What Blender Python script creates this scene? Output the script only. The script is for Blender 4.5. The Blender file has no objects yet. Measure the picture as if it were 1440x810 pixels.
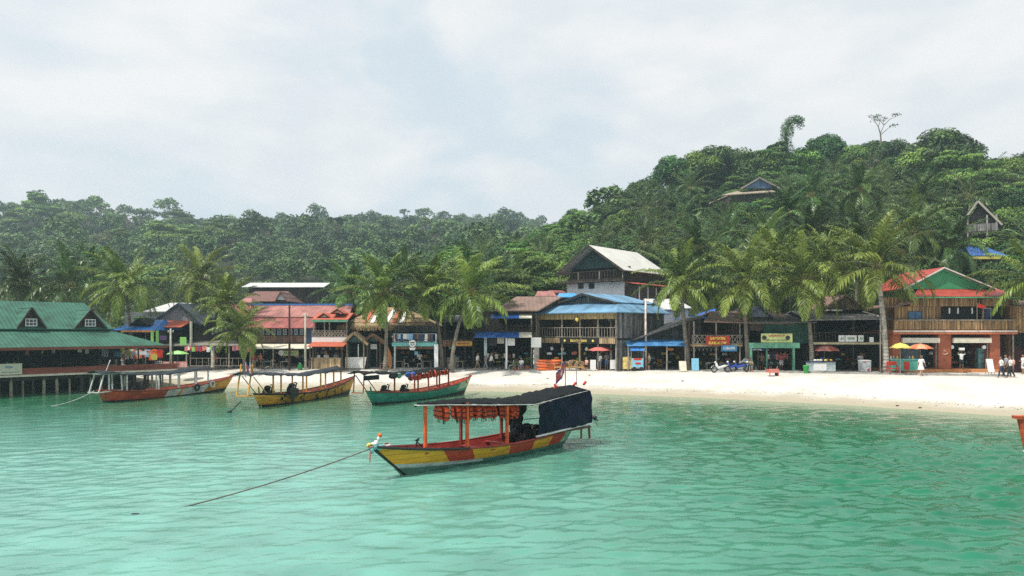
import bpy, bmesh, math, random
import numpy as np
from mathutils import Vector, Matrix
R = math.radians
rnd = random.Random(7)
sc = bpy.context.scene
COL = sc.collection

# ------------------------------------------------------------------ camera, sky, sun, exposure
EYE = 4.9          # camera height above the water
FPX = 1040.0       # focal length in photo pixels (1440 wide)
cam_data = bpy.data.cameras.new('camera')
cam = bpy.data.objects.new('camera', cam_data); COL.objects.link(cam)
cam.location = (0, 0, EYE); cam.rotation_euler = (R(90), 0, 0)
cam_data.sensor_width = 36; cam_data.lens = FPX / 1440 * 36
cam_data.shift_y = 60 / 1440
cam_data.clip_start = 0.1; cam_data.clip_end = 5000
sc.camera = cam
SUN_EL, SUN_AZ = 60, 238       # azimuth of the sun, clockwise from +Y
world = bpy.data.worlds.new('World'); sc.world = world; world.use_nodes = True
wn, wl = world.node_tree.nodes, world.node_tree.links
wn.clear()
wout = wn.new('ShaderNodeOutputWorld'); bg = wn.new('ShaderNodeBackground'); bg.inputs['Strength'].default_value = 0.117
sky = wn.new('ShaderNodeTexSky'); sky.sky_type = 'NISHITA'; sky.sun_disc = False
sky.sun_elevation = R(SUN_EL); sky.sun_rotation = R(SUN_AZ)
sky.air_density = 1.0; sky.dust_density = 2.0; sky.ozone_density = 1.0
tc = wn.new('ShaderNodeTexCoord')
mp = wn.new('ShaderNodeMapping'); mp.inputs['Scale'].default_value = (1.0, 1.0, 2.3); mp.inputs['Location'].default_value = (0.35, 0.1, 0.0)
wl.new(tc.outputs['Generated'], mp.inputs['Vector'])
n1 = wn.new('ShaderNodeTexNoise'); n1.inputs['Scale'].default_value = 2.6; n1.inputs['Detail'].default_value = 7; n1.inputs['Roughness'].default_value = 0.5; n1.inputs['Distortion'].default_value = 0.3
wl.new(mp.outputs['Vector'], n1.inputs['Vector'])
cr = wn.new('ShaderNodeValToRGB'); cr.color_ramp.elements[0].position = 0.36; cr.color_ramp.elements[0].color = (0.0, 0.0, 0.0, 1)
cr.color_ramp.elements[1].position = 0.56; cr.color_ramp.elements[1].color = (1, 1, 1, 1)
cr.color_ramp.interpolation = 'EASE'
wl.new(n1.outputs['Fac'], cr.inputs['Fac'])
veil = wn.new('ShaderNodeMix'); veil.data_type = 'RGBA'; veil.inputs['Factor'].default_value = 0.92    # thin even overcast
wl.new(sky.outputs['Color'], veil.inputs['A']); veil.inputs['B'].default_value = (7.2, 8.1, 8.8, 1)
cm = wn.new('ShaderNodeMix'); cm.data_type = 'RGBA'
n2 = wn.new('ShaderNodeTexNoise'); n2.inputs['Scale'].default_value = 7.0; n2.inputs['Detail'].default_value = 8
wl.new(mp.outputs['Vector'], n2.inputs['Vector'])
cr2 = wn.new('ShaderNodeValToRGB'); cr2.color_ramp.elements[0].position = 0.38; cr2.color_ramp.elements[0].color = (8.0, 8.4, 8.75, 1)
cr2.color_ramp.elements[1].position = 0.62; cr2.color_ramp.elements[1].color = (9.3, 9.3, 9.35, 1)
wl.new(n2.outputs['Fac'], cr2.inputs['Fac'])
wl.new(cr.outputs['Color'], cm.inputs['Factor']); wl.new(veil.outputs['Result'], cm.inputs['A']); wl.new(cr2.outputs['Color'], cm.inputs['B'])
wl.new(cm.outputs['Result'], bg.inputs['Color']); wl.new(bg.outputs['Background'], wout.inputs['Surface'])
sun_d = bpy.data.lights.new('sun', 'SUN'); sun_d.energy = 5.0; sun_d.angle = R(1.5); sun_d.color = (1.0, 0.95, 0.86)
sun = bpy.data.objects.new('sun', sun_d); COL.objects.link(sun)
_d = Vector((math.sin(R(SUN_AZ)) * math.cos(R(SUN_EL)), math.cos(R(SUN_AZ)) * math.cos(R(SUN_EL)), math.sin(R(SUN_EL))))
sun.rotation_euler = _d.to_track_quat('Z', 'Y').to_euler()
sun.location = _d * 50
sc.view_settings.view_transform = 'Standard'; sc.view_settings.look = 'None'
sc.view_settings.exposure = -0.22; sc.view_settings.gamma = 1.0
sc.view_settings.use_curve_mapping = False
cy = sc.cycles
cy.max_bounces = 6; cy.diffuse_bounces = 2; cy.glossy_bounces = 2; cy.transmission_bounces = 2; cy.transparent_max_bounces = 6; cy.volume_bounces = 1
cy.use_denoising = False; cy.use_adaptive_sampling = False

# ------------------------------------------------------------------ helpers
def at(px, py, Y):
    return Vector(((px - 720) / FPX * Y, Y, EYE - (py - 465) / FPX * Y))

def tag(o, label=None, cat=None, group=None, kind=None):
    if label: o['label'] = label
    if cat: o['category'] = cat
    if group: o['group'] = group
    if kind: o['kind'] = kind
    return o

def root(name, loc, rz=0.0, label=None, cat=None, group=None):
    o = bpy.data.objects.new(name, None); COL.objects.link(o)
    o.location = loc; o.rotation_euler = (0, 0, rz); o.empty_display_size = 0.5
    return tag(o, label, cat, group)

def local_inv(o):
    m = Matrix.LocRotScale(o.location, o.rotation_euler, o.scale)
    if o.parent: m = full_mat(o.parent) @ m
    return m.inverted()

def full_mat(o):
    m = Matrix.LocRotScale(o.location, o.rotation_euler, o.scale)
    return full_mat(o.parent) @ m if o.parent else m

class MB:
    """collects shapes in world coordinates (through the matrix T) and builds one mesh object"""
    def __init__(s, T=None):
        s.v = []; s.f = []; s.mi = []; s.cur = 0; s.T = T
    def add(s, vs, fs, mi=None):
        b = len(s.v)
        if s.T is not None: vs = [s.T @ Vector(v) for v in vs]
        s.v += [tuple(v) for v in vs]
        s.f += [tuple(i + b for i in f) for f in fs]
        s.mi += [s.cur if mi is None else mi] * len(fs)
        return s
    def box(s, x0, x1, y0, y1, z0, z1, mi=None):
        if x0 > x1: x0, x1 = x1, x0
        if y0 > y1: y0, y1 = y1, y0
        if z0 > z1: z0, z1 = z1, z0
        return s.add([(x0,y0,z0),(x1,y0,z0),(x1,y1,z0),(x0,y1,z0),(x0,y0,z1),(x1,y0,z1),(x1,y1,z1),(x0,y1,z1)],
                     [(0,3,2,1),(4,5,6,7),(0,1,5,4),(1,2,6,5),(2,3,7,6),(3,0,4,7)], mi)
    def slab(s, pts, th, mi=None, up=None):
        """polygon given by its points, thickened along its own normal"""
        p = [Vector(q) for q in pts]
        n = Vector((0,0,0))
        for i in range(len(p)): n += p[i].cross(p[(i+1) % len(p)])
        n.normalize()
        if n.z < 0 or (abs(n.z) < 1e-4 and n.y > 0): p.reverse(); n = -n
        k = len(p)
        vs = p + [q - n * th for q in p]
        fs = [tuple(range(k)), tuple(range(2*k-1, k-1, -1))] + [(i, i+k, (i+1) % k + k, (i+1) % k) for i in range(k)]
        return s.add(vs, fs, mi)
    def bar(s, a, b, w, h=None, mi=None):
        a, b = Vector(a), Vector(b); h = h or w; d = (b - a)
        if d.length < 1e-6: return s
        d.normalize(); up = Vector((0,0,1)) if abs(d.z) < .95 else Vector((0,1,0))
        x = d.cross(up).normalized() * w / 2; y = x.cross(d).normalized() * h / 2
        vs = [a-x-y, a+x-y, a+x+y, a-x+y, b-x-y, b+x-y, b+x+y, b-x+y]
        return s.add(vs, [(0,1,2,3),(7,6,5,4),(4,5,1,0),(5,6,2,1),(6,7,3,2),(7,4,0,3)], mi)
    def tube(s, pts, r, n=8, mi=None, caps=True):
        pts = [Vector(p) for p in pts]; k = len(pts)
        rr = r if hasattr(r, '__len__') else [r] * k
        vs = []; px = None
        for i, p in enumerate(pts):
            d = (pts[min(i+1, k-1)] - pts[max(i-1, 0)])
            if d.length < 1e-9: d = Vector((0,0,1))
            d.normalize()
            if px is None: px = d.cross(Vector((0,0,1)) if abs(d.z) < .9 else Vector((0,1,0))).normalized()
            else:
                px = (px - d * px.dot(d)).normalized()
            py = d.cross(px)
            for j in range(n):
                a = 2 * math.pi * j / n
                vs.append(p + (px * math.cos(a) + py * math.sin(a)) * rr[i])
        fs = [(i*n+j, i*n+(j+1) % n, (i+1)*n+(j+1) % n, (i+1)*n+j) for i in range(k-1) for j in range(n)]
        if caps: fs += [tuple(range(n-1, -1, -1)), tuple((k-1)*n + j for j in range(n))]
        return s.add(vs, fs, mi)
    def lathe(s, c, prof, n=12, mi=None):
        c = Vector(c); vs = []
        for (r, z) in prof:
            for j in range(n):
                a = 2 * math.pi * j / n
                vs.append(c + Vector((r * math.cos(a), r * math.sin(a), z)))
        k = len(prof)
        fs = [(i*n+j, i*n+(j+1) % n, (i+1)*n+(j+1) % n, (i+1)*n+j) for i in range(k-1) for j in range(n)]
        fs += [tuple(range(n-1, -1, -1)), tuple((k-1)*n + j for j in range(n))]
        return s.add(vs, fs, mi)
    def ball(s, c, r, n=8, m=6, mi=None):
        r = r if hasattr(r, '__len__') else (r, r, r)
        c = Vector(c); vs = []; 
        for i in range(m+1):
            t = math.pi * i / m
            for j in range(n):
                a = 2 * math.pi * j / n
                vs.append(c + Vector((r[0] * math.sin(t) * math.cos(a), r[1] * math.sin(t) * math.sin(a), r[2] * math.cos(t))))
        fs = [(i*n+j, (i+1)*n+j, (i+1)*n+(j+1) % n, i*n+(j+1) % n) for i in range(m) for j in range(n)]
        return s.add(vs, fs, mi)
    def disc(s, c, r, nrm, th=0.02, n=16, mi=None):
        c = Vector(c); nrm = Vector(nrm).normalized()
        return s.tube([c - nrm * th / 2, c + nrm * th / 2], r, n, mi)
    def ring(s, c, R_, r, axis='y', n=16, m=6, mi=None):
        c = Vector(c); vs = []
        for i in range(n):
            a = 2 * math.pi * i / n
            for j in range(m):
                b = 2 * math.pi * j / m
                q = (R_ + r * math.cos(b)); w = r * math.sin(b)
                p = (q * math.cos(a), w, q * math.sin(a)) if axis == 'y' else ((w, q * math.cos(a), q * math.sin(a)) if axis == 'x' else (q * math.cos(a), q * math.sin(a), w))
                vs.append(c + Vector(p))
        fs = [(i*m+j, i*m+(j+1) % m, ((i+1) % n)*m+(j+1) % m, ((i+1) % n)*m+j) for i in range(n) for j in range(m)]
        return s.add(vs, fs, mi)
    def build(s, name, mats, parent=None, smooth=False, bevel=0):
        me = bpy.data.meshes.new(name)
        vs = s.v
        if parent is not None:
            inv = local_inv(parent); vs = [inv @ Vector(v) for v in vs]
        me.from_pydata(vs, [], s.f)
        if not isinstance(mats, (list, tuple)): mats = [mats]
        for m in mats: me.materials.append(m)
        if len(mats) > 1: me.polygons.foreach_set('material_index', s.mi)
        me.polygons.foreach_set('use_smooth', [smooth] * len(me.polygons))
        me.update()
        o = bpy.data.objects.new(name, me); COL.objects.link(o)
        if parent is not None: o.parent = parent
        return o

def copy_tree(o, parent=None):
    c = o.copy(); COL.objects.link(c); c.parent = parent
    for ch in list(o.children): copy_tree(ch, c)
    return c

# ------------------------------------------------------------------ materials
def nmat(name):
    m = bpy.data.materials.new(name); m.use_nodes = True
    nt = m.node_tree; return m, nt.nodes, nt.links, nt.nodes['Principled BSDF']

def mat(name, col, rough=0.7, var=0.18, scale=3.0, bump=0.0, bscale=None, metal=0.0, spec=0.4, streak=None, wave=None, waved=0.35, col2=None, rnd_obj=0.0, coat=0.0, emit=None, gapmin=.25):
    """plain surface with uneven wear. streak=(sx,sy,sz): stretch of the noise. wave=(axis,period,kind): planks or corrugation"""
    m, N, L, P = nmat(name)
    P.inputs['Roughness'].default_value = rough; P.inputs['Metallic'].default_value = metal
    P.inputs['Specular IOR Level'].default_value = spec; P.inputs['Coat Weight'].default_value = coat
    tcn = N.new('ShaderNodeTexCoord'); vec = tcn.outputs['Object']
    if streak:
        mpn = N.new('ShaderNodeMapping'); mpn.inputs['Scale'].default_value = streak; L.new(vec, mpn.inputs['Vector']); nvec = mpn.outputs['Vector']
    else: nvec = vec
    no = N.new('ShaderNodeTexNoise'); no.inputs['Scale'].default_value = scale; no.inputs['Detail'].default_value = 5; no.inputs['Roughness'].default_value = 0.65
    L.new(nvec, no.inputs['Vector'])
    c = Vector(col)
    c2 = Vector(col2) if col2 else c * (1 - 1.6 * var)
    ramp = N.new('ShaderNodeValToRGB'); e = ramp.color_ramp.elements
    e[0].position = 0.32; e[0].color = (*c2, 1); e[1].position = 0.62; e[1].color = (*[min(1, x * (1 + .6 * var)) for x in c], 1)
    L.new(no.outputs['Fac'], ramp.inputs['Fac']); out = ramp.outputs['Color']; hgt = None
    if wave:
        ax, per, kind = wave
        sep = N.new('ShaderNodeSeparateXYZ'); L.new(vec, sep.inputs[0])
        dv = N.new('ShaderNodeMath'); dv.operation = 'DIVIDE'; dv.inputs[1].default_value = per; L.new(sep.outputs['XYZ'.index(ax.upper())], dv.inputs[0])
        if kind == 'plank':
            fl = N.new('ShaderNodeMath'); fl.operation = 'FLOOR'; L.new(dv.outputs[0], fl.inputs[0])
            wnz = N.new('ShaderNodeTexWhiteNoise'); wnz.noise_dimensions = '1D'; L.new(fl.outputs[0], wnz.inputs['W'])
            fr = N.new('ShaderNodeMath'); fr.operation = 'FRACT'; L.new(dv.outputs[0], fr.inputs[0])
            g = N.new('ShaderNodeMath'); g.operation = 'PINGPONG'; g.inputs[1].default_value = 0.5; L.new(fr.outputs[0], g.inputs[0])
            gap = N.new('ShaderNodeMapRange'); gap.inputs['From Min'].default_value = 0.03; gap.inputs['From Max'].default_value = 0.09; gap.inputs['To Min'].default_value = gapmin; L.new(g.outputs[0], gap.inputs['Value'])
            mr = N.new('ShaderNodeMapRange'); mr.inputs['To Min'].default_value = 1 - waved; mr.inputs['To Max'].default_value = 1 + waved; L.new(wnz.outputs['Value'], mr.inputs['Value'])
            mu = N.new('ShaderNodeMath'); mu.operation = 'MULTIPLY'; L.new(mr.outputs[0], mu.inputs[0]); L.new(gap.outputs[0], mu.inputs[1])
            fac = mu.outputs[0]; hgt = gap.outputs[0]
        else:
            m2 = N.new('ShaderNodeMath'); m2.operation = 'MULTIPLY'; m2.inputs[1].default_value = 2 * math.pi; L.new(dv.outputs[0], m2.inputs[0])
            si = N.new('ShaderNodeMath'); si.operation = 'SINE'; L.new(m2.outputs[0], si.inputs[0])
            mr = N.new('ShaderNodeMapRange'); mr.inputs['From Min'].default_value = -1; mr.inputs['To Min'].default_value = 1 - waved * .5; mr.inputs['To Max'].default_value = 1; L.new(si.outputs[0], mr.inputs['Value'])
            fac = mr.outputs[0]; hgt = si.outputs[0]
        vm = N.new('ShaderNodeVectorMath'); vm.operation = 'SCALE'; L.new(out, vm.inputs[0]); L.new(fac, vm.inputs['Scale']); out = vm.outputs[0]
    if rnd_obj:
        oi = N.new('ShaderNodeObjectInfo'); mr = N.new('ShaderNodeMapRange'); mr.inputs['To Min'].default_value = 1 - rnd_obj; mr.inputs['To Max'].default_value = 1 + rnd_obj
        L.new(oi.outputs['Random'], mr.inputs['Value'])
        vm = N.new('ShaderNodeVectorMath'); vm.operation = 'SCALE'; L.new(out, vm.inputs[0]); L.new(mr.outputs[0], vm.inputs['Scale']); out = vm.outputs[0]
    L.new(out, P.inputs['Base Color'])
    if bump or hgt is not None:
        b = N.new('ShaderNodeBump'); b.inputs['Strength'].default_value = bump or 0.5; b.inputs['Distance'].default_value = 0.03
        if hgt is not None: L.new(hgt, b.inputs['Height'])
        else:
            nb = N.new('ShaderNodeTexNoise'); nb.inputs['Scale'].default_value = bscale or scale * 3; nb.inputs['Detail'].default_value = 4; L.new(nvec, nb.inputs['Vector'])
            L.new(nb.outputs['Fac'], b.inputs['Height'])
        L.new(b.outputs['Normal'], P.inputs['Normal'])
    if emit:
        P.inputs['Emission Color'].default_value = (*col, 1); P.inputs['Emission Strength'].default_value = emit
    return m

def leaf_mat(name, dark, light, trans=0.25, rough=0.55, rv=0.25, tscale=1.0, hue=0.0):
    m, N, L, P = nmat(name)
    a = N.new('ShaderNodeAttribute'); a.attribute_name = 'tone'
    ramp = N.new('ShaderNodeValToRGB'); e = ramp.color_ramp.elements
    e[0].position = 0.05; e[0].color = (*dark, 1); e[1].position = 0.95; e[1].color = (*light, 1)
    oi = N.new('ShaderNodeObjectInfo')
    ad = N.new('ShaderNodeMapRange'); ad.inputs['To Min'].default_value = 1 - rv; ad.inputs['To Max'].default_value = 1 + rv; L.new(oi.outputs['Random'], ad.inputs['Value'])
    L.new(a.outputs['Fac'], ramp.inputs['Fac'])
    hs = N.new('ShaderNodeHueSaturation'); hs.inputs['Saturation'].default_value = 1.0
    hm = N.new('ShaderNodeMapRange'); hm.inputs['To Min'].default_value = 0.5 - .5 * rv * .10; hm.inputs['To Max'].default_value = 0.5 + rv * .07
    mx = N.new('ShaderNodeMath'); mx.operation = 'FRACT'; mm = N.new('ShaderNodeMath'); mm.operation = 'MULTIPLY'; mm.inputs[1].default_value = 7.31
    L.new(oi.outputs['Random'], mm.inputs[0]); L.new(mm.outputs[0], mx.inputs[0]); L.new(mx.outputs[0], hm.inputs['Value'])
    L.new(hm.outputs[0], hs.inputs['Hue']); L.new(ad.outputs[0], hs.inputs['Value']); L.new(ramp.outputs['Color'], hs.inputs['Color'])
    L.new(hs.outputs['Color'], P.inputs['Base Color']); P.inputs['Roughness'].default_value = rough; P.inputs['Specular IOR Level'].default_value = 0.35
    tr = N.new('ShaderNodeBsdfTranslucent'); L.new(hs.outputs['Color'], tr.inputs['Color'])
    ms = N.new('ShaderNodeMixShader'); ms.inputs[0].default_value = trans
    L.new(P.outputs[0], ms.inputs[1]); L.new(tr.outputs[0], ms.inputs[2])
    out = [n for n in N if n.type == 'OUTPUT_MATERIAL'][0]; L.new(ms.outputs[0], out.inputs['Surface'])
    return m

def quads_mesh(name, V, tone, mats, mi=None, extra=None):
    """V: (n,4,3) array of quads, tone: (n,) array; extra=(verts,faces,mi) for solid pieces"""
    n = len(V); me = bpy.data.meshes.new(name)
    ev, ef = (extra[0], extra[1]) if extra else ([], [])
    vs = V.reshape(-1, 3); nv = len(vs)
    me.vertices.add(nv + len(ev))
    allv = np.concatenate([vs, np.array(ev, dtype=np.float64).reshape(-1, 3)]) if len(ev) else vs
    me.vertices.foreach_set('co', allv.astype(np.float32).ravel())
    ls = 4 * n + sum(len(f) for f in ef)
    me.loops.add(ls); idx = np.arange(4 * n, dtype=np.int32)
    if len(ef): idx = np.concatenate([idx, np.array([i + nv for f in ef for i in f], dtype=np.int32)])
    me.loops.foreach_set('vertex_index', idx)
    me.polygons.add(n + len(ef))
    st = np.arange(0, 4 * n, 4, dtype=np.int32)
    if len(ef):
        c = np.cumsum([0] + [len(f) for f in ef])[:-1] + 4 * n
        st = np.concatenate([st, c.astype(np.int32)])
    me.polygons.foreach_set('loop_start', st)
    for m in mats: me.materials.append(m)
    if mi is not None or len(ef):
        mm = np.zeros(n, np.int32) if mi is None else mi
        if len(ef): mm = np.concatenate([mm, np.full(len(ef), extra[2], np.int32)])
        me.polygons.foreach_set('material_index', mm.astype(np.int32))
    me.update(calc_edges=True)
    at_ = me.attributes.new('tone', 'FLOAT', 'POINT')
    t = np.repeat(tone, 4).astype(np.float32)
    if len(ev): t = np.concatenate([t, np.full(len(ev), .5, np.float32)])
    at_.data.foreach_set('value', t)
    return me
# ------------------------------------------------------------------ terrain
SHX = [-600, -60, -40, -29, -23, -13, -1.2, 8, 14.4, 22.4, 28.9, 36, 50, 600]
SHY = [80, 76, 71, 66, 62.9, 61.0, 59.6, 56.8, 53.6, 48.5, 41.8, 34, 20, 10]
def shore(x): return np.interp(x, SHX, SHY)
def sstep(t): t = np.clip(t, 0, 1); return t * t * (3 - 2 * t)
HRX = [-60, -34, -22, -14, 5, 14, 22, 31, 40, 48, 59, 66, 76, 90, 100, 109, 118, 125, 150, 220, 400]
HRZ = [0, 3, 9, 14.5, 18.5, 22.5, 26.5, 30, 33.5, 36, 36, 38, 39, 40, 40.5, 40, 35, 35, 38, 40, 30]
HLX = [-800, -420, -290, -240, -194, -160, -129, -60, 12, 80, 200, 500, 800]
HLZ = [56, 67, 68, 69, 66, 71, 79, 85, 89, 76, 48, 20, 10]
HLY = [400, 410, 420, 440, 480, 520, 560, 600, 640, 650, 650, 640, 600]     # how far back the crest lies
def Hg(x, y):
    x = np.asarray(x, float); y = np.asarray(y, float)
    d = y - shore(x)
    z = np.interp(d, [-60, -20, -5, 0, 4, 9, 12], [-4, -2.0, -.5, 0, .5, 1.12, 1.3])
    back = sstep((y - 78) / 30)
    r = np.interp(x, HRX, HRZ) * np.where(y < 182, (np.clip((y - 84) / 98, 0, 1)) ** 0.9, 1 - sstep((y - 182) / 160) * .9)
    yr = np.interp(x, HLX, HLY)
    l = np.interp(x, HLX, HLZ) * np.where(y < yr, np.clip((y - 135) / (yr - 135), 0, 1) ** 0.95, 1 - sstep((y - yr) / 320))
    wob = (np.sin(x * .11 + y * .07) + np.sin(x * .043 - y * .09 + 2) + .6 * np.sin(x * .21 + 1.3 * y * .13)) * back
    hill = np.maximum(r, l) + wob * np.clip((y - 95) / 80, 0, 1) * 1.1
    return z + np.maximum(hill, 0)
def gz(x, y): return float(Hg(x, y))
def gp(px, Y): 
    x = (px - 720) / FPX * Y
    return Vector((x, Y, gz(x, Y)))
def ground_at(px, py):
    k = (px - 720) / FPX; s = (py - 465) / FPX
    Y = 20.0
    while Y < 140:
        if gz(k * Y, Y) >= EYE - s * Y: break
        Y += 0.05
    return Vector((k * Y, Y, gz(k * Y, Y)))

def axis(parts):
    out = []
    for a, b, s in parts: out += list(np.arange(a, b, s))
    return np.array(out + [parts[-1][1]])
def grid_mesh(name, X, Y, Z, mats):
    nx, ny = X.shape[1], X.shape[0]
    me = bpy.data.meshes.new(name)
    me.vertices.add(nx * ny); me.vertices.foreach_set('co', np.stack([X, Y, Z], -1).astype(np.float32).ravel())
    i = np.arange((nx - 1) * (ny - 1)); r, c = i // (nx - 1), i % (nx - 1)
    a = r * nx + c
    q = np.stack([a, a + 1, a + nx + 1, a + nx], -1).astype(np.int32)
    me.loops.add(q.size); me.loops.foreach_set('vertex_index', q.ravel())
    me.polygons.add(len(q)); me.polygons.foreach_set('loop_start', np.arange(0, q.size, 4, dtype=np.int32))
    me.polygons.foreach_set('use_smooth', np.ones(len(q), bool))
    for m in mats: me.materials.append(m)
    me.update(calc_edges=True)
    return me

m_ground, N, L, P = nmat('sand and forest floor')
geo = N.new('ShaderNodeNewGeometry'); sx = N.new('ShaderNodeSeparateXYZ'); L.new(geo.outputs['Position'], sx.inputs[0])
na = N.new('ShaderNodeTexNoise'); na.inputs['Scale'].default_value = 0.5; na.inputs['Detail'].default_value = 8; na.inputs['Roughness'].default_value = .6; L.new(geo.outputs['Position'], na.inputs['Vector'])
dry = N.new('ShaderNodeValToRGB'); e = dry.color_ramp.elements; e[0].position = .3; e[0].color = (.60, .565, .50, 1); e[1].position = .62; e[1].color = (.755, .73, .68, 1)
L.new(na.outputs['Fac'], dry.inputs['Fac'])
ha = N.new('ShaderNodeMath'); ha.operation = 'MULTIPLY_ADD'; ha.inputs[1].default_value = 0.32; L.new(na.outputs['Fac'], ha.inputs[0])
sh = N.new('ShaderNodeMath'); sh.operation = 'SUBTRACT'; L.new(sx.outputs['Z'], sh.inputs[0]); 
L.new(sh.outputs[0], ha.inputs[2]); sh.inputs[1].default_value = 0.16
wet = N.new('ShaderNodeMapRange'); wet.inputs['From Min'].default_value = 0.10; wet.inputs['From Max'].default_value = 0.55; wet.interpolation_type = 'SMOOTHSTEP'; L.new(ha.outputs[0], wet.inputs['Value'])
mw = N.new('ShaderNodeMix'); mw.data_type = 'RGBA'; mw.inputs['A'].default_value = (.45, .40, .30, 1); L.new(wet.outputs[0], mw.inputs['Factor']); L.new(dry.outputs['Color'], mw.inputs['B'])
at1 = N.new('ShaderNodeAttribute'); at1.attribute_name = 'forest'
soil = N.new('ShaderNodeValToRGB'); e = soil.color_ramp.elements; e[0].position = .35; e[0].color = (.02, .028, .012, 1); e[1].position = .7; e[1].color = (.055, .06, .025, 1); L.new(na.outputs['Fac'], soil.inputs['Fac'])
mf = N.new('ShaderNodeMix'); mf.data_type = 'RGBA'; L.new(at1.outputs['Fac'], mf.inputs['Factor']); L.new(mw.outputs['Result'], mf.inputs['A']); L.new(soil.outputs['Color'], mf.inputs['B'])
L.new(mf.outputs['Result'], P.inputs['Base Color']); P.inputs['Roughness'].default_value = .9; P.inputs['Specular IOR Level'].default_value = .15
nb = N.new('ShaderNodeTexNoise'); nb.inputs['Scale'].default_value = 2.2; nb.inputs['Detail'].default_value = 9; nb.inputs['Roughness'].default_value = .7; L.new(geo.outputs['Position'], nb.inputs['Vector'])
bp = N.new('ShaderNodeBump'); bp.inputs['Strength'].default_value = 1.0; bp.inputs['Distance'].default_value = .16; L.new(nb.outputs['Fac'], bp.inputs['Height']); L.new(bp.outputs['Normal'], P.inputs['Normal'])

xs = axis([(-560, -80, 12), (-80, 90, 1.0), (90, 560, 12)]); ys = axis([(-150, 15, 10), (15, 100, 0.7), (100, 200, 4), (200, 700, 8), (700, 755, 11)])
X, Y = np.meshgrid(xs, ys); Z = Hg(X, Y)
near = (Y - shore(X))
Z = Z + np.where((near > 1) & (Y < 100), (np.sin(X * 2.1 + np.sin(Y * 1.3) * 2) * np.sin(Y * 1.7 + X * .4)) * .018, 0)
me = grid_mesh('ground', X, Y, Z, [m_ground])
fa = sstep((near - 33 - 2 * np.sin(X * .5)) / 5) * np.clip((X + 80) / 5, 0, 1)
fa = np.maximum(fa, (Y > 95) * 1.0)
a_ = me.attributes.new('forest', 'FLOAT', 'POINT'); a_.data.foreach_set('value', fa.astype(np.float32).ravel())
ground = bpy.data.objects.new('ground', me); COL.objects.link(ground)
tag(ground, 'white sand beach rising to the forested hills', 'ground', kind='structure')

# ------------------------------------------------------------------ sea
m_sea, N, L, P = nmat('sea water')
out = [n for n in N if n.type == 'OUTPUT_MATERIAL'][0]
geo = N.new('ShaderNodeNewGeometry')
dep = N.new('ShaderNodeAttribute'); dep.attribute_name = 'depth'
big = N.new('ShaderNodeTexNoise'); big.inputs['Scale'].default_value = .07; big.inputs['Detail'].default_value = 4; L.new(geo.outputs['Position'], big.inputs['Vector'])
jit = N.new('ShaderNodeMath'); jit.operation = 'MULTIPLY_ADD'; jit.inputs[1].default_value = 1.6; L.new(big.outputs['Fac'], jit.inputs[0])
s1 = N.new('ShaderNodeMath'); s1.operation = 'SUBTRACT'; s1.inputs[1].default_value = .8; L.new(dep.outputs['Fac'], s1.inputs[0]); L.new(s1.outputs[0], jit.inputs[2])
mr = N.new('ShaderNodeMapRange'); mr.inputs['From Min'].default_value = 0; mr.inputs['From Max'].default_value = 4.2; L.new(jit.outputs[0], mr.inputs['Value'])
ramp = N.new('ShaderNodeValToRGB'); el = ramp.color_ramp.elements
el[0].position = 0.0; el[0].color = (.20, .27, .17, 1)
el[1].position = 1.0; el[1].color = (.014, .19, .105, 1)
for p_, c_ in ((.12, (.115, .215, .125, 1)), (.35, (.032, .15, .075, 1)), (.6, (.010, .15, .075, 1))):
    q = el.new(p_); q.color = c_
L.new(mr.outputs[0], ramp.inputs['Fac'])
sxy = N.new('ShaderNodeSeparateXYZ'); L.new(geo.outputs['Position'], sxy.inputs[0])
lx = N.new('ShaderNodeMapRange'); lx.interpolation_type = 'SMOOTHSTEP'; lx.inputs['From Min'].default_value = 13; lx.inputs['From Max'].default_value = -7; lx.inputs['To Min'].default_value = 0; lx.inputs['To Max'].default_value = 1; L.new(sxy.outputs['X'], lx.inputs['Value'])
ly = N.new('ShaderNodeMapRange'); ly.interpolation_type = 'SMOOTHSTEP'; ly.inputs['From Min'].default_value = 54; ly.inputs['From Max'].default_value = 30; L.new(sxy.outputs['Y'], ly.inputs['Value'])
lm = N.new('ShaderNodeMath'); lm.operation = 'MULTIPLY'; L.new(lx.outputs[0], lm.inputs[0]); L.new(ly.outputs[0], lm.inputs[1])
mi_ = N.new('ShaderNodeMix'); mi_.data_type = 'RGBA'; L.new(lm.outputs[0], mi_.inputs['Factor']); L.new(ramp.outputs['Color'], mi_.inputs['A']); mi_.inputs['B'].default_value = (.145, .37, .30, 1)   # bright sky reflection on the calm left water, painted into the base colour
pt = N.new('ShaderNodeTexNoise'); pt.inputs['Scale'].default_value = .55; pt.inputs['Detail'].default_value = 3; L.new(geo.outputs['Position'], pt.inputs['Vector'])
pr = N.new('ShaderNodeMapRange'); pr.inputs['From Min'].default_value = .3; pr.inputs['From Max'].default_value = .7; pr.inputs['To Min'].default_value = .82; pr.inputs['To Max'].default_value = 1.15; L.new(pt.outputs['Fac'], pr.inputs['Value'])
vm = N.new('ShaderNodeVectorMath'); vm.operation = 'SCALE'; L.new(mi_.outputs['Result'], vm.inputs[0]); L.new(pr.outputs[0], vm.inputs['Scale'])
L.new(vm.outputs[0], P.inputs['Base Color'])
P.inputs['Roughness'].default_value = .05; P.inputs['IOR'].default_value = 1.33; P.inputs['Specular IOR Level'].default_value = .5
mpn = N.new('ShaderNodeMapping'); mpn.inputs['Rotation'].default_value = (0, 0, R(20)); mpn.inputs['Scale'].default_value = (1, 1.8, 1); L.new(geo.outputs['Position'], mpn.inputs['Vector'])
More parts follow.
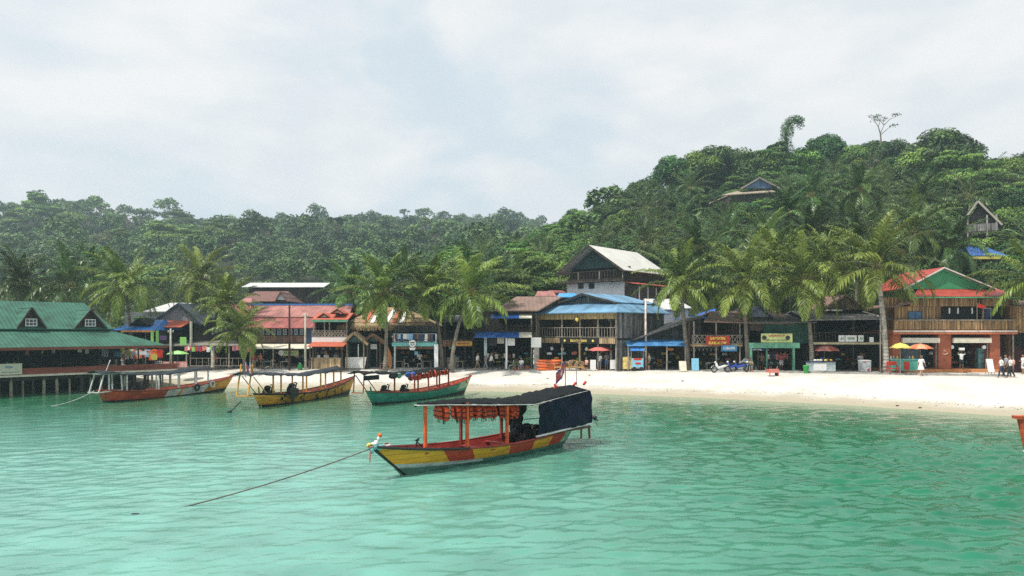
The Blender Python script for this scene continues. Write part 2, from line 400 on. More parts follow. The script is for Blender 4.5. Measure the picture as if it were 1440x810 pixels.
w1 = N.new('ShaderNodeTexNoise'); w1.inputs['Scale'].default_value = 4.6; w1.inputs['Detail'].default_value = 3; w1.inputs['Roughness'].default_value = .62; w1.inputs['Distortion'].default_value = .6; L.new(mpn.outputs['Vector'], w1.inputs['Vector'])
bp = N.new('ShaderNodeBump'); bp.inputs['Strength'].default_value = .8; bp.inputs['Distance'].default_value = .013; L.new(w1.outputs['Fac'], bp.inputs['Height']); L.new(bp.outputs['Normal'], P.inputs['Normal'])
tr = N.new('ShaderNodeBsdfTransparent'); tr.inputs['Color'].default_value = (.86, .97, .93, 1)
al = N.new('ShaderNodeMapRange'); al.interpolation_type = 'SMOOTHSTEP'; al.inputs['From Min'].default_value = 0.0; al.inputs['From Max'].default_value = .75; al.inputs['To Min'].default_value = .12; L.new(dep.outputs['Fac'], al.inputs['Value'])
ms = N.new('ShaderNodeMixShader'); L.new(al.outputs[0], ms.inputs[0]); L.new(tr.outputs[0], ms.inputs[1]); L.new(P.outputs[0], ms.inputs[2]); L.new(ms.outputs[0], out.inputs['Surface'])

xs = axis([(-560, -60, 20), (-60, -20, 0.2), (-20, 26, .085), (26, 50, .2), (50, 560, 20)]); ys = axis([(-150, 10, 8), (10, 33, 0.065), (33, 70, 0.14), (70, 90, 4)])
X, Y = np.meshgrid(xs, ys)
rs = np.random.RandomState(3); Z = np.zeros_like(X)
for i in range(48):
    lam = 0.27 * (1.08 ** i) if i < 26 else rs.uniform(.3, 1.5)
    th = R(-75) + rs.normal(0, .55); k = 2 * math.pi / lam
    ph = rs.uniform(0, 6.28); amp = 0.0031 * lam ** .9 * (1 if lam < 1.1 else .6)
    Z += amp * (1 if lam > .75 else np.clip((37 - Y) / 8, 0, 1)) * np.sin(k * (X * math.cos(th) + Y * math.sin(th)) + ph + .8 * np.sin(.35 * X + .2 * Y + ph))
patch = .55 + .45 * np.sin(X * .12 + 1.2 * np.sin(Y * .15)) * np.sin(Y * .17 + .1 * X + 1)
calm = .30 + .9 * sstep((X - 0.5) / 13) + .45 * sstep((30 - Y) / 14) * sstep((X + 6) / 8)              # sheltered on the left, breezy on the right
dist = np.maximum(0, shore(X) - Y)
fade = np.clip(dist / 8, .12, 1) * np.clip((X + 60) / 6, 0, 1) * np.clip((50 - X) / 6, 0, 1) * np.clip((Y - 10) / 3, 0, 1)
Z *= fade * (0.5 + patch * .6) * calm * 2.6
me = grid_mesh('sea', X, Y, Z, [m_sea])
dp = np.clip(-Hg(X, Y), 0, 10)
a_ = me.attributes.new('depth', 'FLOAT', 'POINT'); a_.data.foreach_set('value', dp.astype(np.float32).ravel())
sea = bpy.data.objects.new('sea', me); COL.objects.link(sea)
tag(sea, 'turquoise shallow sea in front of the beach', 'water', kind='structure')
# ------------------------------------------------------------------ plants
m_palm = leaf_mat('palm leaf', (.012, .050, .008), (.30, .385, .07), trans=.2, rough=.36, rv=.22)
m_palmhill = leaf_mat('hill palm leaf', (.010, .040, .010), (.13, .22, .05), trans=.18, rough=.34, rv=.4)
m_rib = mat('palm rib', (.30, .27, .09), .6, .2)
m_ptrunk = mat('palm trunk', (.27, .235, .19), .85, .3, 2.5, wave=('z', .16, 'corr'), waved=.5, bump=.6)
m_nut = mat('green coconut', (.14, .13, .035), .5, .3)
m_dead = mat('dry palm fibre', (.20, .13, .06), .9, .3)
m_leafA = leaf_mat('dark broad leaf', (.009, .034, .009), (.075, .155, .030), trans=.10, rv=.45)
m_leafB = leaf_mat('mid broad leaf', (.025, .080, .010), (.19, .31, .045), trans=.12, rv=.4)
m_leafC = leaf_mat('olive broad leaf', (.04, .058, .014), (.20, .21, .06), trans=.2, rv=.35)
m_leafD = leaf_mat('dry brown leaf', (.07, .05, .03), (.16, .12, .07), trans=.2, rv=.3)
m_bark = mat('pale bark', (.20, .17, .13), .9, .3, 4, bump=.5)
m_barkd = mat('dark bark', (.075, .06, .045), .9, .3, 4, bump=.5)

def unit(v): return v / np.maximum(np.linalg.norm(v, axis=-1, keepdims=True), 1e-9)

def frond(rs, az, elev, length, droop, leaflen, nl=26, old=0.0):
    """one feather leaf: returns quads, tones and the rib polyline"""
    T = 12; t = np.linspace(0, 1, T)
    el = elev - droop * (t ** 1.35) * (1.0 + .15 * rs.normal())
    step = length / (T - 1)
    side = rs.normal(0, .12)
    h = np.cumsum(np.cos(el)) * step - np.cos(el[0]) * step; z = np.cumsum(np.sin(el)) * step - np.sin(el[0]) * step
    azs = az + side * t
    pts = np.stack([h * np.cos(azs), h * np.sin(azs), z], -1)
    Q = []; TN = []
    s = np.linspace(.14, .99, nl)
    P_ = np.stack([np.interp(s, t, pts[:, k]) for k in range(3)], -1)
    E = np.interp(s, t, el)
    fw = np.stack([np.cos(E) * math.cos(az), np.cos(E) * math.sin(az), np.sin(E)], -1)
    lat = np.array([-math.sin(az), math.cos(az), 0.0])
    upv = np.cross(fw, lat); upv *= np.sign(upv[:, 2:3] + 1e-6)
    ft = rs.normal()
    prof = np.sin(np.pi * np.clip(s * .86 + .12, 0, 1)) ** .6
    for sg in (-1, 1):
        L_ = leaflen * prof * rs.uniform(.85, 1.12, nl)
        ang = rs.uniform(.35, .6, nl) + .5 * s
        lift = rs.normal(.12, .12, nl) - .25 * old
        d = lat[None] * sg * np.cos(ang)[:, None] + fw * np.sin(ang)[:, None] + upv * lift[:, None]
        d = unit(d)
        d2 = unit(d + np.array([0, 0, -1.0])[None] * rs.uniform(.55, 1.25, nl)[:, None] * (1 + .5 * old))
        w = unit(np.cross(d, upv + rs.normal(0, .3, (nl, 3)))) * (.027 + .010 * prof)[:, None]
        w = w * (1.0 + .25)
        a = P_; m = a + d * (L_ * .5)[:, None]; b = m + d2 * (L_ * .5)[:, None]
        Q.append(np.stack([a - w * .7, a + w * .7, m + w, m - w], 1)); Q.append(np.stack([m - w, m + w, b + w * .18, b - w * .18], 1))
        tn = np.clip(.36 + .42 * old + rs.normal(0, .14, nl) + .20 * ft, 0, 1)
        TN += [tn, np.clip(tn + .08 + .25 * old, 0, 1)]
    return np.concatenate(Q), np.concatenate(TN), pts

def palm_crown(seed, nf=27, length=4.3, leaflen=1.0, nl=26, mats=None, wind=(0, 0), droopy=1.0, up=1.0):
    rs = np.random.RandomState(seed); Q = []; TN = []; mb = MB()
    for i in range(nf):
        a = i / (nf - 1.0)                    # 0 young and upright .. 1 old and hanging
        az = i * 2.39996 + rs.normal(0, .2)
        elev = R(84 - 112 * a ** .95) * up + rs.normal(0, .10)
        ln = 1.1 * length * (.70 + .42 * math.sin(math.pi * min(1, .2 + a * .75))) * rs.uniform(.88, 1.1)
        dr = (R(22) + R(50) * rs.uniform(.5, 1.2) * min(1, .35 + a)) * droopy
        old = max(0, (a - .55) / .45) * rs.uniform(.4, 1.25) + (.25 if rs.rand() < .2 else 0)
        q, t_, pts = frond(rs, az, elev, ln, dr, leaflen, nl, old)
        bend = (np.linalg.norm(q[..., :2], axis=-1, keepdims=True) / length) ** 2
        q[..., 0:1] += bend * wind[0]; q[..., 1:2] += bend * wind[1]
        pb = (np.linalg.norm(pts[:, :2], axis=1) / length) ** 2
        pts[:, 0] += pb * wind[0]; pts[:, 1] += pb * wind[1]
        Q.append(q); TN.append(t_)
        mb.tube([tuple(p) for p in pts[::2]] + [tuple(pts[-1])], [.045 * (1 - .85 * k / 6) for k in range(len(pts[::2]) + 1)], 3, 0, caps=False)
    Q = np.concatenate(Q); TN = np.concatenate(TN)
    return quads_mesh('palm_crown', Q, TN, mats or [m_palm, m_rib], extra=(mb.v, mb.f, 1))

def nuts_mesh(seed):
    r = random.Random(seed); mb = MB()
    for i in range(9):
        a = r.uniform(0, 6.28); q = r.uniform(.15, .38)
        mb.ball((q * math.cos(a), q * math.sin(a), -.25 - r.uniform(0, .4)), (.13, .13, .17), 6, 5)
    me = bpy.data.meshes.new('coconut_bunch'); me.from_pydata(mb.v, [], mb.f); me.materials.append(m_nut)
    me.polygons.foreach_set('use_smooth', [True] * len(me.polygons)); return me
def skirt_mesh(seed):
    """dry hanging leaf bases and fibre under the crown"""
    rs = np.random.RandomState(seed); Q = []; TN = []
    for i in range(16):
        az = rs.uniform(0, 6.28); L_ = rs.uniform(.5, 1.6)
        c = np.array([math.cos(az), math.sin(az), 0]); s = np.array([-math.sin(az), math.cos(az), 0]) * rs.uniform(.04, .10)
        a = c * .12; b = c * rs.uniform(.3, .6) + np.array([0, 0, -L_ * .5]); d = c * rs.uniform(.3, .7) + np.array([0, 0, -L_])
        Q.append([a - s, a + s, b + s, b - s]); Q.append([b - s, b + s, d + s * .3, d - s * .3]); TN += [.5, .5]
    return quads_mesh('fibre', np.array(Q), np.array(TN), [m_dead])

def obj(name, me, parent=None):
    o = bpy.data.objects.new(name, me); COL.objects.link(o); o.parent = parent; return o

PCROWN = [palm_crown(11, 31, 4.3, 1.05, 40, wind=(-.35, 0)), palm_crown(12, 28, 4.4, 1.1, 40, wind=(.4, 0), droopy=1.15), palm_crown(13, 33, 4.1, 1.0, 40, droopy=.9),
          palm_crown(14, 27, 4.6, 1.15, 40, wind=(.2, .2), droopy=1.1)]
PDARK = []
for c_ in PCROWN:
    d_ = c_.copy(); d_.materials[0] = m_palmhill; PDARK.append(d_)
NUTS = [nuts_mesh(1), nuts_mesh(2)]; SKIRT = [skirt_mesh(1), skirt_mesh(2)]

def beach_palm(px, pyc, Y, base_px, label, s=1.0, v=0, rot=0.0, r0=.20, whitish=False, base_z=None, cat='palm', dark=False):
    bx = (base_px - 720) / FPX * Y
    zb = gz(bx, Y) if base_z is None else base_z
    t = root('coconut_palm', (bx, Y, zb - .05), 0, label, cat)
    c = at(px, pyc, Y); mb = MB(); n = 9; pts = []; rr = []
    for i in range(n):
        k = i / (n - 1.0); e = k ** 1.5
        pts.append((bx + (c.x - bx) * e + .12 * math.sin(k * 3 + px), Y + .15 * math.sin(k * 4 + px), zb - .1 + (c.z - zb + .1) * k)); rr.append((r0 * (1.45 if i == 0 else 1) * (1 - .38 * k)))
    pts[-1] = (c.x, Y, c.z)
    mb.tube(pts, rr, 9)
    mb.build('trunk', m_pale if whitish else m_ptrunk, t, True)
    inv = local_inv(t)
    for nm, me, sc_ in (('crown', (PDARK if dark else PCROWN)[v % 4], s), ('coconut_bunch', NUTS[v % 2], 1.0), ('dry_fibre', SKIRT[v % 2], 1.0)):
        o = obj(nm, me, t); o.location = inv @ c; o.rotation_euler = (0, 0, rot); o.scale = (sc_,) * 3
    return t
m_pale = mat('weathered pale palm trunk', (.46, .43, .38), .85, .4, 2.2, wave=('z', .3, 'corr'), waved=.35, bump=.5)

BP = 'beach palms in front of the shops'
beach_palm(178, 402, 74, 190, 'tall coconut palm with yellowing fronds rising behind the right end of the green roof', 1.0, 0, 0.3)
beach_palm(283, 392, 82, 290, 'tall coconut palm with brown hanging fronds behind the grey gabled shed', .98, 1, 1.2)
beach_palm(318, 428, 77, 322, 'dark green coconut palm at the left end of the long red roof', .86, 2, 2.0)
beach_palm(340, 466, 70.5, 341, 'short bushy coconut palm on the sand in front of the long red roof', .72, 1, 4.1, .17)
beach_palm(540, 412, 69, 542, 'coconut palm with a straight light brown trunk in front of the thatched roof', .98, 2, .7, .2)
beach_palm(603, 410, 71, 622, 'coconut palm leaning left over the teal balcony shop', .98, 0, 2.6)
beach_palm(662, 412, 68.5, 633, 'coconut palm with drooping yellow green fronds left of the blue awnings', .98, 3, 3.9)
beach_palm(958, 398, 67, 967, 'coconut palm with brown seed stalks beside the dark sloping shed', .98, 2, 5.2, .22)
beach_palm(1046, 398, 66, 1052, 'coconut palm between the red sign and the green shop', 1.02, 3, .4, .22)
beach_palm(1130, 395, 65, 1143, 'coconut palm with brown tipped fronds above the green shop sign', 1.0, 1, 3.3, .22)
beach_palm(1232, 376, 62.5, 1246, 'coconut palm with a pale scarred trunk beside the orange shop house', 1.08, 3, 1.9, .27, True)
beach_palm(1452, 392, 62, 1475, 'coconut palm reaching in beside the bamboo wall at the far right', 1.0, 0, 2.4)
beach_palm(1163, 372, 73, 1168, 'deep green coconut palm standing behind the white signed bar', 1.0, 2, 2.9)
beach_palm(1090, 372, 76, 1092, 'coconut palm behind the green shop with upright young fronds', 1.0, 0, 1.0)

SECOND = [(985, 350, 84, 'between the pale roof and the red sign palms'), 
 (1078, 338, 84, 'low between the red and the green signs'), (1108, 300, 96, 'above the left end of the green shop'), (1143, 276, 104, 'high above the green shop'), (1140, 330, 84, 'above the right end of the green shop'), 
 (1212, 268, 102, 'high above the dark bar'), (1206, 338, 82, 'low above the dark bar'), (1284, 326, 84, 'left above the green gable'), (1296, 280, 104, 'high above the green gable'), (1338, 350, 82, 'right behind the peak of the green gable'), (30, 398, 80, 'above the left dormer'), (98, 404, 80, 'above the right dormer'), (128, 384, 88, 'between the right dormer and the tall yellowing palm'), (492, 414, 84, 'left of the straight trunked palm'), (568, 398, 82, 'behind the thatched roof')]
for i, (px, py_, Y, wh) in enumerate(SECOND):
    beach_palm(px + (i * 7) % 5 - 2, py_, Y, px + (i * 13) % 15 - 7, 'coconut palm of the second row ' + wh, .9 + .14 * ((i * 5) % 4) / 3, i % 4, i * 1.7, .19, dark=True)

# ---- broadleaf trees
def crown_quads(rs, clumps, per, size, flat=.6, tonevar=.22, tip=.1):
    """leaf cards on the shells of many small clumps"""
    Q = []; TN = []
    for (c, r, tb) in clumps:
        n = int(per * (r[0] * r[1]) ** .5 ** 1)
        u = unit(rs.normal(size=(n, 3))); u[:, 2] = np.abs(u[:, 2]) * rs.choice([1, 1, 1, -.5], n); u = unit(u)
        rad = rs.uniform(.72, 1.08, n)[:, None]
        p = np.array(c)[None] + u * rad * np.array(r)[None]
        nr = unit(u * .9 + np.array([0, 0, flat])[None] + rs.normal(0, .45, (n, 3)))
        a = unit(np.cross(nr, rs.normal(size=(n, 3)))); b = np.cross(nr, a)
        s = size * rs.uniform(.6, 1.25, n)[:, None]
        l = s * .9; w = s * .42
        Q.append(np.stack([p - a * l * .5, p + b * w * .5 , p + a * l * .5, p - b * w * .5], 1))
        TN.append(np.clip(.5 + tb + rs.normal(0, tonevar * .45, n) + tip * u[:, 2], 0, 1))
    return np.concatenate(Q), np.concatenate(TN)

def make_tree(seed, kind, mats, h=8.0, w=3.6, per=260, size=.42, bark=None):
    """returns (trunk mesh, crown mesh); base at the origin"""
    rs = np.random.RandomState(seed); cl = []; mb = MB(); bark = bark or m_barkd
    if kind == 'round':
        for i in range(26):
            u = unit(rs.normal(size=3)); u[2] = abs(u[2]) * 1.0 - .25
            c = np.array([0, 0, h * .62]) + u * np.array([w * .72, w * .72, h * .30]) * rs.uniform(.75, 1.05)
            r = rs.uniform(.7, 1.25) * w * .28; cl.append((c, (r, r, r * .75), rs.normal(0, .3)))
        for i in range(7):
            c = np.array([rs.normal() * w * .35, rs.normal() * w * .35, h * rs.uniform(.3, .6)]); r = w * .35; cl.append((c, (r, r, r), -.1))
    elif kind == 'tier':
        for k in range(6):
            zz = h * (.42 + .58 * k / 5.0); ww = w * (1.1 - .75 * (k / 5.0) ** 1.4)
            for j in range(7 if k < 5 else 3):
                a = rs.uniform(0, 6.28); q = ww * rs.uniform(.25, .95); r = ww * rs.uniform(.25, .4) + .3
                cl.append((np.array([q * math.cos(a), q * math.sin(a), zz + rs.normal(0, .25) - q * .12]), (r, r, r * .28), rs.normal(0, .2)))
    elif kind == 'tall':
        for i in range(13):
            u = unit(rs.normal(size=3)); u[2] = abs(u[2]) * .8
            c = np.array([0, 0, h * .80]) + u * np.array([w * .75, w * .75, h * .17]) * rs.uniform(.6, 1.1); r = rs.uniform(.35, .6) * w * .42
            cl.append((c, (r, r, r * .6), rs.normal(0, .2)))
    elif kind == 'bush':
        for i in range(14):
            a = rs.uniform(0, 6.28); q = w * rs.uniform(0, .8); c = np.array([q * math.cos(a), q * math.sin(a), h * rs.uniform(.25, .75) * (1 - .4 * q / w)]); r = w * .33
            cl.append((c, (r, r, r * .8), rs.normal(0, .2)))
    elif kind == 'bare':
        for i in range(12):
            u = unit(rs.normal(size=3)); u[2] = abs(u[2]); c = np.array([0, 0, h * .75]) + u * np.array([w * .8, w * .8, h * .22]); r = w * .16
            cl.append((c, (r, r, r * .6), rs.normal(0, .2)))
        per *= .5
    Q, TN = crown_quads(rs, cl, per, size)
    top = h * (.62 if kind in ('round', 'bush') else .92)
    mb.tube([(0, 0, -.8), (rs.normal(0, .1), rs.normal(0, .1), top * .45), (rs.normal(0, .2), rs.normal(0, .2), top)], [h * .028, h * .02, h * .008], 6)
    for (c, r, _) in cl[:12 if kind != 'bare' else 20]:
        z0 = top * rs.uniform(.45, .85) if kind != 'tier' else max(.5, c[2] - .3)
        mb.tube([(0, 0, z0), (c[0] * .55, c[1] * .55, (z0 + c[2]) * .5 + .1), tuple(c)], [h * .012, h * .008, h * .003], 4, caps=False)
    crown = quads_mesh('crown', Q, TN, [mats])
    tm = bpy.data.meshes.new('trunk'); tm.from_pydata(mb.v, [], mb.f); tm.materials.append(bark)
    return tm, crown

TREES = {
 'dark': [make_tree(21, 'round', m_leafA, 8.5, 3.9), make_tree(22, 'round', m_leafA, 7.5, 4.3), make_tree(27, 'round', m_leafA, 9.0, 3.6)],
 'mid': [make_tree(23, 'round', m_leafB, 7.5, 3.8), make_tree(24, 'tier', m_leafB, 8.0, 4.6), make_tree(28, 'round', m_leafB, 7.5, 4.6)],
 'olive': [make_tree(25, 'round', m_leafC, 6.5, 3.6), make_tree(26, 'bush', m_leafC, 4.5, 3.4)],
 'brown': [make_tree(29, 'bare', m_leafD, 7.0, 3.4, bark=m_bark), make_tree(30, 'round', m_leafD, 5.5, 3.2, per=150)],
 'tall': [make_tree(31, 'tall', m_leafA, 14, 4.0, bark=m_bark), make_tree(32, 'tall', m_leafB, 12.5, 3.6, bark=m_bark), make_tree(33, 'bare', m_leafB, 13, 3.5, bark=m_bark)],
}
NAMES = {'dark': 'broadleaf_tree', 'mid': 'broadleaf_tree', 'olive': 'broadleaf_tree', 'brown': 'dry_tree', 'tall': 'tall_forest_tree'}
WORDS = {'dark': 'dark green broadleaf tree', 'mid': 'mid green broadleaf tree', 'olive': 'low olive green tree', 'brown': 'half bare brownish dry tree', 'tall': 'tall slender forest tree with a pale trunk'}
def plant_tree(kind, v, x, y, s, rot, label, group, zoff=-.2, lean=0.0, sz=1.0):
    tm, cm_ = TREES[kind][v % len(TREES[kind])]
    t = root(NAMES[kind], (x, y, gz(x, y) + zoff), rot, label, 'tree', group); t.scale = (s, s, s * sz)
    if lean: t.rotation_euler = (lean, 0, rot)
    obj('trunk', tm, t); obj('crown', cm_, t)
    return t

# hill palms: fewer, coarser leaflets
HCROWN = [palm_crown(41, 22, 4.4, 1.25, 17, [m_palmhill, m_rib], wind=(.3, 0)), palm_crown(42, 22, 4.3, 1.2, 18, [m_palmhill, m_rib], wind=(-.4, 0)), palm_crown(43, 26, 4.0, 1.1, 18, [m_palmhill, m_rib], droopy=.85)]
_mb = MB(); _mb.tube([(0, 0, -1), (.15, 0, 3), (.1, .1, 6), (0, 0, 8)], [.26, .17, .15, .13], 6)
HTRUNK = bpy.data.meshes.new('palm_trunk'); HTRUNK.from_pydata(_mb.v, [], _mb.f); HTRUNK.materials.append(m_ptrunk)
def hill_palm(v, x, y, s, rot, label, group, hs=1.0):
    t = root('coconut_palm', (x, y, gz(x, y) - .2), rot, label, 'palm', group)
    tr = obj('trunk', HTRUNK, t); tr.scale = (1, 1, hs)
    c = obj('crown', HCROWN[v % 3], t); c.location = (0, 0, 8 * hs); c.scale = (s, s, s)
    return t

def px_of(x, y, z): return 720 + x / y * FPX, 465 - (z - EYE) / y * FPX
# keep-out boxes in photo terms: (px0, px1, py0, py1) with depth range, so no tree hides or pierces these houses
KEEP = [(798, 950, 340, 470, 0, 110), (1005, 1092, 248, 284, 0, 152), (1345, 1410, 284, 326, 0, 114), (1350, 1407, 344, 358, 0, 93), (345, 455, 390, 403, 0, 128), (348, 410, 404, 421, 0, 118), (546, 578, 378, 394, 0, 150), (745, 815, 400, 420, 0, 100), (1290, 1425, 368, 415, 0, 76)]
HOUSES = [(7, 24, 80, 104), (43, 56, 140, 158), (71, 80, 109, 118), (59, 64, 90, 96), (-48, -30, 114, 136)]
def blocked(x, y, top, r=3.5):
    for (a, b, c, d) in HOUSES:
        if a - 1.5 < x < b + 1.5 and c - 1.5 < y < d + 1.5: return True
    u, v = px_of(x, y, top); hw = r / y * FPX; _, vb = px_of(x, y, gz(x, y))
    for (a, b, c, d, y0, y1) in KEEP:
        if y0 < y < y1 and u + hw > a and u - hw < b and v < d and vb > c: return True
    return False

pr = random.Random(5)
def scatter(x0, x1, y0, y1, sp, rr):
    out = []; y = y0; k = 0
    while y < y1:
        x = x0 + (k % 2) * sp * .5
        while x < x1:
            out.append((x + rr.uniform(-.38, .38) * sp, y + rr.uniform(-.38, .38) * sp)); x += sp
        y += sp * .9; k += 1
    return out

NT = 0; NP = 0
for (x, y) in scatter(-40, 150, 84, 188, 5.3, pr):
    u, vtop = px_of(x, y, gz(x, y) + 7)
    if u < 630 or u > 1500: continue
    if Hg(x, y) < 1.6 and y > 92 and x < -5: continue
    if y < 92 and u > 640 and pr.random() < .25: continue
    # back slopes that nothing shows: thin out
    low = vtop > 250 and u > 850 and y < 160
    pal = low and pr.random() < (.9 if u > 1000 else .6)
    if u > 1270 and vtop < 330 and pr.random() < .6: pal = False
    if u < 860 and vtop > 350 and pr.random() < .35: pal = True
    zone = 'high on the hill' if vtop < 290 else ('halfway uphill' if vtop < 350 else 'low on the hill')
    col_ = next(w for lim, w in ((760, 'above the middle shops'), (950, 'around the tall white house'), (1090, 'below the straw roofed hilltop house'), (1250, 'under the hooked skyline tree'), (1345, 'between tallest skyline tree and green gable'), (9999, 'around the stilted hut')) if u < lim)
    zone = zone + ' ' + col_
    if pal:
        if blocked(x, y, gz(x, y) + 11) or pr.random() < .3: continue
        hill_palm(pr.randrange(3), x, y, pr.uniform(1.0, 1.35), pr.uniform(0, 6.28), 'coconut palm %s' % zone, 'coconut palms %s' % zone, pr.uniform(.6, 1.15)); NP += 1
    else:
        if blocked(x, y, gz(x, y) + 8, 4): continue
        r_ = pr.random()
        if u > 1290 and vtop < 330: kind = 'brown' if (r_ < .3 and u > 1370) else ('mid' if r_ < .55 else 'dark')
        elif u < 840 : kind = 'mid' if r_ < .7 else ('olive' if r_ < .8 else 'dark')
        elif vtop < 240: kind = 'dark' if r_ < .45 else 'mid'
        else: kind = 'dark' if r_ < .55 else ('mid' if r_ < .78 else ('olive' if r_ < .93 else 'brown'))
        s = pr.uniform(.75, 1.2) * (1.12 if u < 900 else 1)
        plant_tree(kind, pr.randrange(3), x, y, s, pr.uniform(0, 6.28), '%s %s' % (WORDS[kind], zone), '%s %s' % (WORDS[kind].split(' tree')[0] + ' trees', zone)); NT += 1

def cover(px, pytop, Y, kind, v, label, h):
    g = gp(px, Y); s = (at(px, pytop, Y).z - g.z + .2) / h
    if s < .25: return
    s2 = min(s, 1.15); t = plant_tree(kind, v, g.x, Y, s2, px * .61, label, None, sz=s / s2)
for i, (px, py_, Y, k_, v, h) in enumerate(((1018, 280, 144, 'dark', 0, 8.5), (1036, 279, 143, 'mid', 0, 7.5), (1054, 280, 143, 'dark', 1, 7.5), (1072, 279, 143, 'mid', 1, 8), (1090, 276, 142, 'dark', 0, 8.5))):
    cover(px, py_, Y, k_, v, ['leftmost tree', 'second tree', 'middle tree', 'fourth tree', 'rightmost tree'][i] + ' of the row right below the straw roofed hilltop house', h)
for i, (px, py_, Y, k_, v, h) in enumerate(((1348, 338, 101, 'dark', 0, 8.5), (1362, 329, 103, 'mid', 0, 7.5), (1380, 330, 104, 'dark', 1, 7.5), (1398, 329, 103, 'mid', 1, 8.0), (1416, 336, 101, 'dark', 2, 8.5))):
    cover(px, py_, Y, k_, v, ['leftmost tree', 'second tree', 'middle tree', 'fourth tree', 'rightmost tree'][i] + ' of the row between the stilted hut and the blue roof', h)
for i, (px, py_, Y, k_, v, h) in enumerate(((1343, 352, 86, 'dark', 0, 8.5), (1363, 361, 85, 'olive', 0, 6.5), (1385, 362, 85.5, 'mid', 0, 7.5), (1408, 358, 86, 'dark', 1, 7.5), (1432, 358, 86, 'mid', 1, 8.0), (1455, 350, 87, 'dark', 0, 8.5))):
    cover(px, py_, Y, k_, v, ['leftmost tree', 'second tree', 'third tree', 'fourth tree', 'fifth tree', 'rightmost tree'][i] + ' of the row below the blue hut roof', h)

# skyline trees on the right-hand hill that stand out one by one
def ridge_tree(px, pytop, Y, kind, v, label, h, sz=1.0, name=None):
    g = gp(px, Y); top = at(px, pytop, Y).z; s = (top - g.z + .2) / h
    t = plant_tree(kind, v, g.x, Y, s, px * .37, label, None, sz=sz)
    return t
ridge_tree(1160, 184, 172, 'dark', 0, 'round dark tree on the skyline right of the hooked tree', 8.5)
ridge_tree(1245, 190, 168, 'dark', 1, 'dark tree on the skyline at the foot of the bare pale tree', 7.5)
ridge_tree(1318, 172, 150, 'dark', 0, 'tallest dark tree on the skyline of the right-hand hill', 8.5)
ridge_tree(1344, 190, 152, 'dark', 2, 'dark tree leaning on the right side of the tallest skyline tree', 8.5)
ridge_tree(1298, 198, 152, 'mid', 0, 'tree with loose edges left of the tallest skyline tree', 7.5)
ridge_tree(1345, 212, 135, 'mid', 1, 'tiered bright green tree below the tallest skyline tree', 8.0)
ridge_tree(1398, 222, 150, 'mid', 2, 'flat topped bright green tree on the skyline near the right edge', 7.0)
ridge_tree(1425, 212, 155, 'dark', 1, 'dark skyline tree nearest the right edge of the view', 7.5)
ridge_tree(1085, 204, 170, 'mid', 1, 'flat topped tree directly left of the foot of the hooked tree', 8.0)
ridge_tree(1127, 202, 171, 'mid', 0, 'leafy tree directly right of the foot of the hooked tree', 7.5)
ridge_tree(1060, 210, 171, 'mid', 2, 'spreading tree on the crest between the hilltop level and the hooked tree', 7.0)
ridge_tree(1205, 200, 169, 'mid', 0, 'rounded light tree on the crest left of the bare pale tree', 7.5)
ridge_tree(905, 247, 165, 'dark', 0, 'small round dark tree standing on the falling left shoulder of the right-hand hill', 8.5)
ridge_tree(950, 215, 172, 'dark', 2, 'dark tree where the right-hand hill first levels out', 8.5)
ridge_tree(985, 208, 172, 'mid', 0, 'light green tree on the left part of the hilltop', 7.5)
ridge_tree(1012, 202, 172, 'dark', 1, 'dark rounded tree on the left part of the hilltop', 7.5)

# the hooked, ivy covered tree and the thin bare one
def odd_trees():
    g = gp(1107, 168); t = root('hooked_tree', g, 0, 'ivy covered dead tree bent into a hook on the skyline', 'tree')
    P_ = [at(u, v, 168) for u, v in ((1107, 222), (1106, 205), (1105, 192), (1106, 182), (1111, 174), (1118, 170), (1125, 171), (1128, 177))]
    MB().tube(P_, [.45, .4, .35, .3, .25, .2, .16, .1], 6).build('trunk', m_barkd, t, True)
    rs = np.random.RandomState(4); cl = []
    for i, p in enumerate(P_[:-1]):
        for k in range(3):
            q = p.lerp(P_[i+1], k / 3.0); r = (1.5, 1.45, 1.5, 1.5, 1.35, 1.15, .9)[i]
            cl.append((np.array(q) + rs.normal(0, .2, 3), (r, r, r), rs.normal(0, .1)))
    Q, TN = crown_quads(rs, cl, 120, .4, flat=.2); inv = local_inv(t)
    Q = Q - np.array(g)[None, None]; obj('crown', quads_mesh('crown', Q, TN, [m_leafA]), t)
    g = gp(1239, 165); t = root('bare_tree', g, 0, 'thin pale nearly bare tree sticking up from the skyline', 'tree')
    A = lambda u, v, dy=0: at(u, v, 165) + Vector((0, dy, 0))
    mb = MB(); mb.tube([g - Vector((0, 0, .5)), A(1239, 200), A(1238, 188), A(1235, 178)], [.22, .18, .15, .1], 5)
    tips = []
    for p in ([A(1238, 188), A(1243, 176), A(1246, 164, 1)], [A(1238, 190), A(1246, 182, -1), A(1255, 176, -1)], [A(1235, 178), A(1230, 170), A(1228, 164, .5)], [A(1235, 178), A(1238, 168), A(1240, 160, 1)], [A(1243, 176), A(1251, 168), A(1258, 165, -1)], [A(1243, 176), A(1238, 170), A(1234, 166, 1)]):
        mb.tube(p, [.09, .06, .03], 4); tips.append(p[-1]); tips.append(p[1].lerp(p[2], .6))
    mb.build('trunk', m_bark, t)
    cl = [(np.array(p) + rs.normal(0, .2, 3), (.75, .7, .4), 0) for p in tips if p.z > A(0, 180).z]
    Q, TN = crown_quads(rs, cl, 45, .4, flat=.2); obj('crown', quads_mesh('crown', Q - np.array(g)[None, None], TN, [m_leafA]), t)
odd_trees()

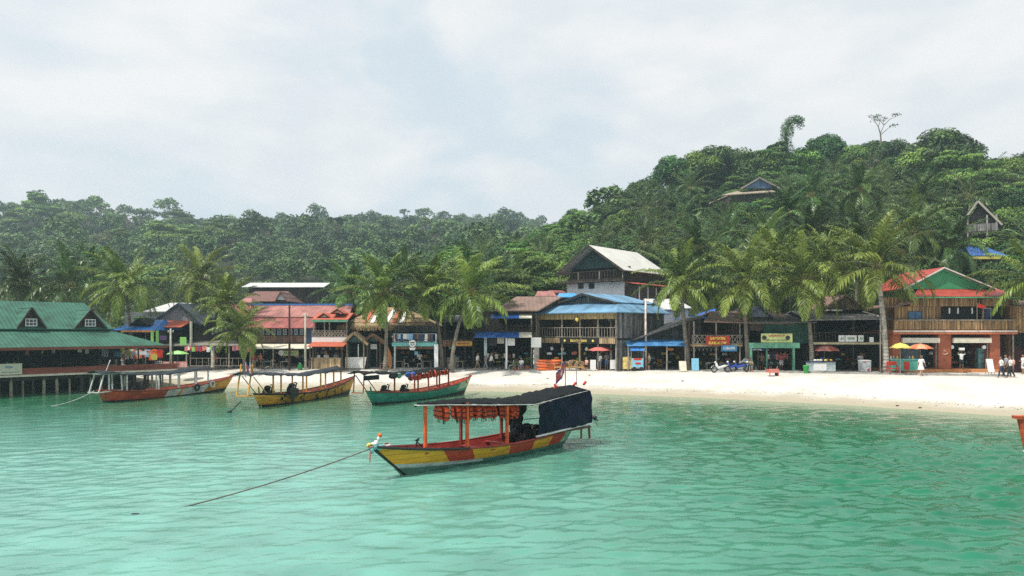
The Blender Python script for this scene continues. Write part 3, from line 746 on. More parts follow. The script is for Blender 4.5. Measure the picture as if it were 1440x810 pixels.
# ---- left valley: near trees one by one
for (x, y) in scatter(-95, -2, 84, 150, 6.4, pr):
    u, vtop = px_of(x, y, gz(x, y) + 6)
    if u < -30 or u > 800 or (u > 700 and y < 100): continue
    if u < 640 and y < 88 and pr.random() < .5: continue
    if pr.random() < .12: continue
    pal = (y < 112 and pr.random() < .75) or (u > 430 and pr.random() < .5)
    top = gz(x, y) + (9 if pal else 6.5)
    if blocked(x, y, top, 4.2): continue
    where = 'behind the green roofed restaurant' if u < 230 else ('behind the red roofed buildings' if u < 480 else 'behind the thatched roof and the middle shops')
    if pal: hill_palm(pr.randrange(3), x, y, pr.uniform(.8, 1.0), pr.uniform(0, 6.28), 'coconut palm in the grove ' + where, 'coconut palms ' + where, pr.uniform(.62, .85)); NP += 1
    else:
        kind = pr.choice(['olive', 'mid', 'mid', 'olive', 'dark'])
        plant_tree(kind, pr.randrange(3), x, y, pr.uniform(.65, .95), pr.uniform(0, 6.28), WORDS[kind] + ' ' + where, '%s %s' % (WORDS[kind].split(' tree')[0] + ' trees', where)); NT += 1
# ridge trees of the far hill
for i in range(62):
    u = -20 + i * 13.2 + pr.uniform(-6, 6); Y = float(np.interp(u, [0, 130, 300, 480, 740], [420, 440, 480, 560, 640])) + pr.uniform(-14, 6); g = gp(u, Y)
    kind = 'tall' if (u > 330 or pr.random() < .4) else pr.choice(['dark', 'mid', 'brown'])
    s = pr.uniform(.7, 1.15) * (1.0 if kind == 'tall' else 1.25)
    part_ = 'left third' if u < 260 else ('middle' if u < 520 else 'right end')
    plant_tree(kind, pr.randrange(3), g.x, Y, s, pr.uniform(0, 6.28), '%s on the skyline, %s of the far hazy hill' % (WORDS[kind].replace(' with a pale trunk', ''), part_), '%s on the %s of the far skyline' % (WORDS[kind].split(' tree')[0] + ' trees', part_)); NT += 1

for i in range(46):      # emergent trees standing out of the far wood
    u = 5 + i * 16.3 + pr.uniform(-7, 7); Y = pr.uniform(230, float(np.interp(u, [0, 300, 480, 740], [390, 440, 520, 600]))); g = gp(u, Y); kind = pr.choice(['tall', 'tall', 'olive', 'brown', 'mid'])
    part_ = 'left third' if u < 260 else ('middle' if u < 520 else 'right end')
    plant_tree(kind, pr.randrange(3), g.x, Y, pr.uniform(.9, 1.3) * (1.1 if kind == 'tall' else 1.7), pr.uniform(0, 6.28), '%s rising out of the far wood, %s' % (WORDS[kind].replace(' with a pale trunk', ''), part_), '%s in the far wood, %s' % (WORDS[kind].split(' tree')[0] + ' trees', part_))

# ---- the far wood on the left-hand hill: one mass
def far_wood():
    hills = HLY
    rs = np.random.RandomState(9); r2 = random.Random(8); Qs = []; Ts = []
    base = []
    for k in range(7):
        h = rs.uniform(8, 11); w = rs.uniform(3.6, 5.0); cl = []
        for i in range(15):
            u = unit(rs.normal(size=3)); u[2] = abs(u[2])
            c = np.array([0, 0, h * .62]) + u * np.array([w * .72, w * .72, h * .3]) * rs.uniform(.7, 1.05); r = rs.uniform(.8, 1.2) * w * .32
            cl.append((c, (r, r, r * .75), rs.normal(0, .15)))
        base.append(crown_quads(rs, cl, 20, 1.15, tonevar=.25))
    for (x, y) in scatter(-420, 110, 148, 660, 8.6, r2):
        if y > np.interp(x, HLX, HLY) + 12: continue
        u, v = px_of(x, y, gz(x, y) + 8)
        if u < -40 or u > 870: continue
        Q, T_ = base[r2.randrange(7)]
        a = r2.uniform(0, 6.28); s = r2.uniform(.65, 1.25) * (1.6 if r2.random() < .12 else 1) * (.8 if y < 220 else 1); c_, s_ = math.cos(a) * s, math.sin(a) * s
        q = np.empty_like(Q); q[..., 0] = Q[..., 0] * c_ - Q[..., 1] * s_ + x; q[..., 1] = Q[..., 0] * s_ + Q[..., 1] * c_ + y; q[..., 2] = Q[..., 2] * s + gz(x, y) - .3
        Qs.append(q); Ts.append(np.clip(T_ + r2.gauss(0, .24) + .12 * math.sin(x * .03) * math.sin(y * .025 + 1), 0, 1))
    Qs = np.concatenate(Qs); Ts = np.concatenate(Ts)
    o = obj('far_forest', quads_mesh('far_forest', Qs, Ts, [m_farleaf]))
    tag(o, 'hazy far forest covering the left-hand hill', 'forest', kind='stuff')
    return len(Qs)
m_farleaf = leaf_mat('far forest leaf', (.012, .048, .012), (.13, .23, .055), trans=.08, rv=0)
nfar = far_wood()
print('trees', NT, 'palms', NP, 'far quads', nfar)

# ---- low growth that covers the slopes under the trees
def undergrowth():
    rs = np.random.RandomState(19); r2 = random.Random(18); Qs, Ts = [], []
    base = [crown_quads(rs, [(rs.normal(0, .5, 3) * np.array([1, 1, .3]) + np.array([0, 0, .5]), (1.1, 1.1, .9), rs.normal(0, .2)) for i in range(3)], 13, .55) for k in range(6)]
    for (x, y) in scatter(-95, 160, 82, 185, 2.5, r2):
        if Hg(x, y) < 1.5 and y < 84: continue
        u = 720 + x / y * FPX
        if u < -60 or u > 1500: continue
        if any(a < x < b and c < y < d for a, b, c, d in HOUSES): continue
        Q, T_ = base[r2.randrange(6)]; a = r2.uniform(0, 6.28); s = r2.uniform(.7, 1.5); c_, s_ = math.cos(a) * s, math.sin(a) * s
        q = np.empty_like(Q); q[..., 0] = Q[..., 0] * c_ - Q[..., 1] * s_ + x; q[..., 1] = Q[..., 0] * s_ + Q[..., 1] * c_ + y; q[..., 2] = Q[..., 2] * s + gz(x, y) - .1
        Qs.append(q); Ts.append(np.clip(T_ + r2.gauss(0, .2) - .05, 0, 1))
    o = obj('undergrowth', quads_mesh('undergrowth', np.concatenate(Qs), np.concatenate(Ts), [m_under])); tag(o, 'tangled low bushes covering the hillsides under the trees', 'undergrowth', kind='stuff')
m_under = leaf_mat('undergrowth leaf', (.014, .036, .010), (.085, .14, .032), trans=.08, rv=0)
undergrowth()
# ------------------------------------------------------------------ buildings
G = 1.3
W = lambda name, col, **k: mat(name, col, **k)
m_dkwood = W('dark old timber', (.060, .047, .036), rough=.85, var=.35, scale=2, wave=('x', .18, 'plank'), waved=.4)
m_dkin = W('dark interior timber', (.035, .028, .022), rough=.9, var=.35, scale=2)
m_grywood = W('grey weathered boards', (.20, .195, .185), rough=.9, var=.45, scale=1.4, streak=(1.5, 1.5, .35), wave=('x', .22, 'plank'), waved=.45)
m_brnwood = W('brown boards', (.20, .105, .055), rough=.8, var=.35, scale=2, streak=(2, 2, .4), wave=('x', .17, 'plank'), waved=.4)
m_tanwood = W('tan boards', (.42, .30, .17), rough=.8, var=.3, scale=2, streak=(2, 2, .4), wave=('x', .20, 'plank'), waved=.35)
m_bamboo = W('bamboo cladding', (.33, .20, .09), rough=.75, var=.4, scale=3, streak=(3, 3, .3), wave=('x', .12, 'plank'), waved=.5)
m_pole = W('grey timber pole', (.33, .29, .24), rough=.85, var=.3, scale=3)
m_concrete = W('worn concrete', (.40, .38, .35), rough=.9, var=.2, scale=1.5)
m_white = W('white painted wall', (.82, .84, .86), rough=.8, var=.12, scale=.8, streak=(1, 1, .4))
m_cream = W('cream canvas', (.72, .67, .54), rough=.85, var=.12)
m_greenroof = W('green roof tiles', (.038, .135, .092), rough=.75, var=.26, scale=.8, wave=('x', .30, 'corr'), waved=.28, bump=.5)
m_redtrim = W('red brown trim', (.20, .055, .035), rough=.7, var=.2)
m_redroof = W('faded red roofing', (.34, .10, .085), rough=.7, var=.32, scale=.9, streak=(1, .3, 1), wave=('x', .45, 'corr'), waved=.16, bump=.4)
m_redroof2 = W('sun bleached red roofing', (.40, .17, .145), rough=.7, var=.28, scale=.9, streak=(1, .3, 1), wave=('x', .45, 'corr'), waved=.14, bump=.4)
m_orawning = W('orange red awning', (.50, .12, .065), rough=.75, var=.15)
m_blueroof = W('light blue roofing', (.16, .33, .50), rough=.6, var=.35, scale=.7, streak=(1, .35, 1), wave=('x', .4, 'corr'), waved=.16, bump=.4)
m_blueroof_y = W('light blue roofing across', (.16, .33, .50), rough=.6, var=.35, scale=.7, streak=(.35, 1, 1), wave=('y', .4, 'corr'), waved=.16, bump=.4)
m_bluetarp = W('blue tarpaulin', (.03, .14, .50), rough=.45, var=.25, scale=1.2, bump=.4)
m_navy = W('navy tarpaulin', (.012, .022, .055), rough=.42, var=.35, scale=1.2, bump=.6, bscale=2.5)
m_whiteroof = W('pale metal roofing', (.68, .66, .60), rough=.45, var=.08, scale=.6, wave=('y', .4, 'corr'), waved=.1, bump=.3)
m_whiteroofx = W('pale metal roofing sheet', (.62, .62, .60), rough=.45, var=.10, scale=.6, wave=('x', .4, 'corr'), waved=.1, bump=.3)
m_brownroof = W('brown roof sheets', (.25, .16, .125), rough=.7, var=.25, scale=.7, streak=(1, .4, 1), wave=('x', .4, 'corr'), waved=.2, bump=.4)
m_greyroof = W('dark grey roofing', (.09, .09, .09), rough=.7, var=.3, scale=.8, wave=('x', .4, 'corr'), waved=.2)
m_thatch = W('palm thatch', (.36, .26, .14), rough=.95, var=.5, scale=3, streak=(6, 1, 1), bump=1.0, bscale=9, col2=(.10, .07, .04))
m_greypanel = W('grey corrugated panel', (.30, .31, .33), rough=.6, var=.15, scale=.6, wave=('x', .28, 'corr'), waved=.35, bump=.4)
m_orwall = W('terracotta plaster', (.40, .115, .055), rough=.8, var=.15, scale=1)
m_orlt = W('orange painted ledge', (.62, .25, .09), rough=.75, var=.12)
m_grnwall = W('green painted gable', (.06, .34, .15), rough=.7, var=.1, scale=.6, streak=(1, 1, .3))
m_redtile = W('red roof tiles', (.50, .075, .055), rough=.5, var=.2, scale=2, wave=('x', .27, 'corr'), waved=.45, bump=.7)
m_teal = W('teal paint', (.18, .50, .48), rough=.6, var=.15)
m_tealdk = W('dark teal boards', (.035, .085, .085), rough=.7, var=.3, wave=('x', .2, 'plank'))
m_shopgreen = W('shop green paint', (.12, .33, .22), rough=.65, var=.2)
m_grncloth = W('dark green netting', (.02, .09, .06), rough=.8, var=.3)
m_glass = W('dark window glass', (.02, .03, .035), rough=.08, var=.2, spec=.6)
m_glassw = W('pale curtain window', (.42, .50, .58), rough=.25, var=.3, scale=3)
m_black = W('black board', (.012, .012, .012), rough=.6, var=.2)
m_signw = W('white board', (.80, .80, .78), rough=.6, var=.05)
m_signy = W('yellow board', (.68, .60, .12), rough=.6, var=.1)
m_signyl = W('pale yellow green board', (.58, .62, .25), rough=.6, var=.15, scale=3)
m_signo = W('orange board', (.72, .36, .06), rough=.6, var=.1)
m_signr = W('red board', (.38, .03, .015), rough=.6, var=.2)
m_signb = W('blue board', (.05, .22, .42), rough=.5, var=.3, scale=4)
m_signlb = W('sky blue board', (.25, .58, .78), rough=.5, var=.1)
m_txw = W('white lettering', (.82, .82, .80), rough=.6, var=.02)
m_txy = W('yellow lettering', (.85, .68, .12), rough=.6, var=.02)
m_txr = W('red lettering', (.45, .06, .03), rough=.6, var=.02)
m_txg = W('green lettering', (.10, .30, .12), rough=.6, var=.02)
m_txb = W('blue lettering', (.08, .25, .45), rough=.6, var=.02)
m_txk = W('dark lettering', (.03, .03, .03), rough=.6, var=.02)
m_red = W('red paint', (.55, .035, .02), rough=.55, var=.15)
m_orange = W('orange plastic', (.80, .16, .03), rough=.55, var=.15)
m_rope = W('grey rope', (.16, .15, .13), rough=.9, var=.3)
m_cable = W('black cable', (.02, .02, .02), rough=.7, var=.1)
m_lgreen = W('lime green cloth', (.28, .60, .16), rough=.75, var=.1)
m_purple = W('violet cloth', (.19, .10, .24), rough=.8, var=.2)
m_bluecl = W('light blue cloth', (.30, .50, .68), rough=.8, var=.15)
m_pink = W('salmon cloth', (.72, .25, .20), rough=.75, var=.12)
m_yelcl = W('yellow cloth', (.72, .60, .14), rough=.75, var=.12)
m_basket = W('woven cane', (.45, .27, .11), rough=.8, var=.4, scale=6)
m_steel = W('dull steel', (.42, .43, .44), rough=.4, var=.15, metal=.7)
m_rubber = W('black rubber', (.018, .018, .018), rough=.7, var=.2)
m_lamp = W('round paper lantern', (.72, .74, .50), rough=.6, var=.05)
m_bark2 = W('rough trunk post', (.30, .24, .17), rough=.9, var=.4, scale=4)

def text_mesh(txt, width, height, mat_, depth=.012, name='lettering'):
    cu = bpy.data.curves.new(name, 'FONT'); cu.body = txt; cu.align_x = 'CENTER'; cu.align_y = 'CENTER'; cu.size = 1; cu.extrude = .004; cu.offset = .012
    t = bpy.data.objects.new(name, cu); COL.objects.link(t)
    dg = bpy.context.evaluated_depsgraph_get(); me = bpy.data.meshes.new_from_object(t.evaluated_get(dg))
    bpy.data.objects.remove(t); bpy.data.curves.remove(cu)
    co = np.zeros(len(me.vertices) * 3); me.vertices.foreach_get('co', co); co = co.reshape(-1, 3)
    lo, hi = co.min(0), co.max(0); c = (lo + hi) / 2; sz = hi - lo
    out = np.stack([(co[:, 0] - c[0]) / sz[0] * width, -(co[:, 2] - c[2]) * 1.0, (co[:, 1] - c[1]) / sz[1] * height], -1)
    me.vertices.foreach_set('co', out.astype(np.float32).ravel()); me.materials.clear(); me.materials.append(mat_); me.update()
    return me
def letter(parent, txt, lc, width, height, mat_, rz=0):
    o = obj('lettering', text_mesh(txt, width, height, mat_), parent)
    o.location = lc; o.rotation_euler = (0, 0, rz); return o

class Bld:
    """a building: empty at its base, local x along the facade, y away from the sea"""
    def __init__(s, name, px, Y, label, cat, rz=0.0, z=G, group=None):
        s.O = Vector(((px - 720) / FPX * Y, Y, z)); s.rz = rz
        s.r = root(name, s.O, rz, label, cat, group)
        s.T = Matrix.Translation(s.O) @ Matrix.Rotation(rz, 4, 'Z')
    def mb(s): return MB(s.T)
    def X(s, px, d=0.0):
        k = (px - 720) / FPX; c, n = math.cos(s.rz), math.sin(s.rz)
        return (k * (s.O.y + d * c) - s.O.x + d * n) / (c - k * n)
    def Z(s, py, px=None, d=0.0, x=None):
        if x is None: x = s.X(px, d) if px is not None else 0
        Y = s.O.y + x * math.sin(s.rz) + d * math.cos(s.rz)
        return EYE - (py - 465) / FPX * Y - s.O.z
    def part(s, name, mb, mats, parent=None, label=None, **k):
        o = mb.build(name, mats, s.r, **k)
        if parent is not None: o.parent = parent
        if label: o['label'] = label
        return o
    def shell(s, x0, x1, z0, z1, dep, mwall, y0=0.3, th=.15, name='wall', floor=True, mats2=None):
        """back and side walls with floor and ceiling; the sea side stays open"""
        mb = s.mb()
        mb.box(x0, x0+th, y0, dep, z0, z1); mb.box(x1-th, x1, y0, dep, z0, z1); mb.box(x0+th, x1-th, dep-th, dep, z0, z1)
        s.part(name, mb, mwall)
        if floor:
            f = s.mb(); f.box(x0+.02, x1-.02, y0-.1, dep-.02, z0-.35, z0+.02); s.part('floor', f, m_concrete if z0 < 1 else m_dkin)
    def sign(s, px0, px1, py0, py1, d, m, lines=(), name='sign', label=None, th=.05, part=True):
        x0, x1, z0, z1 = s.X(px0, d), s.X(px1, d), s.Z(py1, px0, d), s.Z(py0, px0, d)
        mb = s.mb(); mb.box(x0, x1, d-th, d, z0, z1); o = s.part(name, mb, m, label=label)
        n = len(lines)
        for i, (t, mt, wf, hf) in enumerate(lines):
            h = (z1 - z0) / n; zc = z1 - h * (i + .5)
            letter(o, t, ((x0+x1)/2, d-th-.012, zc), (x1-x0) * wf, h * hf, mt)
        return o
    def rail(s, x0, x1, z0, z1, d, m, n=10, w=.05, style='v', name='railing'):
        mb = s.mb(); mb.box(x0, x1, d-w/2, d+w/2, z1-w, z1); mb.box(x0, x1, d-w/2, d+w/2, z0+.05, z0+.05+w)
        for i in range(n + 1):
            x = x0 + (x1 - x0) * i / n
            if style == 'v': mb.box(x-w*.35, x+w*.35, d-w*.3, d+w*.3, z0+.05+w, z1-w)
            elif i < n:
                x2 = x0 + (x1 - x0) * (i + 1) / n
                mb.bar((x, d-.013, z0+.08), (x2, d-.013, z1-.04), w*.8); mb.bar((x, d+.013, z1-.04), (x2, d+.013, z0+.08), w*.8)
                mb.box(x-w*.4, x+w*.4, d-w*.2, d+w*.2, z0+.1, z1-w)
        return s.part(name, mb, m)
    def posts(s, xs, z0, z1, d, m, w=.14, name='post'):
        for x in xs:
            mb = s.mb(); mb.tube([(x, d, z0), (x + .02, d, (z0+z1)/2), (x, d, z1)], w/2, 6); s.part(name, mb, m)
    def gable_front(s, x0, x1, zb, xa, za, y0, y1, m, th=.1, name='roof', over=.4, mfill=None, yf=None, trim=None, tw=.18):
        """roof with its ridge running back from the gable; mfill closes the triangle"""
        mb = s.mb()
        mb.slab([(x0, y0, zb), (xa, y0, za), (xa, y1, za), (x0, y1, zb)], th)
        mb.slab([(xa, y0, za+.003), (x1, y0, zb), (x1, y1, zb), (xa, y1, za+.003)], th)
        r = s.part(name, mb, m)
        if trim:
            t = s.mb(); t.bar((x0, y0-.04, zb-tw/2), (xa, y0-.04, za-tw/2), .06, tw); t.bar((xa+.001, y0-.043, za-tw/2), (x1, y0-.043, zb-tw/2), .06, tw); s.part('bargeboard', t, trim)
        if mfill:
            yf = y0 + .35 if yf is None else yf
            f = s.mb(); f.slab([(x0+.25, yf, zb-.12+.25*(za-zb)/max(.1, xa-x0)), (x1-.25, yf, zb-.12+.25*(za-zb)/max(.1, x1-xa)), (xa, yf, za-.14)], .08); s.part('gable', f, mfill)
        return r
    def hip(s, x0, x1, y0, y1, zb, xr0, xr1, yr, zr, m, th=.1, name='roof'):
        mb = s.mb()
        mb.slab([(x0, y0, zb), (x1, y0, zb), (xr1, yr, zr), (xr0, yr, zr)], th)
        mb.slab([(x1, y1, zb), (x0, y1, zb), (xr0, yr, zr-.002), (xr1, yr, zr-.002)], th)
        mb.slab([(x0, y1, zb), (x0, y0, zb), (xr0, yr, zr-.004)], th)
        mb.slab([(x1, y0, zb), (x1, y1, zb), (xr1, yr, zr-.004)], th)
        return s.part(name, mb, m)
    def win(s, x0, x1, z0, z1, d, mg=None, mf=None, nx=2, nz=2, fw=.06):
        f = s.mb(); mf = mf or m_signw
        f.box(x0, x1, d-.05, d, z0, z0+fw); f.box(x0, x1, d-.05, d, z1-fw, z1); f.box(x0, x0+fw, d-.05, d, z0+fw, z1-fw); f.box(x1-fw, x1, d-.05, d, z0+fw, z1-fw)
        for i in range(1, nx): x = x0 + (x1-x0)*i/nx; f.box(x-fw*.3, x+fw*.3, d-.045, d, z0+fw, z1-fw)
        for i in range(1, nz): z = z0 + (z1-z0)*i/nz; f.box(x0+fw, x1-fw, d-.04, d, z-fw*.3, z+fw*.3)
        o = s.part('window', f, mf); g = s.mb(); g.box(x0+.01, x1-.01, d-.02, d+.01, z0+.01, z1-.01); s.part('pane', g, mg or m_glass, parent=o)
        return o
    def awning(s, x0, x1, y0, y1, z0, z1, m, th=.05, name='awning', fringe=0):
        mb = s.mb(); mb.slab([(x0, y0, z0), (x1, y0, z0), (x1, y1, z1), (x0, y1, z1)], th)
        if fringe: mb.box(x0, x1, y0-.012, y0+.012, z0-fringe, z0-.06)
        return s.part(name, mb, m)
    def box(s, name, x0, x1, y0, y1, z0, z1, m, label=None):
        mb = s.mb(); mb.box(x0, x1, y0, y1, z0, z1); return s.part(name, mb, m, label=label)

# ---- A. green roofed restaurant on piles
def pier_restaurant():
    px0, Y0 = 0, 55.0; x0 = (px0 - 720) / FPX * Y0; rz = math.atan2(10.0, 8.8)
    b = Bld('pier_restaurant', px0, Y0, 'long green roofed restaurant on dark piles over the water at the left edge', 'restaurant', rz, z=0)
    L0, L1 = -11.0, 13.2                      # along the sea side
    dz = 1.42
    mb = b.mb(); mb.box(L0, L1, 0, 12, dz, dz+.14); b.part('deck', mb, m_concrete)
    mb = b.mb(); mb.box(L0, L1, -.06, -.002, dz-.02, dz+.13); b.part('deck_edge', mb, m_cream)
    mb = b.mb(); mb.box(L0, L1, .35, .6, dz-.32, dz-.003); mb.box(L0, L1, 4, 4.3, dz-.32, dz-.003); mb.box(L0, L1, 8, 8.3, dz-.32, dz-.003); b.part('beam', mb, m_dkwood)
    r = random.Random(3)
    for row, d in enumerate((.45, 2.6, 5.2)):
        n = 30 if row == 0 else 20
        for i in range(n):
            x = L0 + .3 + (L1 - L0 - .6) * i / (n - 1.0) + r.uniform(-.15, .15); w = r.uniform(.07, .12)
            m = MB(b.T); m.tube([(x + r.uniform(-.1, .1), d, -2.2), (x, d, dz-.02)], w, 7)
            b.part('pile', m, m_pilel if (row == 0 and r.random() < .6) else m_piled)
    mb = b.mb(); mb.box(L0, L1, 8.9, 9.1, -1, dz-.33); b.part('quay_wall', mb, m_piled)
    # red board fence along the edge
    mb = b.mb(); mb.box(L0, L1, .02, .10, dz+.14, dz+.62); b.part('parapet', mb, m_redfence)
    zE, zT = EYE - 21.5*60/FPX, 4.93                    # lower eave and top of the lower roof
    ov = 1.3; xe = b.X(236, -ov); xt = b.X(155, 2.2)
    mb = b.mb()
    mb.slab([(L0, -ov, zE), (xe, -ov, zE), (xt, 2.2, zT), (L0, 2.2, zT)], .10)
    mb.slab([(xe, -ov, zE-.002), (xe, 13, zE-.002), (xt, 11, zT-.002), (xt, 2.2, zT-.002)], .10)
    b.part('lower_roof', mb, m_greenroof)
    mb = b.mb(); mb.box(L0, xe, -ov-.05, -ov-.003, zE-.22, zE-.02); mb.box(xe+.003, xe+.05, -ov, 13, zE-.22, zE-.02); b.part('fascia', mb, m_redtrim)
    mb = b.mb(); mb.box(L0, xt, 2.3, 2.4, zT-.1, zT+.16); b.part('roof_band', mb, m_redtrim)
    zu = zT + .12; xr = b.X(118, 6.4); zr = EYE + 39 * (Y0 + 6.4*math.cos(rz) + xr*math.sin(rz)) / FPX; xu = b.X(160, 2.0)
    mb = b.mb()
    mb.slab([(L0, 1.9, zu), (xu, 1.9, zu), (xr, 6.4, zr), (L0, 6.4, zr)], .10)
    mb.slab([(xu, 1.9, zu-.002), (xu, 11, zu-.002), (xr, 6.4, zr-.002)], .10)
    mb.slab([(xu, 11, zu-.004), (L0, 11, zu-.004), (L0, 6.4, zr-.004), (xr, 6.4, zr-.004)], .10)
    b.part('upper_roof', mb, m_greenroof)
    sl = (zr - zu) / 4.5
    for pa, py_, wpx in ((44, 432, 20), (127, 435, 22)):
        yd = 2.1; xa = b.X(pa, yd); za = b.Z(py_, None, yd, x=xa); zb = zu + .08; hw = (b.X(pa+wpx, yd) - xa)
        yb = lambda z: 1.9 + (z - zu) / sl
        m = b.mb()
        m.slab([(xa-hw, yd-.15, zb), (xa, yd-.15, za), (xa, yb(za)+.1, za), (xa-hw, yb(zb)+.1, zb)], .08)
        m.slab([(xa, yd-.15, za+.002), (xa+hw, yd-.15, zb), (xa+hw, yb(zb)+.1, zb), (xa, yb(za)+.1, za+.002)], .08)
        dm = b.part('dormer', m, m_greenroof)
        m = b.mb(); m.slab([(xa-hw+.15, yd+.1, zb-.05), (xa+hw-.15, yd+.1, zb-.05), (xa, yd+.1, za-.12)], .06); b.part('gable', m, m_redbrown_dk, parent=dm)
        m = b.mb(); m.bar((xa-hw, yd-.2, zb-.06), (xa, yd-.2, za-.06), .05, .14); m.bar((xa, yd-.202, za-.06), (xa+hw, yd-.202, zb-.06), .05, .14); b.part('bargeboard', m, m_redbrown_dk, parent=dm)
        w = b.win(xa-.42, xa+.40, zb+.12, zb+.72, yd-.0, nx=3, nz=2, fw=.055); w.parent = dm
    for i, x in enumerate(np.linspace(L0+.5, L1-.3, 9)): b.posts([x], dz+.14, zE+.1, .25, m_dkin, .14)
    for i, x in enumerate(np.linspace(L0+.5, L1-.3, 6)): b.posts([x], dz+.14, zE+.6, 6.5, m_dkin, .16)
    mb = b.mb(); mb.box(L0, L0+.1, 4, 8, dz+.14, zT); mb.box(L0+.11, 11.5, 7.9, 8.0, dz+.14, zT); b.part('back_wall', mb, m_dkin)
    # clutter under the eave
    r = random.Random(12)
    for i in range(16):
        x = -5.5 + i * 1.12 + r.uniform(-.3, .3); d = r.uniform(.8, 5)
        m = b.mb(); L_ = r.uniform(.25, .55); w = r.uniform(.15, .4); z = zE - .1
        m.box(x-.005, x+.005, d-.004, d+.004, z-.12, zE+.3); m.add([(x-w/2, d, z-.12), (x+w/2, d+.02, z-.14), (x+w/2*.8, d+.05, z-.12-L_), (x-w/2*.9, d+.03, z-.1-L_)], [(0,1,2,3)])
        c = m.build('hanging_decoration', r.choice([m_signw, m_signw, m_cream, m_bluecl, m_yelcl, m_pink, m_signlb]))
        tag(c, None, 'decoration', 'cloth strips hanging under the green roof'); c['label'] = 'small pale cloth strip hanging under the eave of the green roof'
    for i in range(7):
        x = -4.6 + i * 2.35; d = 1.6 + (i % 2) * 1.3; p = b.T @ Vector((x, d, dz+.14))
        t = root('dining_table', p, rz, 'dark dining table behind the red fence of the pier restaurant', 'table', 'tables on the restaurant deck')
        m = MB(b.T); m.box(x-.6, x+.6, d-.38, d+.38, dz+.14+.71, dz+.14+.75); m.build('tabletop', m_tbl, t)
        for sx_ in (-.52, .52):
            for sy_ in (-.3, .3): m = MB(b.T); m.box(x+sx_-.03, x+sx_+.03, d+sy_-.03, d+sy_+.03, dz+.14, dz+.849); m.build('leg', m_tbl, t)
        for k, dx in enumerate((-1.0, 1.0)):
            chair(b.T @ Vector((x+dx, d, dz+.14)), rz + (R(-90) if dx < 0 else R(90)), m_tbl if (i+k) % 3 else m_cream, 'dining chair drawn up to a table on the pier deck', 'chairs on the restaurant deck')
    # the pale board hung on the fence
    s = tag(bpy.data.objects.new('notice_board', None), 'cream board with faint blue writing on the red fence at the left edge', 'sign'); COL.objects.link(s)
    s.location = b.T @ Vector((b.X(12), -.08, dz+.1)); s.rotation_euler = (0, 0, rz)
    xa, xb = b.X(-20, -.12), b.X(31, -.12)
    m = b.mb(); m.box(xa, xb, -.14, -.09, b.Z(527, 10, -.1), b.Z(511.5, 10, -.1)); m.build('board', m_signcream, s)
    l = letter(s, 'PIER', (0, 0, 0), (xb-xa)*.22, .17, m_txb); l.location = local_inv(s) @ (b.T @ Vector((b.X(12.5, -.12), -.155, b.Z(516.5, 10, -.1))))
    l = letter(s, 'BAR  RESTAURANT', (0, 0, 0), (xb-xa)*.72, .07, m_txg); l.location = local_inv(s) @ (b.T @ Vector(((xa+xb)/2+.2, -.155, b.Z(523.5, 10, -.1))))
    return b
m_pilel = W('barnacled pale pile', (.30, .28, .20), rough=.9, var=.4, scale=3, streak=(1, 1, .3))
m_piled = W('dark wet pile', (.05, .045, .035), rough=.9, var=.4, scale=3)
m_redfence = W('red stained boards', (.27, .075, .05), rough=.75, var=.25, scale=1.2, streak=(.3, 1, 3))
m_redbrown_dk = W('dark red brown boards', (.055, .022, .018), rough=.8, var=.25)
m_tbl = W('dark varnished table', (.05, .035, .025), rough=.5, var=.2)
m_signcream = W('cream board', (.66, .64, .50), rough=.6, var=.06)

CHAIRS = {}
def chair(p, rz, m, label, group, name='chair'):
    """plain chair facing local -y"""
    if m.name not in CHAIRS:
        t = root(name, p, rz, label, 'chair', group)
        M_ = Matrix.Translation(p) @ Matrix.Rotation(rz, 4, 'Z')
        q = MB(M_); q.box(-.21, .21, -.21, .21, .43, .47); q.build('seat', m, t)
        q = MB(M_); q.box(-.20, .20, .19, .215, .62, .90); q.build('backrest', m, t)
        for sx_ in (-.18, .18):
            q = MB(M_); q.bar((sx_, -.19, 0), (sx_, -.17, .429), .035); q.build('leg', m, t)
            q = MB(M_); q.bar((sx_, .24, 0), (sx_, .185, .429), .035); q.bar((sx_, .185, .43), (sx_, .235, .9), .03); q.build('leg', m, t)
        CHAIRS[m.name] = t; return t
    t = copy_tree(CHAIRS[m.name]); t.location = p; t.rotation_euler = (0, 0, rz); t['label'] = label; t['group'] = group
    return t
pier_restaurant()

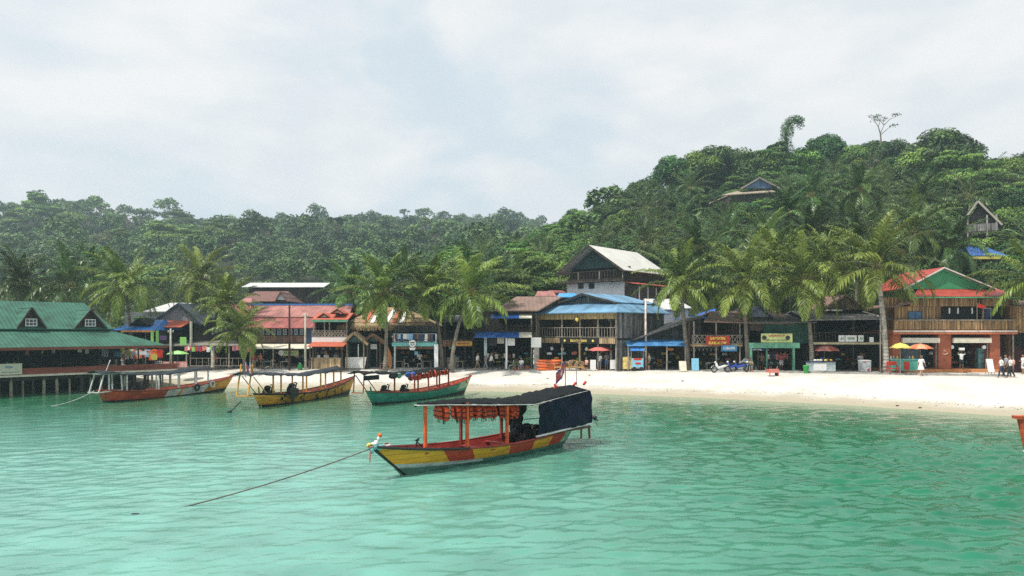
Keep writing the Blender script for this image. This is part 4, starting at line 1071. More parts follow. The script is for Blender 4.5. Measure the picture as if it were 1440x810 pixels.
# ---- B. sheds right of the green roof
def shed_row_left():
    b = Bld('gabled_shed', 235, 78, 'grey corrugated gabled shed with a red awning behind the green roof', 'shed')
    x0, x1 = b.X(216), b.X(272); b.shell(x0, x1, 0, b.Z(452), 7, m_dkwood, .5)
    b.gable_front(b.X(210), b.X(284), b.Z(456), b.X(252), b.Z(426), -.2, 8, m_greyroof2, trim=m_navytrim, mfill=m_greypanel, tw=.22)
    b.awning(b.X(196), b.X(272), -3.0, -.1, b.Z(460, 230, -3), b.Z(451), m_orawning, name='red_awning')
    b.posts([b.X(205, -2.8), b.X(268, -2.8)], 0, b.Z(461, 230, -3), -2.85, m_pole, .14)
    m = b.mb(); m.box(b.X(236), b.X(262), .3, .4, .9, 2.6); b.part('shutter', m, m_lgreen)
    b2 = Bld('storehouse', 200, 84, 'pale roofed storehouse with grey walls behind the blue roof', 'house')
    b2.shell(b2.X(176), b2.X(240), 0, b2.Z(439), 8, m_greypanel, 0); b2.box('front_wall', b2.X(176), b2.X(240), -.12, -.003, 0, b2.Z(439), m_greypanel)
    m = b2.mb(); m.slab([(b2.X(205), -.6, b2.Z(438)), (b2.X(244), -.6, b2.Z(438)), (b2.X(250), 4, b2.Z(424)), (b2.X(216), 4, b2.Z(424))], .1); m.slab([(b2.X(205), 9, b2.Z(438)), (b2.X(244), 9, b2.Z(438)), (b2.X(250), 4.002, b2.Z(424)), (b2.X(216), 4.002, b2.Z(424))], .1); b2.part('roof', m, m_whiteroofx)
    b3 = Bld('blue_roofed_stall', 195, 74, 'low stall with a bright blue roof and small dark gable behind the palm', 'stall')
    b3.shell(b3.X(170), b3.X(222), 0, b3.Z(466), 5, m_dkwood, .5)
    b3.hip(b3.X(163), b3.X(226), -1.2, 6, b3.Z(464), b3.X(183), b3.X(215), 2.4, b3.Z(449), m_blueroof3)
    b3.gable_front(b3.X(186), b3.X(212), b3.Z(457), b3.X(199), b3.Z(447), -.6, 2.5, m_black, mfill=m_dkin, name='small_gable')
    b3.box('fascia', b3.X(163), b3.X(226), -1.26, -1.21, b3.Z(467), b3.Z(464.5), m_orlt)
    b4 = Bld('red_roofed_house', 285, 88, 'house under a faded red roof seen between the palms', 'house')
    b4.shell(b4.X(256), b4.X(345), 0, b4.Z(442), 8, m_dkwood, 0); b4.box('front_wall', b4.X(256), b4.X(345), -.12, -.003, 0, b4.Z(442), m_dkwood)
    b4.hip(b4.X(250), b4.X(350), -1, 9, b4.Z(443), b4.X(258), b4.X(340), 4, b4.Z(427), m_redroof)
    # open bars at ground level between the sheds and the red roof building
    b5 = Bld('beach_bar', 290, 74.5, 'dark open beach bar under the short bushy palm with a timber rail on its roof', 'bar')
    b5.shell(b5.X(236), b5.X(356), 0, b5.Z(481), 5, m_dkin, .5)
    m = b5.mb(); m.slab([(b5.X(232), -1.5, b5.Z(485)), (b5.X(358), -1.5, b5.Z(485)), (b5.X(358), 5.5, b5.Z(480)), (b5.X(232), 5.5, b5.Z(480))], .09); b5.part('roof', m, m_roofboards)
    b5.posts([b5.X(p, -1.2) for p in (240, 262, 300, 322, 352)], 0, b5.Z(486), -1.2, m_pole, .15)
    b5.box('upper_wall', b5.X(272), b5.X(350), 2.5, 2.6, b5.Z(478), b5.Z(447), m_grywood_dk)
    b5.rail(b5.X(275), b5.X(350), 0.05, .9, -1.2, m_pole, 9)
    b5.posts([b5.X(268.5, -1.4)], b5.Z(486), b5.Z(452), -1.4, m_paleplst, .26)
    b5.posts([b5.X(299, -1.9)], 0, b5.Z(492), -1.9, m_paleplst, .34)
m_greyroof2 = W('blue grey roofing', (.10, .12, .15), rough=.6, var=.2)
m_navytrim = W('dark blue grey trim', (.04, .055, .085), rough=.6, var=.2)
m_blueroof3 = W('bright blue roofing', (.05, .22, .60), rough=.5, var=.15, wave=('x', .4, 'corr'), waved=.15)
m_roofboards = W('old roof boards', (.30, .27, .23), rough=.9, var=.4, scale=2)
m_grywood_dk = W('dark grey boards', (.06, .06, .062), rough=.85, var=.4, wave=('x', .3, 'plank'), waved=.5)
m_paleplst = W('pale plastered post', (.50, .49, .40), rough=.85, var=.25, scale=2)
shed_row_left()

# ---- C. long red roof
def long_red():
    b = Bld('long_red_roofed_building', 400, 75, 'long building with a two tone faded red roof and a blue ridge', 'building')
    x0, x1 = b.X(352), b.X(446); zf = b.Z(481); ze = b.Z(461)
    b.shell(x0, x1, 0, ze, 8, m_dkwood, .6)
    zr = EYE + (465-429) * 81 / FPX - G; zm = b.Z(447, None, 2.4, x=0)
    m = b.mb(); m.slab([(b.X(346), -.7, ze), (b.X(447), -.7, ze), (b.X(452, 2), 2.2, zm), (b.X(350, 2), 2.2, zm)], .08); b.part('lower_roof', m, m_redroof)
    m = b.mb(); m.slab([(b.X(350, 2), 2.15, zm+.1), (b.X(490, 2.15), 2.15, zm+.1), (b.X(496, 6), 6, zr), (b.X(354, 6), 6, zr)], .08); m.slab([(b.X(350, 2), 10, zm+.1), (b.X(490, 2.15), 10, zm+.1), (b.X(496, 6), 6.003, zr), (b.X(354, 6), 6.003, zr)], .08); b.part('upper_roof', m, m_redroof2)
    m = b.mb(); m.bar((b.X(354, 6), 6, zr+.06), (b.X(496, 6), 6, zr+.06), .35, .16); b.part('ridge_cap', m, m_blueroof3)
    b.box('floor_slab', x0, x1, -.5, 7.9, zf-.12, zf, m_dkin)
    b.box('balcony_wall', x0, b.X(432), -.5, -.4, zf+.002, b.Z(472), m_redbrown2)
    b.box('side_tarp', b.X(433), x1, -.52, -.42, b.Z(482), ze-.1, m_navyl)
    for i in range(8):
        xx = b.X(369 + i * 7.9, .2); w = b.win(xx-.19, xx+.19, b.Z(471), b.Z(462.5), .2, m_glassw if i % 3 else m_bluecl, m_signw, 1, 1, .05)
    b.box('window_wall', x0, b.X(432), .25, .35, zf+.002, ze-.05, m_dkin)
    b.awning(b.X(352, -2.2), b.X(438, -2.2), -2.6, -.45, b.Z(490, 400, -2.6), b.Z(483.5), m_cream)
    b.posts([b.X(p, -2.3) for p in (356, 384)], 0, b.Z(489), -2.3, m_pole, .13)
    m = b.mb(); m.box(b.X(395, -1.5), b.X(420, -1.5), -1.55, -1.5, b.Z(500, 400, -1.5), b.Z(493, 400, -1.5)); o = b.part('sign', m, m_signyl); letter(o, 'BAR & GRILL', ((b.X(395, -1.5)+b.X(420, -1.5))/2, -1.57, (b.Z(500, 400, -1.5)+b.Z(493, 400, -1.5))/2), 1.4, .25, m_txg)
    m = b.mb(); m.disc((b.X(396, -1.5), -1.6, b.Z(496, 400, -1.5)), .28, (0, 1, 0), .05); b.part('round_sign', m, m_signw)
    m = b.mb(); m.box(b.X(352), b.X(440), 2.0, 2.1, 0, 2.6); b.part('inner_wall', m, m_dkin)
m_redbrown2 = W('red brown board wall', (.10, .05, .035), rough=.85, var=.4, scale=2, wave=('x', .25, 'plank'), waved=.4)
m_navyl = W('blue tarpaulin wall', (.03, .055, .13), rough=.5, var=.5, scale=1.5)
long_red()

# ---- D. balcony bar with orange awning
def balcony_bar():
    b = Bld('balcony_bar', 465, 71.5, 'two storey bar with a crossed timber balcony above a red awning', 'bar')
    x0, x1 = b.X(441), b.X(491); zf = b.Z(480); ze = b.Z(451.5)
    b.shell(x0, x1, 0, ze, 7, m_dkwood, .4); b.box('floor_slab', x0-.1, x1, -.6, 6.9, zf-.15, zf-.0, m_dkin)
    b.box('fascia', b.X(441), b.X(492), -.85, -.75, b.Z(453), b.Z(450), m_shopgreen)
    m = b.mb(); m.slab([(b.X(441), -.8, b.Z(449.5)), (b.X(492), -.8, b.Z(449.5)), (b.X(497, 3), 3, b.Z(440, 480, 3)), (b.X(447, 3), 3, b.Z(440, 480, 3))], .08); m.slab([(b.X(441), 7, b.Z(449.5)), (b.X(492), 7, b.Z(449.5)), (b.X(497, 3), 3.003, b.Z(440, 480, 3)), (b.X(447, 3), 3.003, b.Z(440, 480, 3))], .08); b.part('roof', m, m_orawning)
    for p, s_ in ((456, 440.5), (475, 434.5)):
        b.gable_front(b.X(p-9, .3), b.X(p+9, .3), b.Z(s_+6, 460, .3), b.X(p, .3), b.Z(s_, 460, .3), .0, 2.6, m_orawning, mfill=m_signw, trim=m_black, name='roof_vent', tw=.1)
    b.rail(x0, x1, b.Z(474.5), b.Z(464.5), -.55, m_pole, 11, .06, 'x')
    b.posts([b.X(p) for p in (443, 458, 465, 489)], zf, ze, -.5, m_pole, .12)
    b.box('white_band', x0, x1, -.66, -.61, b.Z(481), b.Z(474.3), m_signw)
    b.awning(b.X(433, -2.3), b.X(484, -2.3), -2.6, -.65, b.Z(487, 460, -2.6), b.Z(480.5), m_orawning)
    b.posts([b.X(p, -2.4) for p in (436, 440, 481)], 0, b.Z(487, 460, -2.4), -2.4, m_dkwood, .14)
    b.box('bar_counter', b.X(438, -2), b.X(479, -2), -2.1, -1.8, 0, 1.0, m_tanwood)
    b.box('counter_top', b.X(437, -2), b.X(480, -2), -2.2, -1.7, 1.002, 1.06, m_pole)
    b.box('inner_wall', x0, x1, 2.5, 2.6, 0, 2.6, m_dkin)
    b.box('bottle_shelf', x0+.6, x1-.5, 2.2, 2.45, 1.25, 1.3, m_pole)
balcony_bar()

# ---- E. two little A-frame stalls
def stall(px_a, py_a, px_l, px_r, py_e, Y, label, mt):
    b = Bld('gabled_stall', px_a, Y, label, 'stall')
    b.gable_front(b.X(px_l), b.X(px_r), b.Z(py_e), b.X(px_a), b.Z(py_a), -.2, 3, m_thatchd, trim=mt, mfill=m_tealdk, tw=.24, yf=0)
    x0, x1 = b.X(px_l)+.45, b.X(px_r)-.45
    b.posts([x0, x1], 0, b.Z(py_e)+.15, 0, mt, .14); b.shell(x0, x1, 0, b.Z(py_e), 2.8, m_tealdk, .5)
m_thatchd = W('old brown thatch', (.16, .11, .07), rough=.95, var=.4)
stall(498, 466, 481, 518, 483, 70.6, 'small stall with a light timber gable behind the white panel', m_tanwood)
stall(523, 469, 510, 541, 481, 71.2, 'small stall with a brown timber gable beside the straight palm trunk', m_brnwood)

# ---- F. thatched upper floor
def thatched():
    b = Bld('thatched_restaurant', 540, 73.5, 'two storey restaurant with a shaggy thatched roof and striped panels', 'restaurant')
    x0, x1 = b.X(495), b.X(608); ze = b.Z(458)
    b.shell(x0, x1, 0, ze+.2, 7, m_dkin, .6)
    zr = b.Z(432, None, 3.2, x=0)
    m = b.mb()
    for k in range(5):           # layered courses of thatch
        a0, a1 = k / 5.0, (k + 1.15) / 5.0
        L = lambda t: (b.X(479) + (b.X(524) - b.X(479)) * t, b.X(622) + (b.X(560) - b.X(622)) * t, -1.4 + 4.6 * t, ze - .15 + (zr - ze + .15) * t)
        xa, xb, y_, z_ = L(a0); xc, xd, y2, z2 = L(min(1, a1))
        m.slab([(xa, y_, z_ + .06), (xb, y_, z_ + .06), (xd, y2, z2), (xc, y2, z2)], .16)
        m.slab([(xa, 6.4*2-y_-6.4 + 0 if False else 7.8 - (y_+1.4), z_+.06), (xb, 7.8 - (y_+1.4), z_+.06), (xd, 7.8 - (y2+1.4), z2), (xc, 7.8 - (y2+1.4), z2)], .16)
        m.slab([(xb, y_, z_), (xb, 7.8 - (y_+1.4), z_), (xd, 7.8 - (y2+1.4), z2), (xd, y2, z2)], .14)
        m.slab([(xa, y_, z_), (xa, 7.8 - (y_+1.4), z_), (xc, 7.8 - (y2+1.4), z2), (xc, y2, z2)], .14)
    b.part('roof', m, m_thatch)
    r = random.Random(2); Q = []; T_ = []
    for i in range(620):         # frayed eave
        x = r.uniform(b.X(479), b.X(622)); L_ = r.uniform(.15, .5); w = .03; y = -1.42 + r.uniform(-.05, .1); z = ze - .02 + r.uniform(-.08, .08); dx = r.uniform(-.08, .08)
        Q.append([(x-w, y, z), (x+w, y, z), (x+w+dx, y-.08, z-L_), (x-w+dx, y-.08, z-L_)]); T_.append(.5)
    o = obj('thatch_fringe', quads_mesh('thatch_fringe', np.array(Q), np.array(T_), [m_thatch]), b.r)
    for i in range(6):
        pa = 512 + i * 10
        m = b.mb(); m.slab([(b.X(pa), -.6+.0, b.Z(456, None, -.6, x=0)+.18), (b.X(pa+5), -.6, b.Z(456, None, -.6, x=0)+.18), (b.X(pa+15, 2.4), 2.4, b.Z(438, None, 2.4, x=0)+.2), (b.X(pa+10, 2.4), 2.4, b.Z(438, None, 2.4, x=0)+.2)], .05); b.part('roof_strip', m, m_signw if i % 2 else m_orawning)
    b.box('floor_slab', x0, x1, -.8, 6.9, b.Z(484), b.Z(481.5), m_dkin)
    for p in (519, 529, 545): b.box('shutter', b.X(p), b.X(p+7), -.1, 0, b.Z(475), b.Z(459), m_grywood_dk)
    b.posts([b.X(p) for p in (500, 515, 555, 585, 605)], 0, ze, -.7, m_dkwood, .14)
thatched()

# ---- G. teal balcony shop
def teal_shop():
    b = Bld('teal_balcony_shop', 585, 71, 'open fronted shop with a teal balcony beam and clothes on its railing', 'shop')
    x0, x1 = b.X(555), b.X(616)
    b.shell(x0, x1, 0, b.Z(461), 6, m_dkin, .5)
    b.box('balcony_beam', x0-.1, x1+.05, -1.1, -.95, b.Z(487, 580, -1), b.Z(481.5, 580, -1), m_teal)
    b.box('balcony_floor', x0, x1, -.94, 5.8, b.Z(486, 580, -1)+.05, b.Z(483, 580, -1), m_dkin)
    b.rail(x0, x1, b.Z(481, 580, -1), b.Z(469, 580, -1), -1.02, m_steel, 8)
    b.posts([b.X(555, -1), b.X(613, -1)], 0, b.Z(469, 580, -1), -1.02, m_paint, .16)
    b.box('wide_pillar', b.X(611, -1), b.X(616.5, -1), -1.3, -1.12, 0, b.Z(484, 580, -1), m_white)
    b.box('lintel', x0, x1, -.8, -.7, b.Z(491, 580, -1), b.Z(487.5, 580, -1), m_brnwood)
    b.box('upper_panel', x0, x1, -.1, 0, b.Z(467), b.Z(458), m_grywood_dk)
    r = random.Random(4)
    for i in range(13):
        pa = 557 + i * 4.2; w = r.uniform(.12, .2); x = b.X(pa, -1.1); z = b.Z(470, 580, -1); L_ = r.uniform(.45, .75)
        m = b.mb(); m.add([(x-w, -1.09, z), (x+w, -1.09, z), (x+w*.8, -1.14, z-L_), (x-w*.9, -1.13, z-L_*.95)], [(0,1,2,3)]); m.box(x-w, x+w, -1.085, -.97, z, z+.02)
        c = m.build('hanging_towel', r.choice([m_bluecl, m_bluecl, m_brnwood, m_redtrim, m_signw, m_teal, m_navyl])); tag(c, 'towel or garment hung over the teal balcony railing', 'towel', 'clothes on the teal balcony railing')
    # round hanging sign: white disc with a black face mark
    s = root('round_sign', b.T @ Vector((b.X(580, -1.4), -1.4, b.Z(484, 580, -1.4))), 0, 'round white sign with dark marks hanging at the teal beam', 'sign')
    m = MB(); p = b.T @ Vector((b.X(580, -1.4), -1.4, b.Z(483, 580, -1.4))); m.disc(p, .34, (0, 1, 0), .05, 20); m.build('board', m_signw, s)
    m = MB(); m.box(p.x-.2, p.x+.2, p.y-.045, p.y-.03, p.z+.02, p.z+.11); m.tube([p+Vector((-.18, -.04, -.1)), p+Vector((0, -.04, -.17)), p+Vector((.18, -.04, -.1))], .03, 5); m.build('mark', m_txk, s)
    m = MB(); m.slab([p+Vector((-.3, -.03, -.38)), p+Vector((.3, -.03, -.38)), p+Vector((.22, -.03, -.62)), p+Vector((-.22, -.03, -.62))], .04); m.build('lower_board', m_signw, s)
    b.box('poster', b.X(583, .2), b.X(588, .2), .1, .14, b.Z(499, 580, .2), b.Z(494, 580, .2), m_signlb)
m_paint = W('pale grey paint', (.60, .64, .66), rough=.6, var=.15)
teal_shop()

# ---- H. brown shop behind the palms
def brown_shop():
    b = Bld('brown_shop', 643, 71.5, 'brown shop with an orange sign half hidden by palm trunks', 'shop')
    x0, x1 = b.X(619), b.X(667); b.shell(x0, x1, 0, b.Z(450), 6, m_dkwood, .5)
    m = b.mb(); m.slab([(x0-.3, -1, b.Z(452)), (x1+.2, -1, b.Z(452)), (x1+.2, 6.2, b.Z(441)), (x0-.3, 6.2, b.Z(441))], .09); b.part('roof', m, m_greyroof)
    b.box('lintel', x0, x1, -.5, -.4, b.Z(487), b.Z(478), m_brnwood); b.box('floor_slab', x0, x1, -.38, 5.8, b.Z(484), b.Z(481), m_dkin)
    b.sign(640, 664, 480, 486, -.55, m_signo, [('RESTAURANT', m_txk, .7, .5)])
    b.rail(x0, x1, b.Z(478)+.02, b.Z(466), -.45, m_dkwood, 9)
    b.posts([b.X(626), b.X(654)], 0, b.Z(452), -.3, m_dkwood, .15); b.box('shelf', b.X(628), b.X(645), .2, .6, 0, 1.0, m_pole)
    b.box('green_lamp_board', b.X(631), b.X(641), .05, .1, b.Z(491), b.Z(487.5), m_shopgreen)
    # neighbour strip that fills toward the palm
brown_shop()

# ---- I. dark house with blue awnings
def blue_awning_house():
    b = Bld('blue_awning_house', 705, 70.5, 'dark two storey guesthouse with two blue and cream awnings under a brown roof', 'guesthouse')
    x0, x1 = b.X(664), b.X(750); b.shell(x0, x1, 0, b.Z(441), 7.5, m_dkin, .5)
    m = b.mb(); zr = b.Z(417, None, 3, x=0)
    m.slab([(b.X(700), -1.0, b.Z(436)), (b.X(748), -1.0, b.Z(436)), (b.X(727, 1), 3, zr)], .09)
    b.hip(b.X(694), b.X(755), -1.2, 8, b.Z(437), b.X(726, 3), b.X(790, 3), 3, zr, m_brownroof)
    b.box('frieze', x0, x1, -.35, -.25, b.Z(446), b.Z(438), m_dkwood)
    for (pa, pb, pc, ya, yb) in ((690, 731, 748, 447, 441), (667, 731, 748, 474, 466)):
        z0, z1 = b.Z(ya, 700, -1.7), b.Z(yb)
        b.awning(b.X(pa, -1.7), b.X(pb-1, -1.7), -1.7, -.3, z0, z1, m_bluetarp, name='blue_awning'); b.awning(b.X(pb-1, -1.7)+.01, b.X(pc, -1.7), -1.7, -.3, z0, z1, m_cream, name='cream_awning')
    b.box('floor_slab', x0, x1, -.5, 7.3, b.Z(468), b.Z(465), m_dkin)
    b.rail(x0, x1, b.Z(465), b.Z(457), -.4, m_dkwood, 16, .05, 'x')
    b.posts([b.X(p) for p in (684, 712, 747)], 0, b.Z(440), -.25, m_pole, .14)
    b.posts([b.X(712, -.9)], 0, b.Z(475), -.9, m_white, .2)
    b.box('white_post', b.X(681), b.X(685), -.6, -.5, b.Z(500), b.Z(474), m_bluewht)
    b.sign(687, 698, 475, 486, -.7, m_black, label='black board with a pale frame'); b.sign(713, 724, 476, 486, -.75, m_signw, label='white poster under the lower awning')
    b.box('cloth', b.X(699), b.X(709), -.3, -.25, b.Z(483), b.Z(474), m_cream)
    b.sign(747, 761, 474.5, 488.5, -1.1, m_signw, label='large white board')
    b.box('sign_support', b.X(751, -1), b.X(758, -1), -1.08, -.95, 0, b.Z(488.5, 750, -1), m_concrete)
m_bluewht = W('pale blue painted boards', (.42, .50, .52), rough=.7, var=.2)
blue_awning_house()

# ---- J. big blue roofed timber restaurant, turned to the left
def blue_roof():
    Cx, Cy = (867 - 720) / FPX * 66.5, 66.5
    rz = math.atan2(-6.2, 7.2)                # local +x runs from the far left corner to the near corner
    wd = 9.0
    Ox, Oy = Cx - wd * math.cos(rz), Cy - wd * math.sin(rz)
    px0 = 720 + Ox / Oy * FPX
    b = Bld('blue_roofed_restaurant', px0, Oy, 'large timber restaurant with a light blue gabled roof and long upstairs balcony', 'restaurant', rz)
    L = 8.6; ze = EYE + 26.3 * 66.5 / FPX - G; sk = 2.3; rise = 1.0
    zf = b.Z(475.5, None, 0, x=wd)
    # skirt roof all round with a gable roof standing on it
    xa = wd / 2 - .35; zr = EYE + (465-412.5) * 72 / FPX - G; zg = ze + rise
    m = b.mb(); m.slab([(-.6, -.7, ze), (wd+.45, -.7, ze), (wd-1.3, sk, zg), (1.1, sk, zg)], .09); b.part('skirt_roof', m, m_blueroof)
    m = b.mb(); m.slab([(wd+.45, -.7, ze-.002), (wd+.45, L+.4, ze-.002), (wd-1.3, L+.4, zg-.002), (wd-1.3, sk, zg-.002)], .09)
    m.slab([(-.6, -.7, ze-.002), (-.6, L+.4, ze-.002), (1.1, L+.4, zg-.002), (1.1, sk, zg-.002)], .09)
    m.slab([(xa, sk-.8, zr), (wd-1.0, sk-.8, zg-.06+.03), (wd-1.0, L+.4, zg-.03), (xa, L+.4, zr)], .09)
    m.slab([(xa, sk-.8, zr-.003), (.8, sk-.8, zg-.03), (.8, L+.4, zg-.03), (xa, L+.4, zr-.003)], .09)
    b.part('main_roof', m, m_blueroof_y)
    m = b.mb(); m.slab([(1.0, sk, ze+rise-.1), (wd-1.2, sk, ze+rise-.1), (xa, sk, zr-.3)], .08); b.part('gable', m, m_grywood)
    m = b.mb(); m.bar((xa, sk-.83, zr-.12), (.8, sk-.83, zg-.12), .06, .16); m.bar((xa, sk-.833, zr-.12), (wd-1.0, sk-.833, zg-.12), .06, .16); b.part('bargeboard', m, m_dkwood)
    m = b.mb(); m.box(wd-.12, wd, .15, L, 0, ze-.02); b.part('side_wall', m, m_grywood_y)
    m = b.mb(); m.box(0, .12, .15, L, 0, ze-.02); m.box(.13, wd-.13, L-.12, L, 0, ze-.02); b.part('back_wall', m, m_dkin)
    b.box('inner_wall', .13, wd-.13, 2.6, 2.7, 0, zf-.3, m_black)
    b.box('upper_inner_wall', .13, wd-.13, 2.4, 2.5, zf, ze-.05, m_brnwood)
    for xx in (1.2, 3.4, 5.6, 7.4): b.box('dark_doorway', xx, xx+.9, 2.32, 2.39, zf+.01, zf+1.9, m_black)
    b.box('floor_slab', 0, wd, -.1, L-.13, zf-.22, zf, m_dkin)
    b.box('bamboo_fringe', 0, wd, -.22, -.14, ze-.62, ze-.08, m_bamboo_l)
    b.rail(0, wd, zf, zf+.98, -.12, m_pole, 30, .05)
    b.posts([.05, 2.9, 5.0, 7.0, wd-.05], 0, ze-.05, -.02, m_pole, .15)
    z0, z1 = b.Z(483.5, None, 0, x=wd), zf-.01
    b.box('wood_band', 0, wd, -.2, -.13, z0, z1, m_tanwood)
    xs0, xs1 = b.X(787, -.25), b.X(842, -.25)
    m = b.mb(); m.box(xs0, xs1, -.27, -.205, z0-.02, z1+.02); o = b.part('sign', m, m_black, label='long black sign with yellow lettering')
    letter(o, 'BEACH  BAR', ((xs0+xs1)/2, -.285, (z0+z1)/2), (xs1-xs0)*.42, .22, m_txy)
    for q in (.14, .86):
        m = b.mb(); m.disc((xs0+(xs1-xs0)*q, -.29, (z0+z1)/2), .11, (0, 1, 0), .02, 12); b.part('emblem', m, m_txy)
    for pa, py_, mm in ((776, 490, m_signw), (791, 490.5, m_lamp), (825, 490.5, m_lamp), (818, 449.5, m_yelcl)):
        x = b.X(pa, .4); z = b.Z(py_, None, .4, x=x); p = b.T @ Vector((x, .4 if py_ > 460 else -.35, z))
        t = root('lantern', p, 0, {776: 'white globe lantern', 791: 'yellow egg lantern near the white globe', 825: 'yellow egg lantern near the pink umbrella', 818: 'yellow lantern under the upper bamboo fringe'}[pa] + ' of the blue roofed restaurant', 'lantern')
        m = MB(); m.ball(p, (.17, .17, .2), 10, 7); m.build('globe', mm, t, True); m = MB(); m.box(p.x-.008, p.x+.008, p.y-.008, p.y+.008, p.z+.19, p.z+.45); m.build('cord', m_cable, t)
m_grywood_y = W('silver grey side boards', (.17, .17, .17), rough=.9, var=.6, scale=1.1, streak=(1.5, 1.5, .5), wave=('y', .24, 'plank'), waved=.6, col2=(.05, .05, .052))
m_bamboo_l = W('straw coloured bamboo fringe', (.50, .36, .17), rough=.85, var=.35, scale=2.5, streak=(4, 4, .4), wave=('x', .08, 'plank'), waved=.35)
blue_roof()

# ---- K. tall white house with the pale roof
def white_house():
    Cx, Cy = (880 - 720) / FPX * 86, 86.0; rz = math.atan2(-6.0, 7.2); wd = 8.6
    Ox, Oy = Cx - wd * math.cos(rz), Cy - wd * math.sin(rz); px0 = 720 + Ox / Oy * FPX
    b = Bld('tall_white_house', px0, Oy, 'tall white house with a dark timber top floor under a big pale roof', 'house', rz, z=2.0)
    L = 9.5; ze = EYE + 84.5 * 86 / FPX - 2.0; xa = wd / 2; zr = EYE + (465-344) * 87.5 / FPX - 2.0
    m = b.mb(); m.slab([(xa, -1.3, zr), (wd+.5, -1.3, ze), (wd+.5, L+.5, ze), (xa, L+.5, zr)], .1); m.slab([(xa, -1.3, zr-.003), (-.5, -1.3, ze), (-.5, L+.5, ze), (xa, L+.5, zr-.003)], .1); b.part('roof', m, m_whiteroof)
    m = b.mb(); m.bar((xa, -1.36, zr-.12), (wd+.5, -1.36, ze-.12), .06, .24); m.bar((xa, -1.363, zr-.12), (-.5, -1.363, ze-.12), .06, .24); b.part('bargeboard', m, m_dkwood)
    m = b.mb(); m.slab([(.8, .2, ze+.5), (wd-.8, .2, ze+.5), (xa, .2, zr-.35)], .1); b.part('gable', m, m_tealdk)
    zt = b.Z(394.5, None, -1, x=wd/2); zl = b.Z(378.5, None, -1, x=wd/2)
    b.box('balcony_floor', -.4, wd+.4, -1.1, L, zt-.2, zt, m_dkwood)
    b.rail(-.3, wd+.3, zt, zt+1.1, -1.05, m_dkwood, 22, .07); b.posts([-.2, 2.6, 5.6, wd+.2], zt, ze+.1, -1.0, m_pole, .16)
    m = b.mb(); m.box(0, wd, 1.0, 1.1, zt, ze+.6); m.box(wd-.1, wd, 1.1, L, zt, ze); m.box(0, .1, 1.1, L, zt, ze); b.part('timber_wall', m, m_dkwood)
    m = b.mb(); m.box(.2, wd-.2, 0, L, -3, zt-.21); b.part('white_wall', m, m_white)
    for pa in (817, 832): x = b.X(pa, -.02); b.win(x-.38, x+.38, b.Z(406, None, 0, x=x), b.Z(398, None, 0, x=x), -.02, mf=m_dkwood, nx=2, nz=1)
    # orange lean-to on the right and its dark rooms
    z1, z0 = b.Z(395, None, 0, x=wd), b.Z(400, None, 0, x=wd)
    m = b.mb(); m.slab([(wd-.25, -.4, z1), (wd-.25, L-1, z1), (wd+1.9, L-1, z0), (wd+1.9, -.4, z0)], .08); b.part('lean_to_roof', m, m_orawning)
    m = b.mb(); m.box(wd-.2, wd+1.4, .1, L-1.2, -2, z0-.15); b.part('lean_to', m, m_dkwood)
    for k in range(4): b.box('white_frame', wd+1.42, wd+1.5, .5+k*2.0, .62+k*2.0, z0-2.4, z0-.2, m_signw)
white_house()

def middle_small():
    b = Bld('white_gable_end', 950, 80, 'plain white rendered wall with a pale blue roof behind the blue roofed restaurant', 'house')
    z = b.Z(424); m = b.mb(); m.box(b.X(934), b.X(968), 0, 7, -.5, b.Z(436)); b.part('wall', m, m_white)
    m = b.mb(); m.slab([(b.X(925), -.5, b.Z(436)), (b.X(972), -.5, b.Z(433)), (b.X(950, 4), 4, b.Z(418)), (b.X(905, 4), 4, b.Z(418))], .08); b.part('roof', m, m_whiteroofx)
    m = b.mb(); m.slab([(b.X(925), 8, b.Z(436)), (b.X(972), 8, b.Z(433)), (b.X(950, 4), 4.01, b.Z(418)), (b.X(905, 4), 4.01, b.Z(418))], .08); b.part('back_roof', m, m_whiteroofx)
    b = Bld('sloping_shed', 935, 68.5, 'dark open shed with a sloping black roof edge and a long blue awning', 'shed')
    x0, x1 = b.X(884), b.X(985)
    m = b.mb(); m.slab([(x0, -1.2, b.Z(478)), (x1, -1.2, b.Z(444)), (x1, 6, b.Z(444)), (x0, 6, b.Z(478))], .12); b.part('roof', m, m_greyroof)
    m = b.mb(); m.slab([(x0+.5, -.2, b.Z(478)), (x1, -.2, b.Z(478)), (x1, -.2, b.Z(446))], .08); b.part('slatted_gable', m, m_grywood_dk)
    b.shell(x0+.2, x1, 0, b.Z(479), 5.8, m_dkin, .2)
    b.awning(b.X(881, -1.5), b.X(965, -1.5), -2.0, -.3, b.Z(486, 900, -2), b.Z(477.5), m_blueaw)
    b.posts([b.X(p, -1.6) for p in (883, 937, 963)], 0, b.Z(486, 900, -1.8), -1.8, m_pole, .14)
    b.box('small_sign', b.X(938), b.X(947), -.1, -.05, b.Z(493), b.Z(489.5), m_orlt)
    b = Bld('blue_tarp_house', 990, 72, 'house with a bright blue tarpaulin roof edge between two palms', 'house')
    b.shell(b.X(960), b.X(1015), 0, b.Z(452), 6, m_brnwood, .2); m = b.mb(); m.slab([(b.X(969), -1, b.Z(448)), (b.X(1002), -1, b.Z(446)), (b.X(1006, 2), 2, b.Z(433)), (b.X(980, 2), 2, b.Z(441))], .1); m.slab([(b.X(969), 7, b.Z(448)), (b.X(1002), 7, b.Z(446)), (b.X(1006, 2), 2.01, b.Z(433)), (b.X(980, 2), 2.01, b.Z(441))], .1); b.part('roof', m, m_bluetarp)
m_blueaw = W('sky blue awning', (.10, .32, .62), rough=.55, var=.35, scale=.6, col2=(.015, .06, .2))
middle_small()

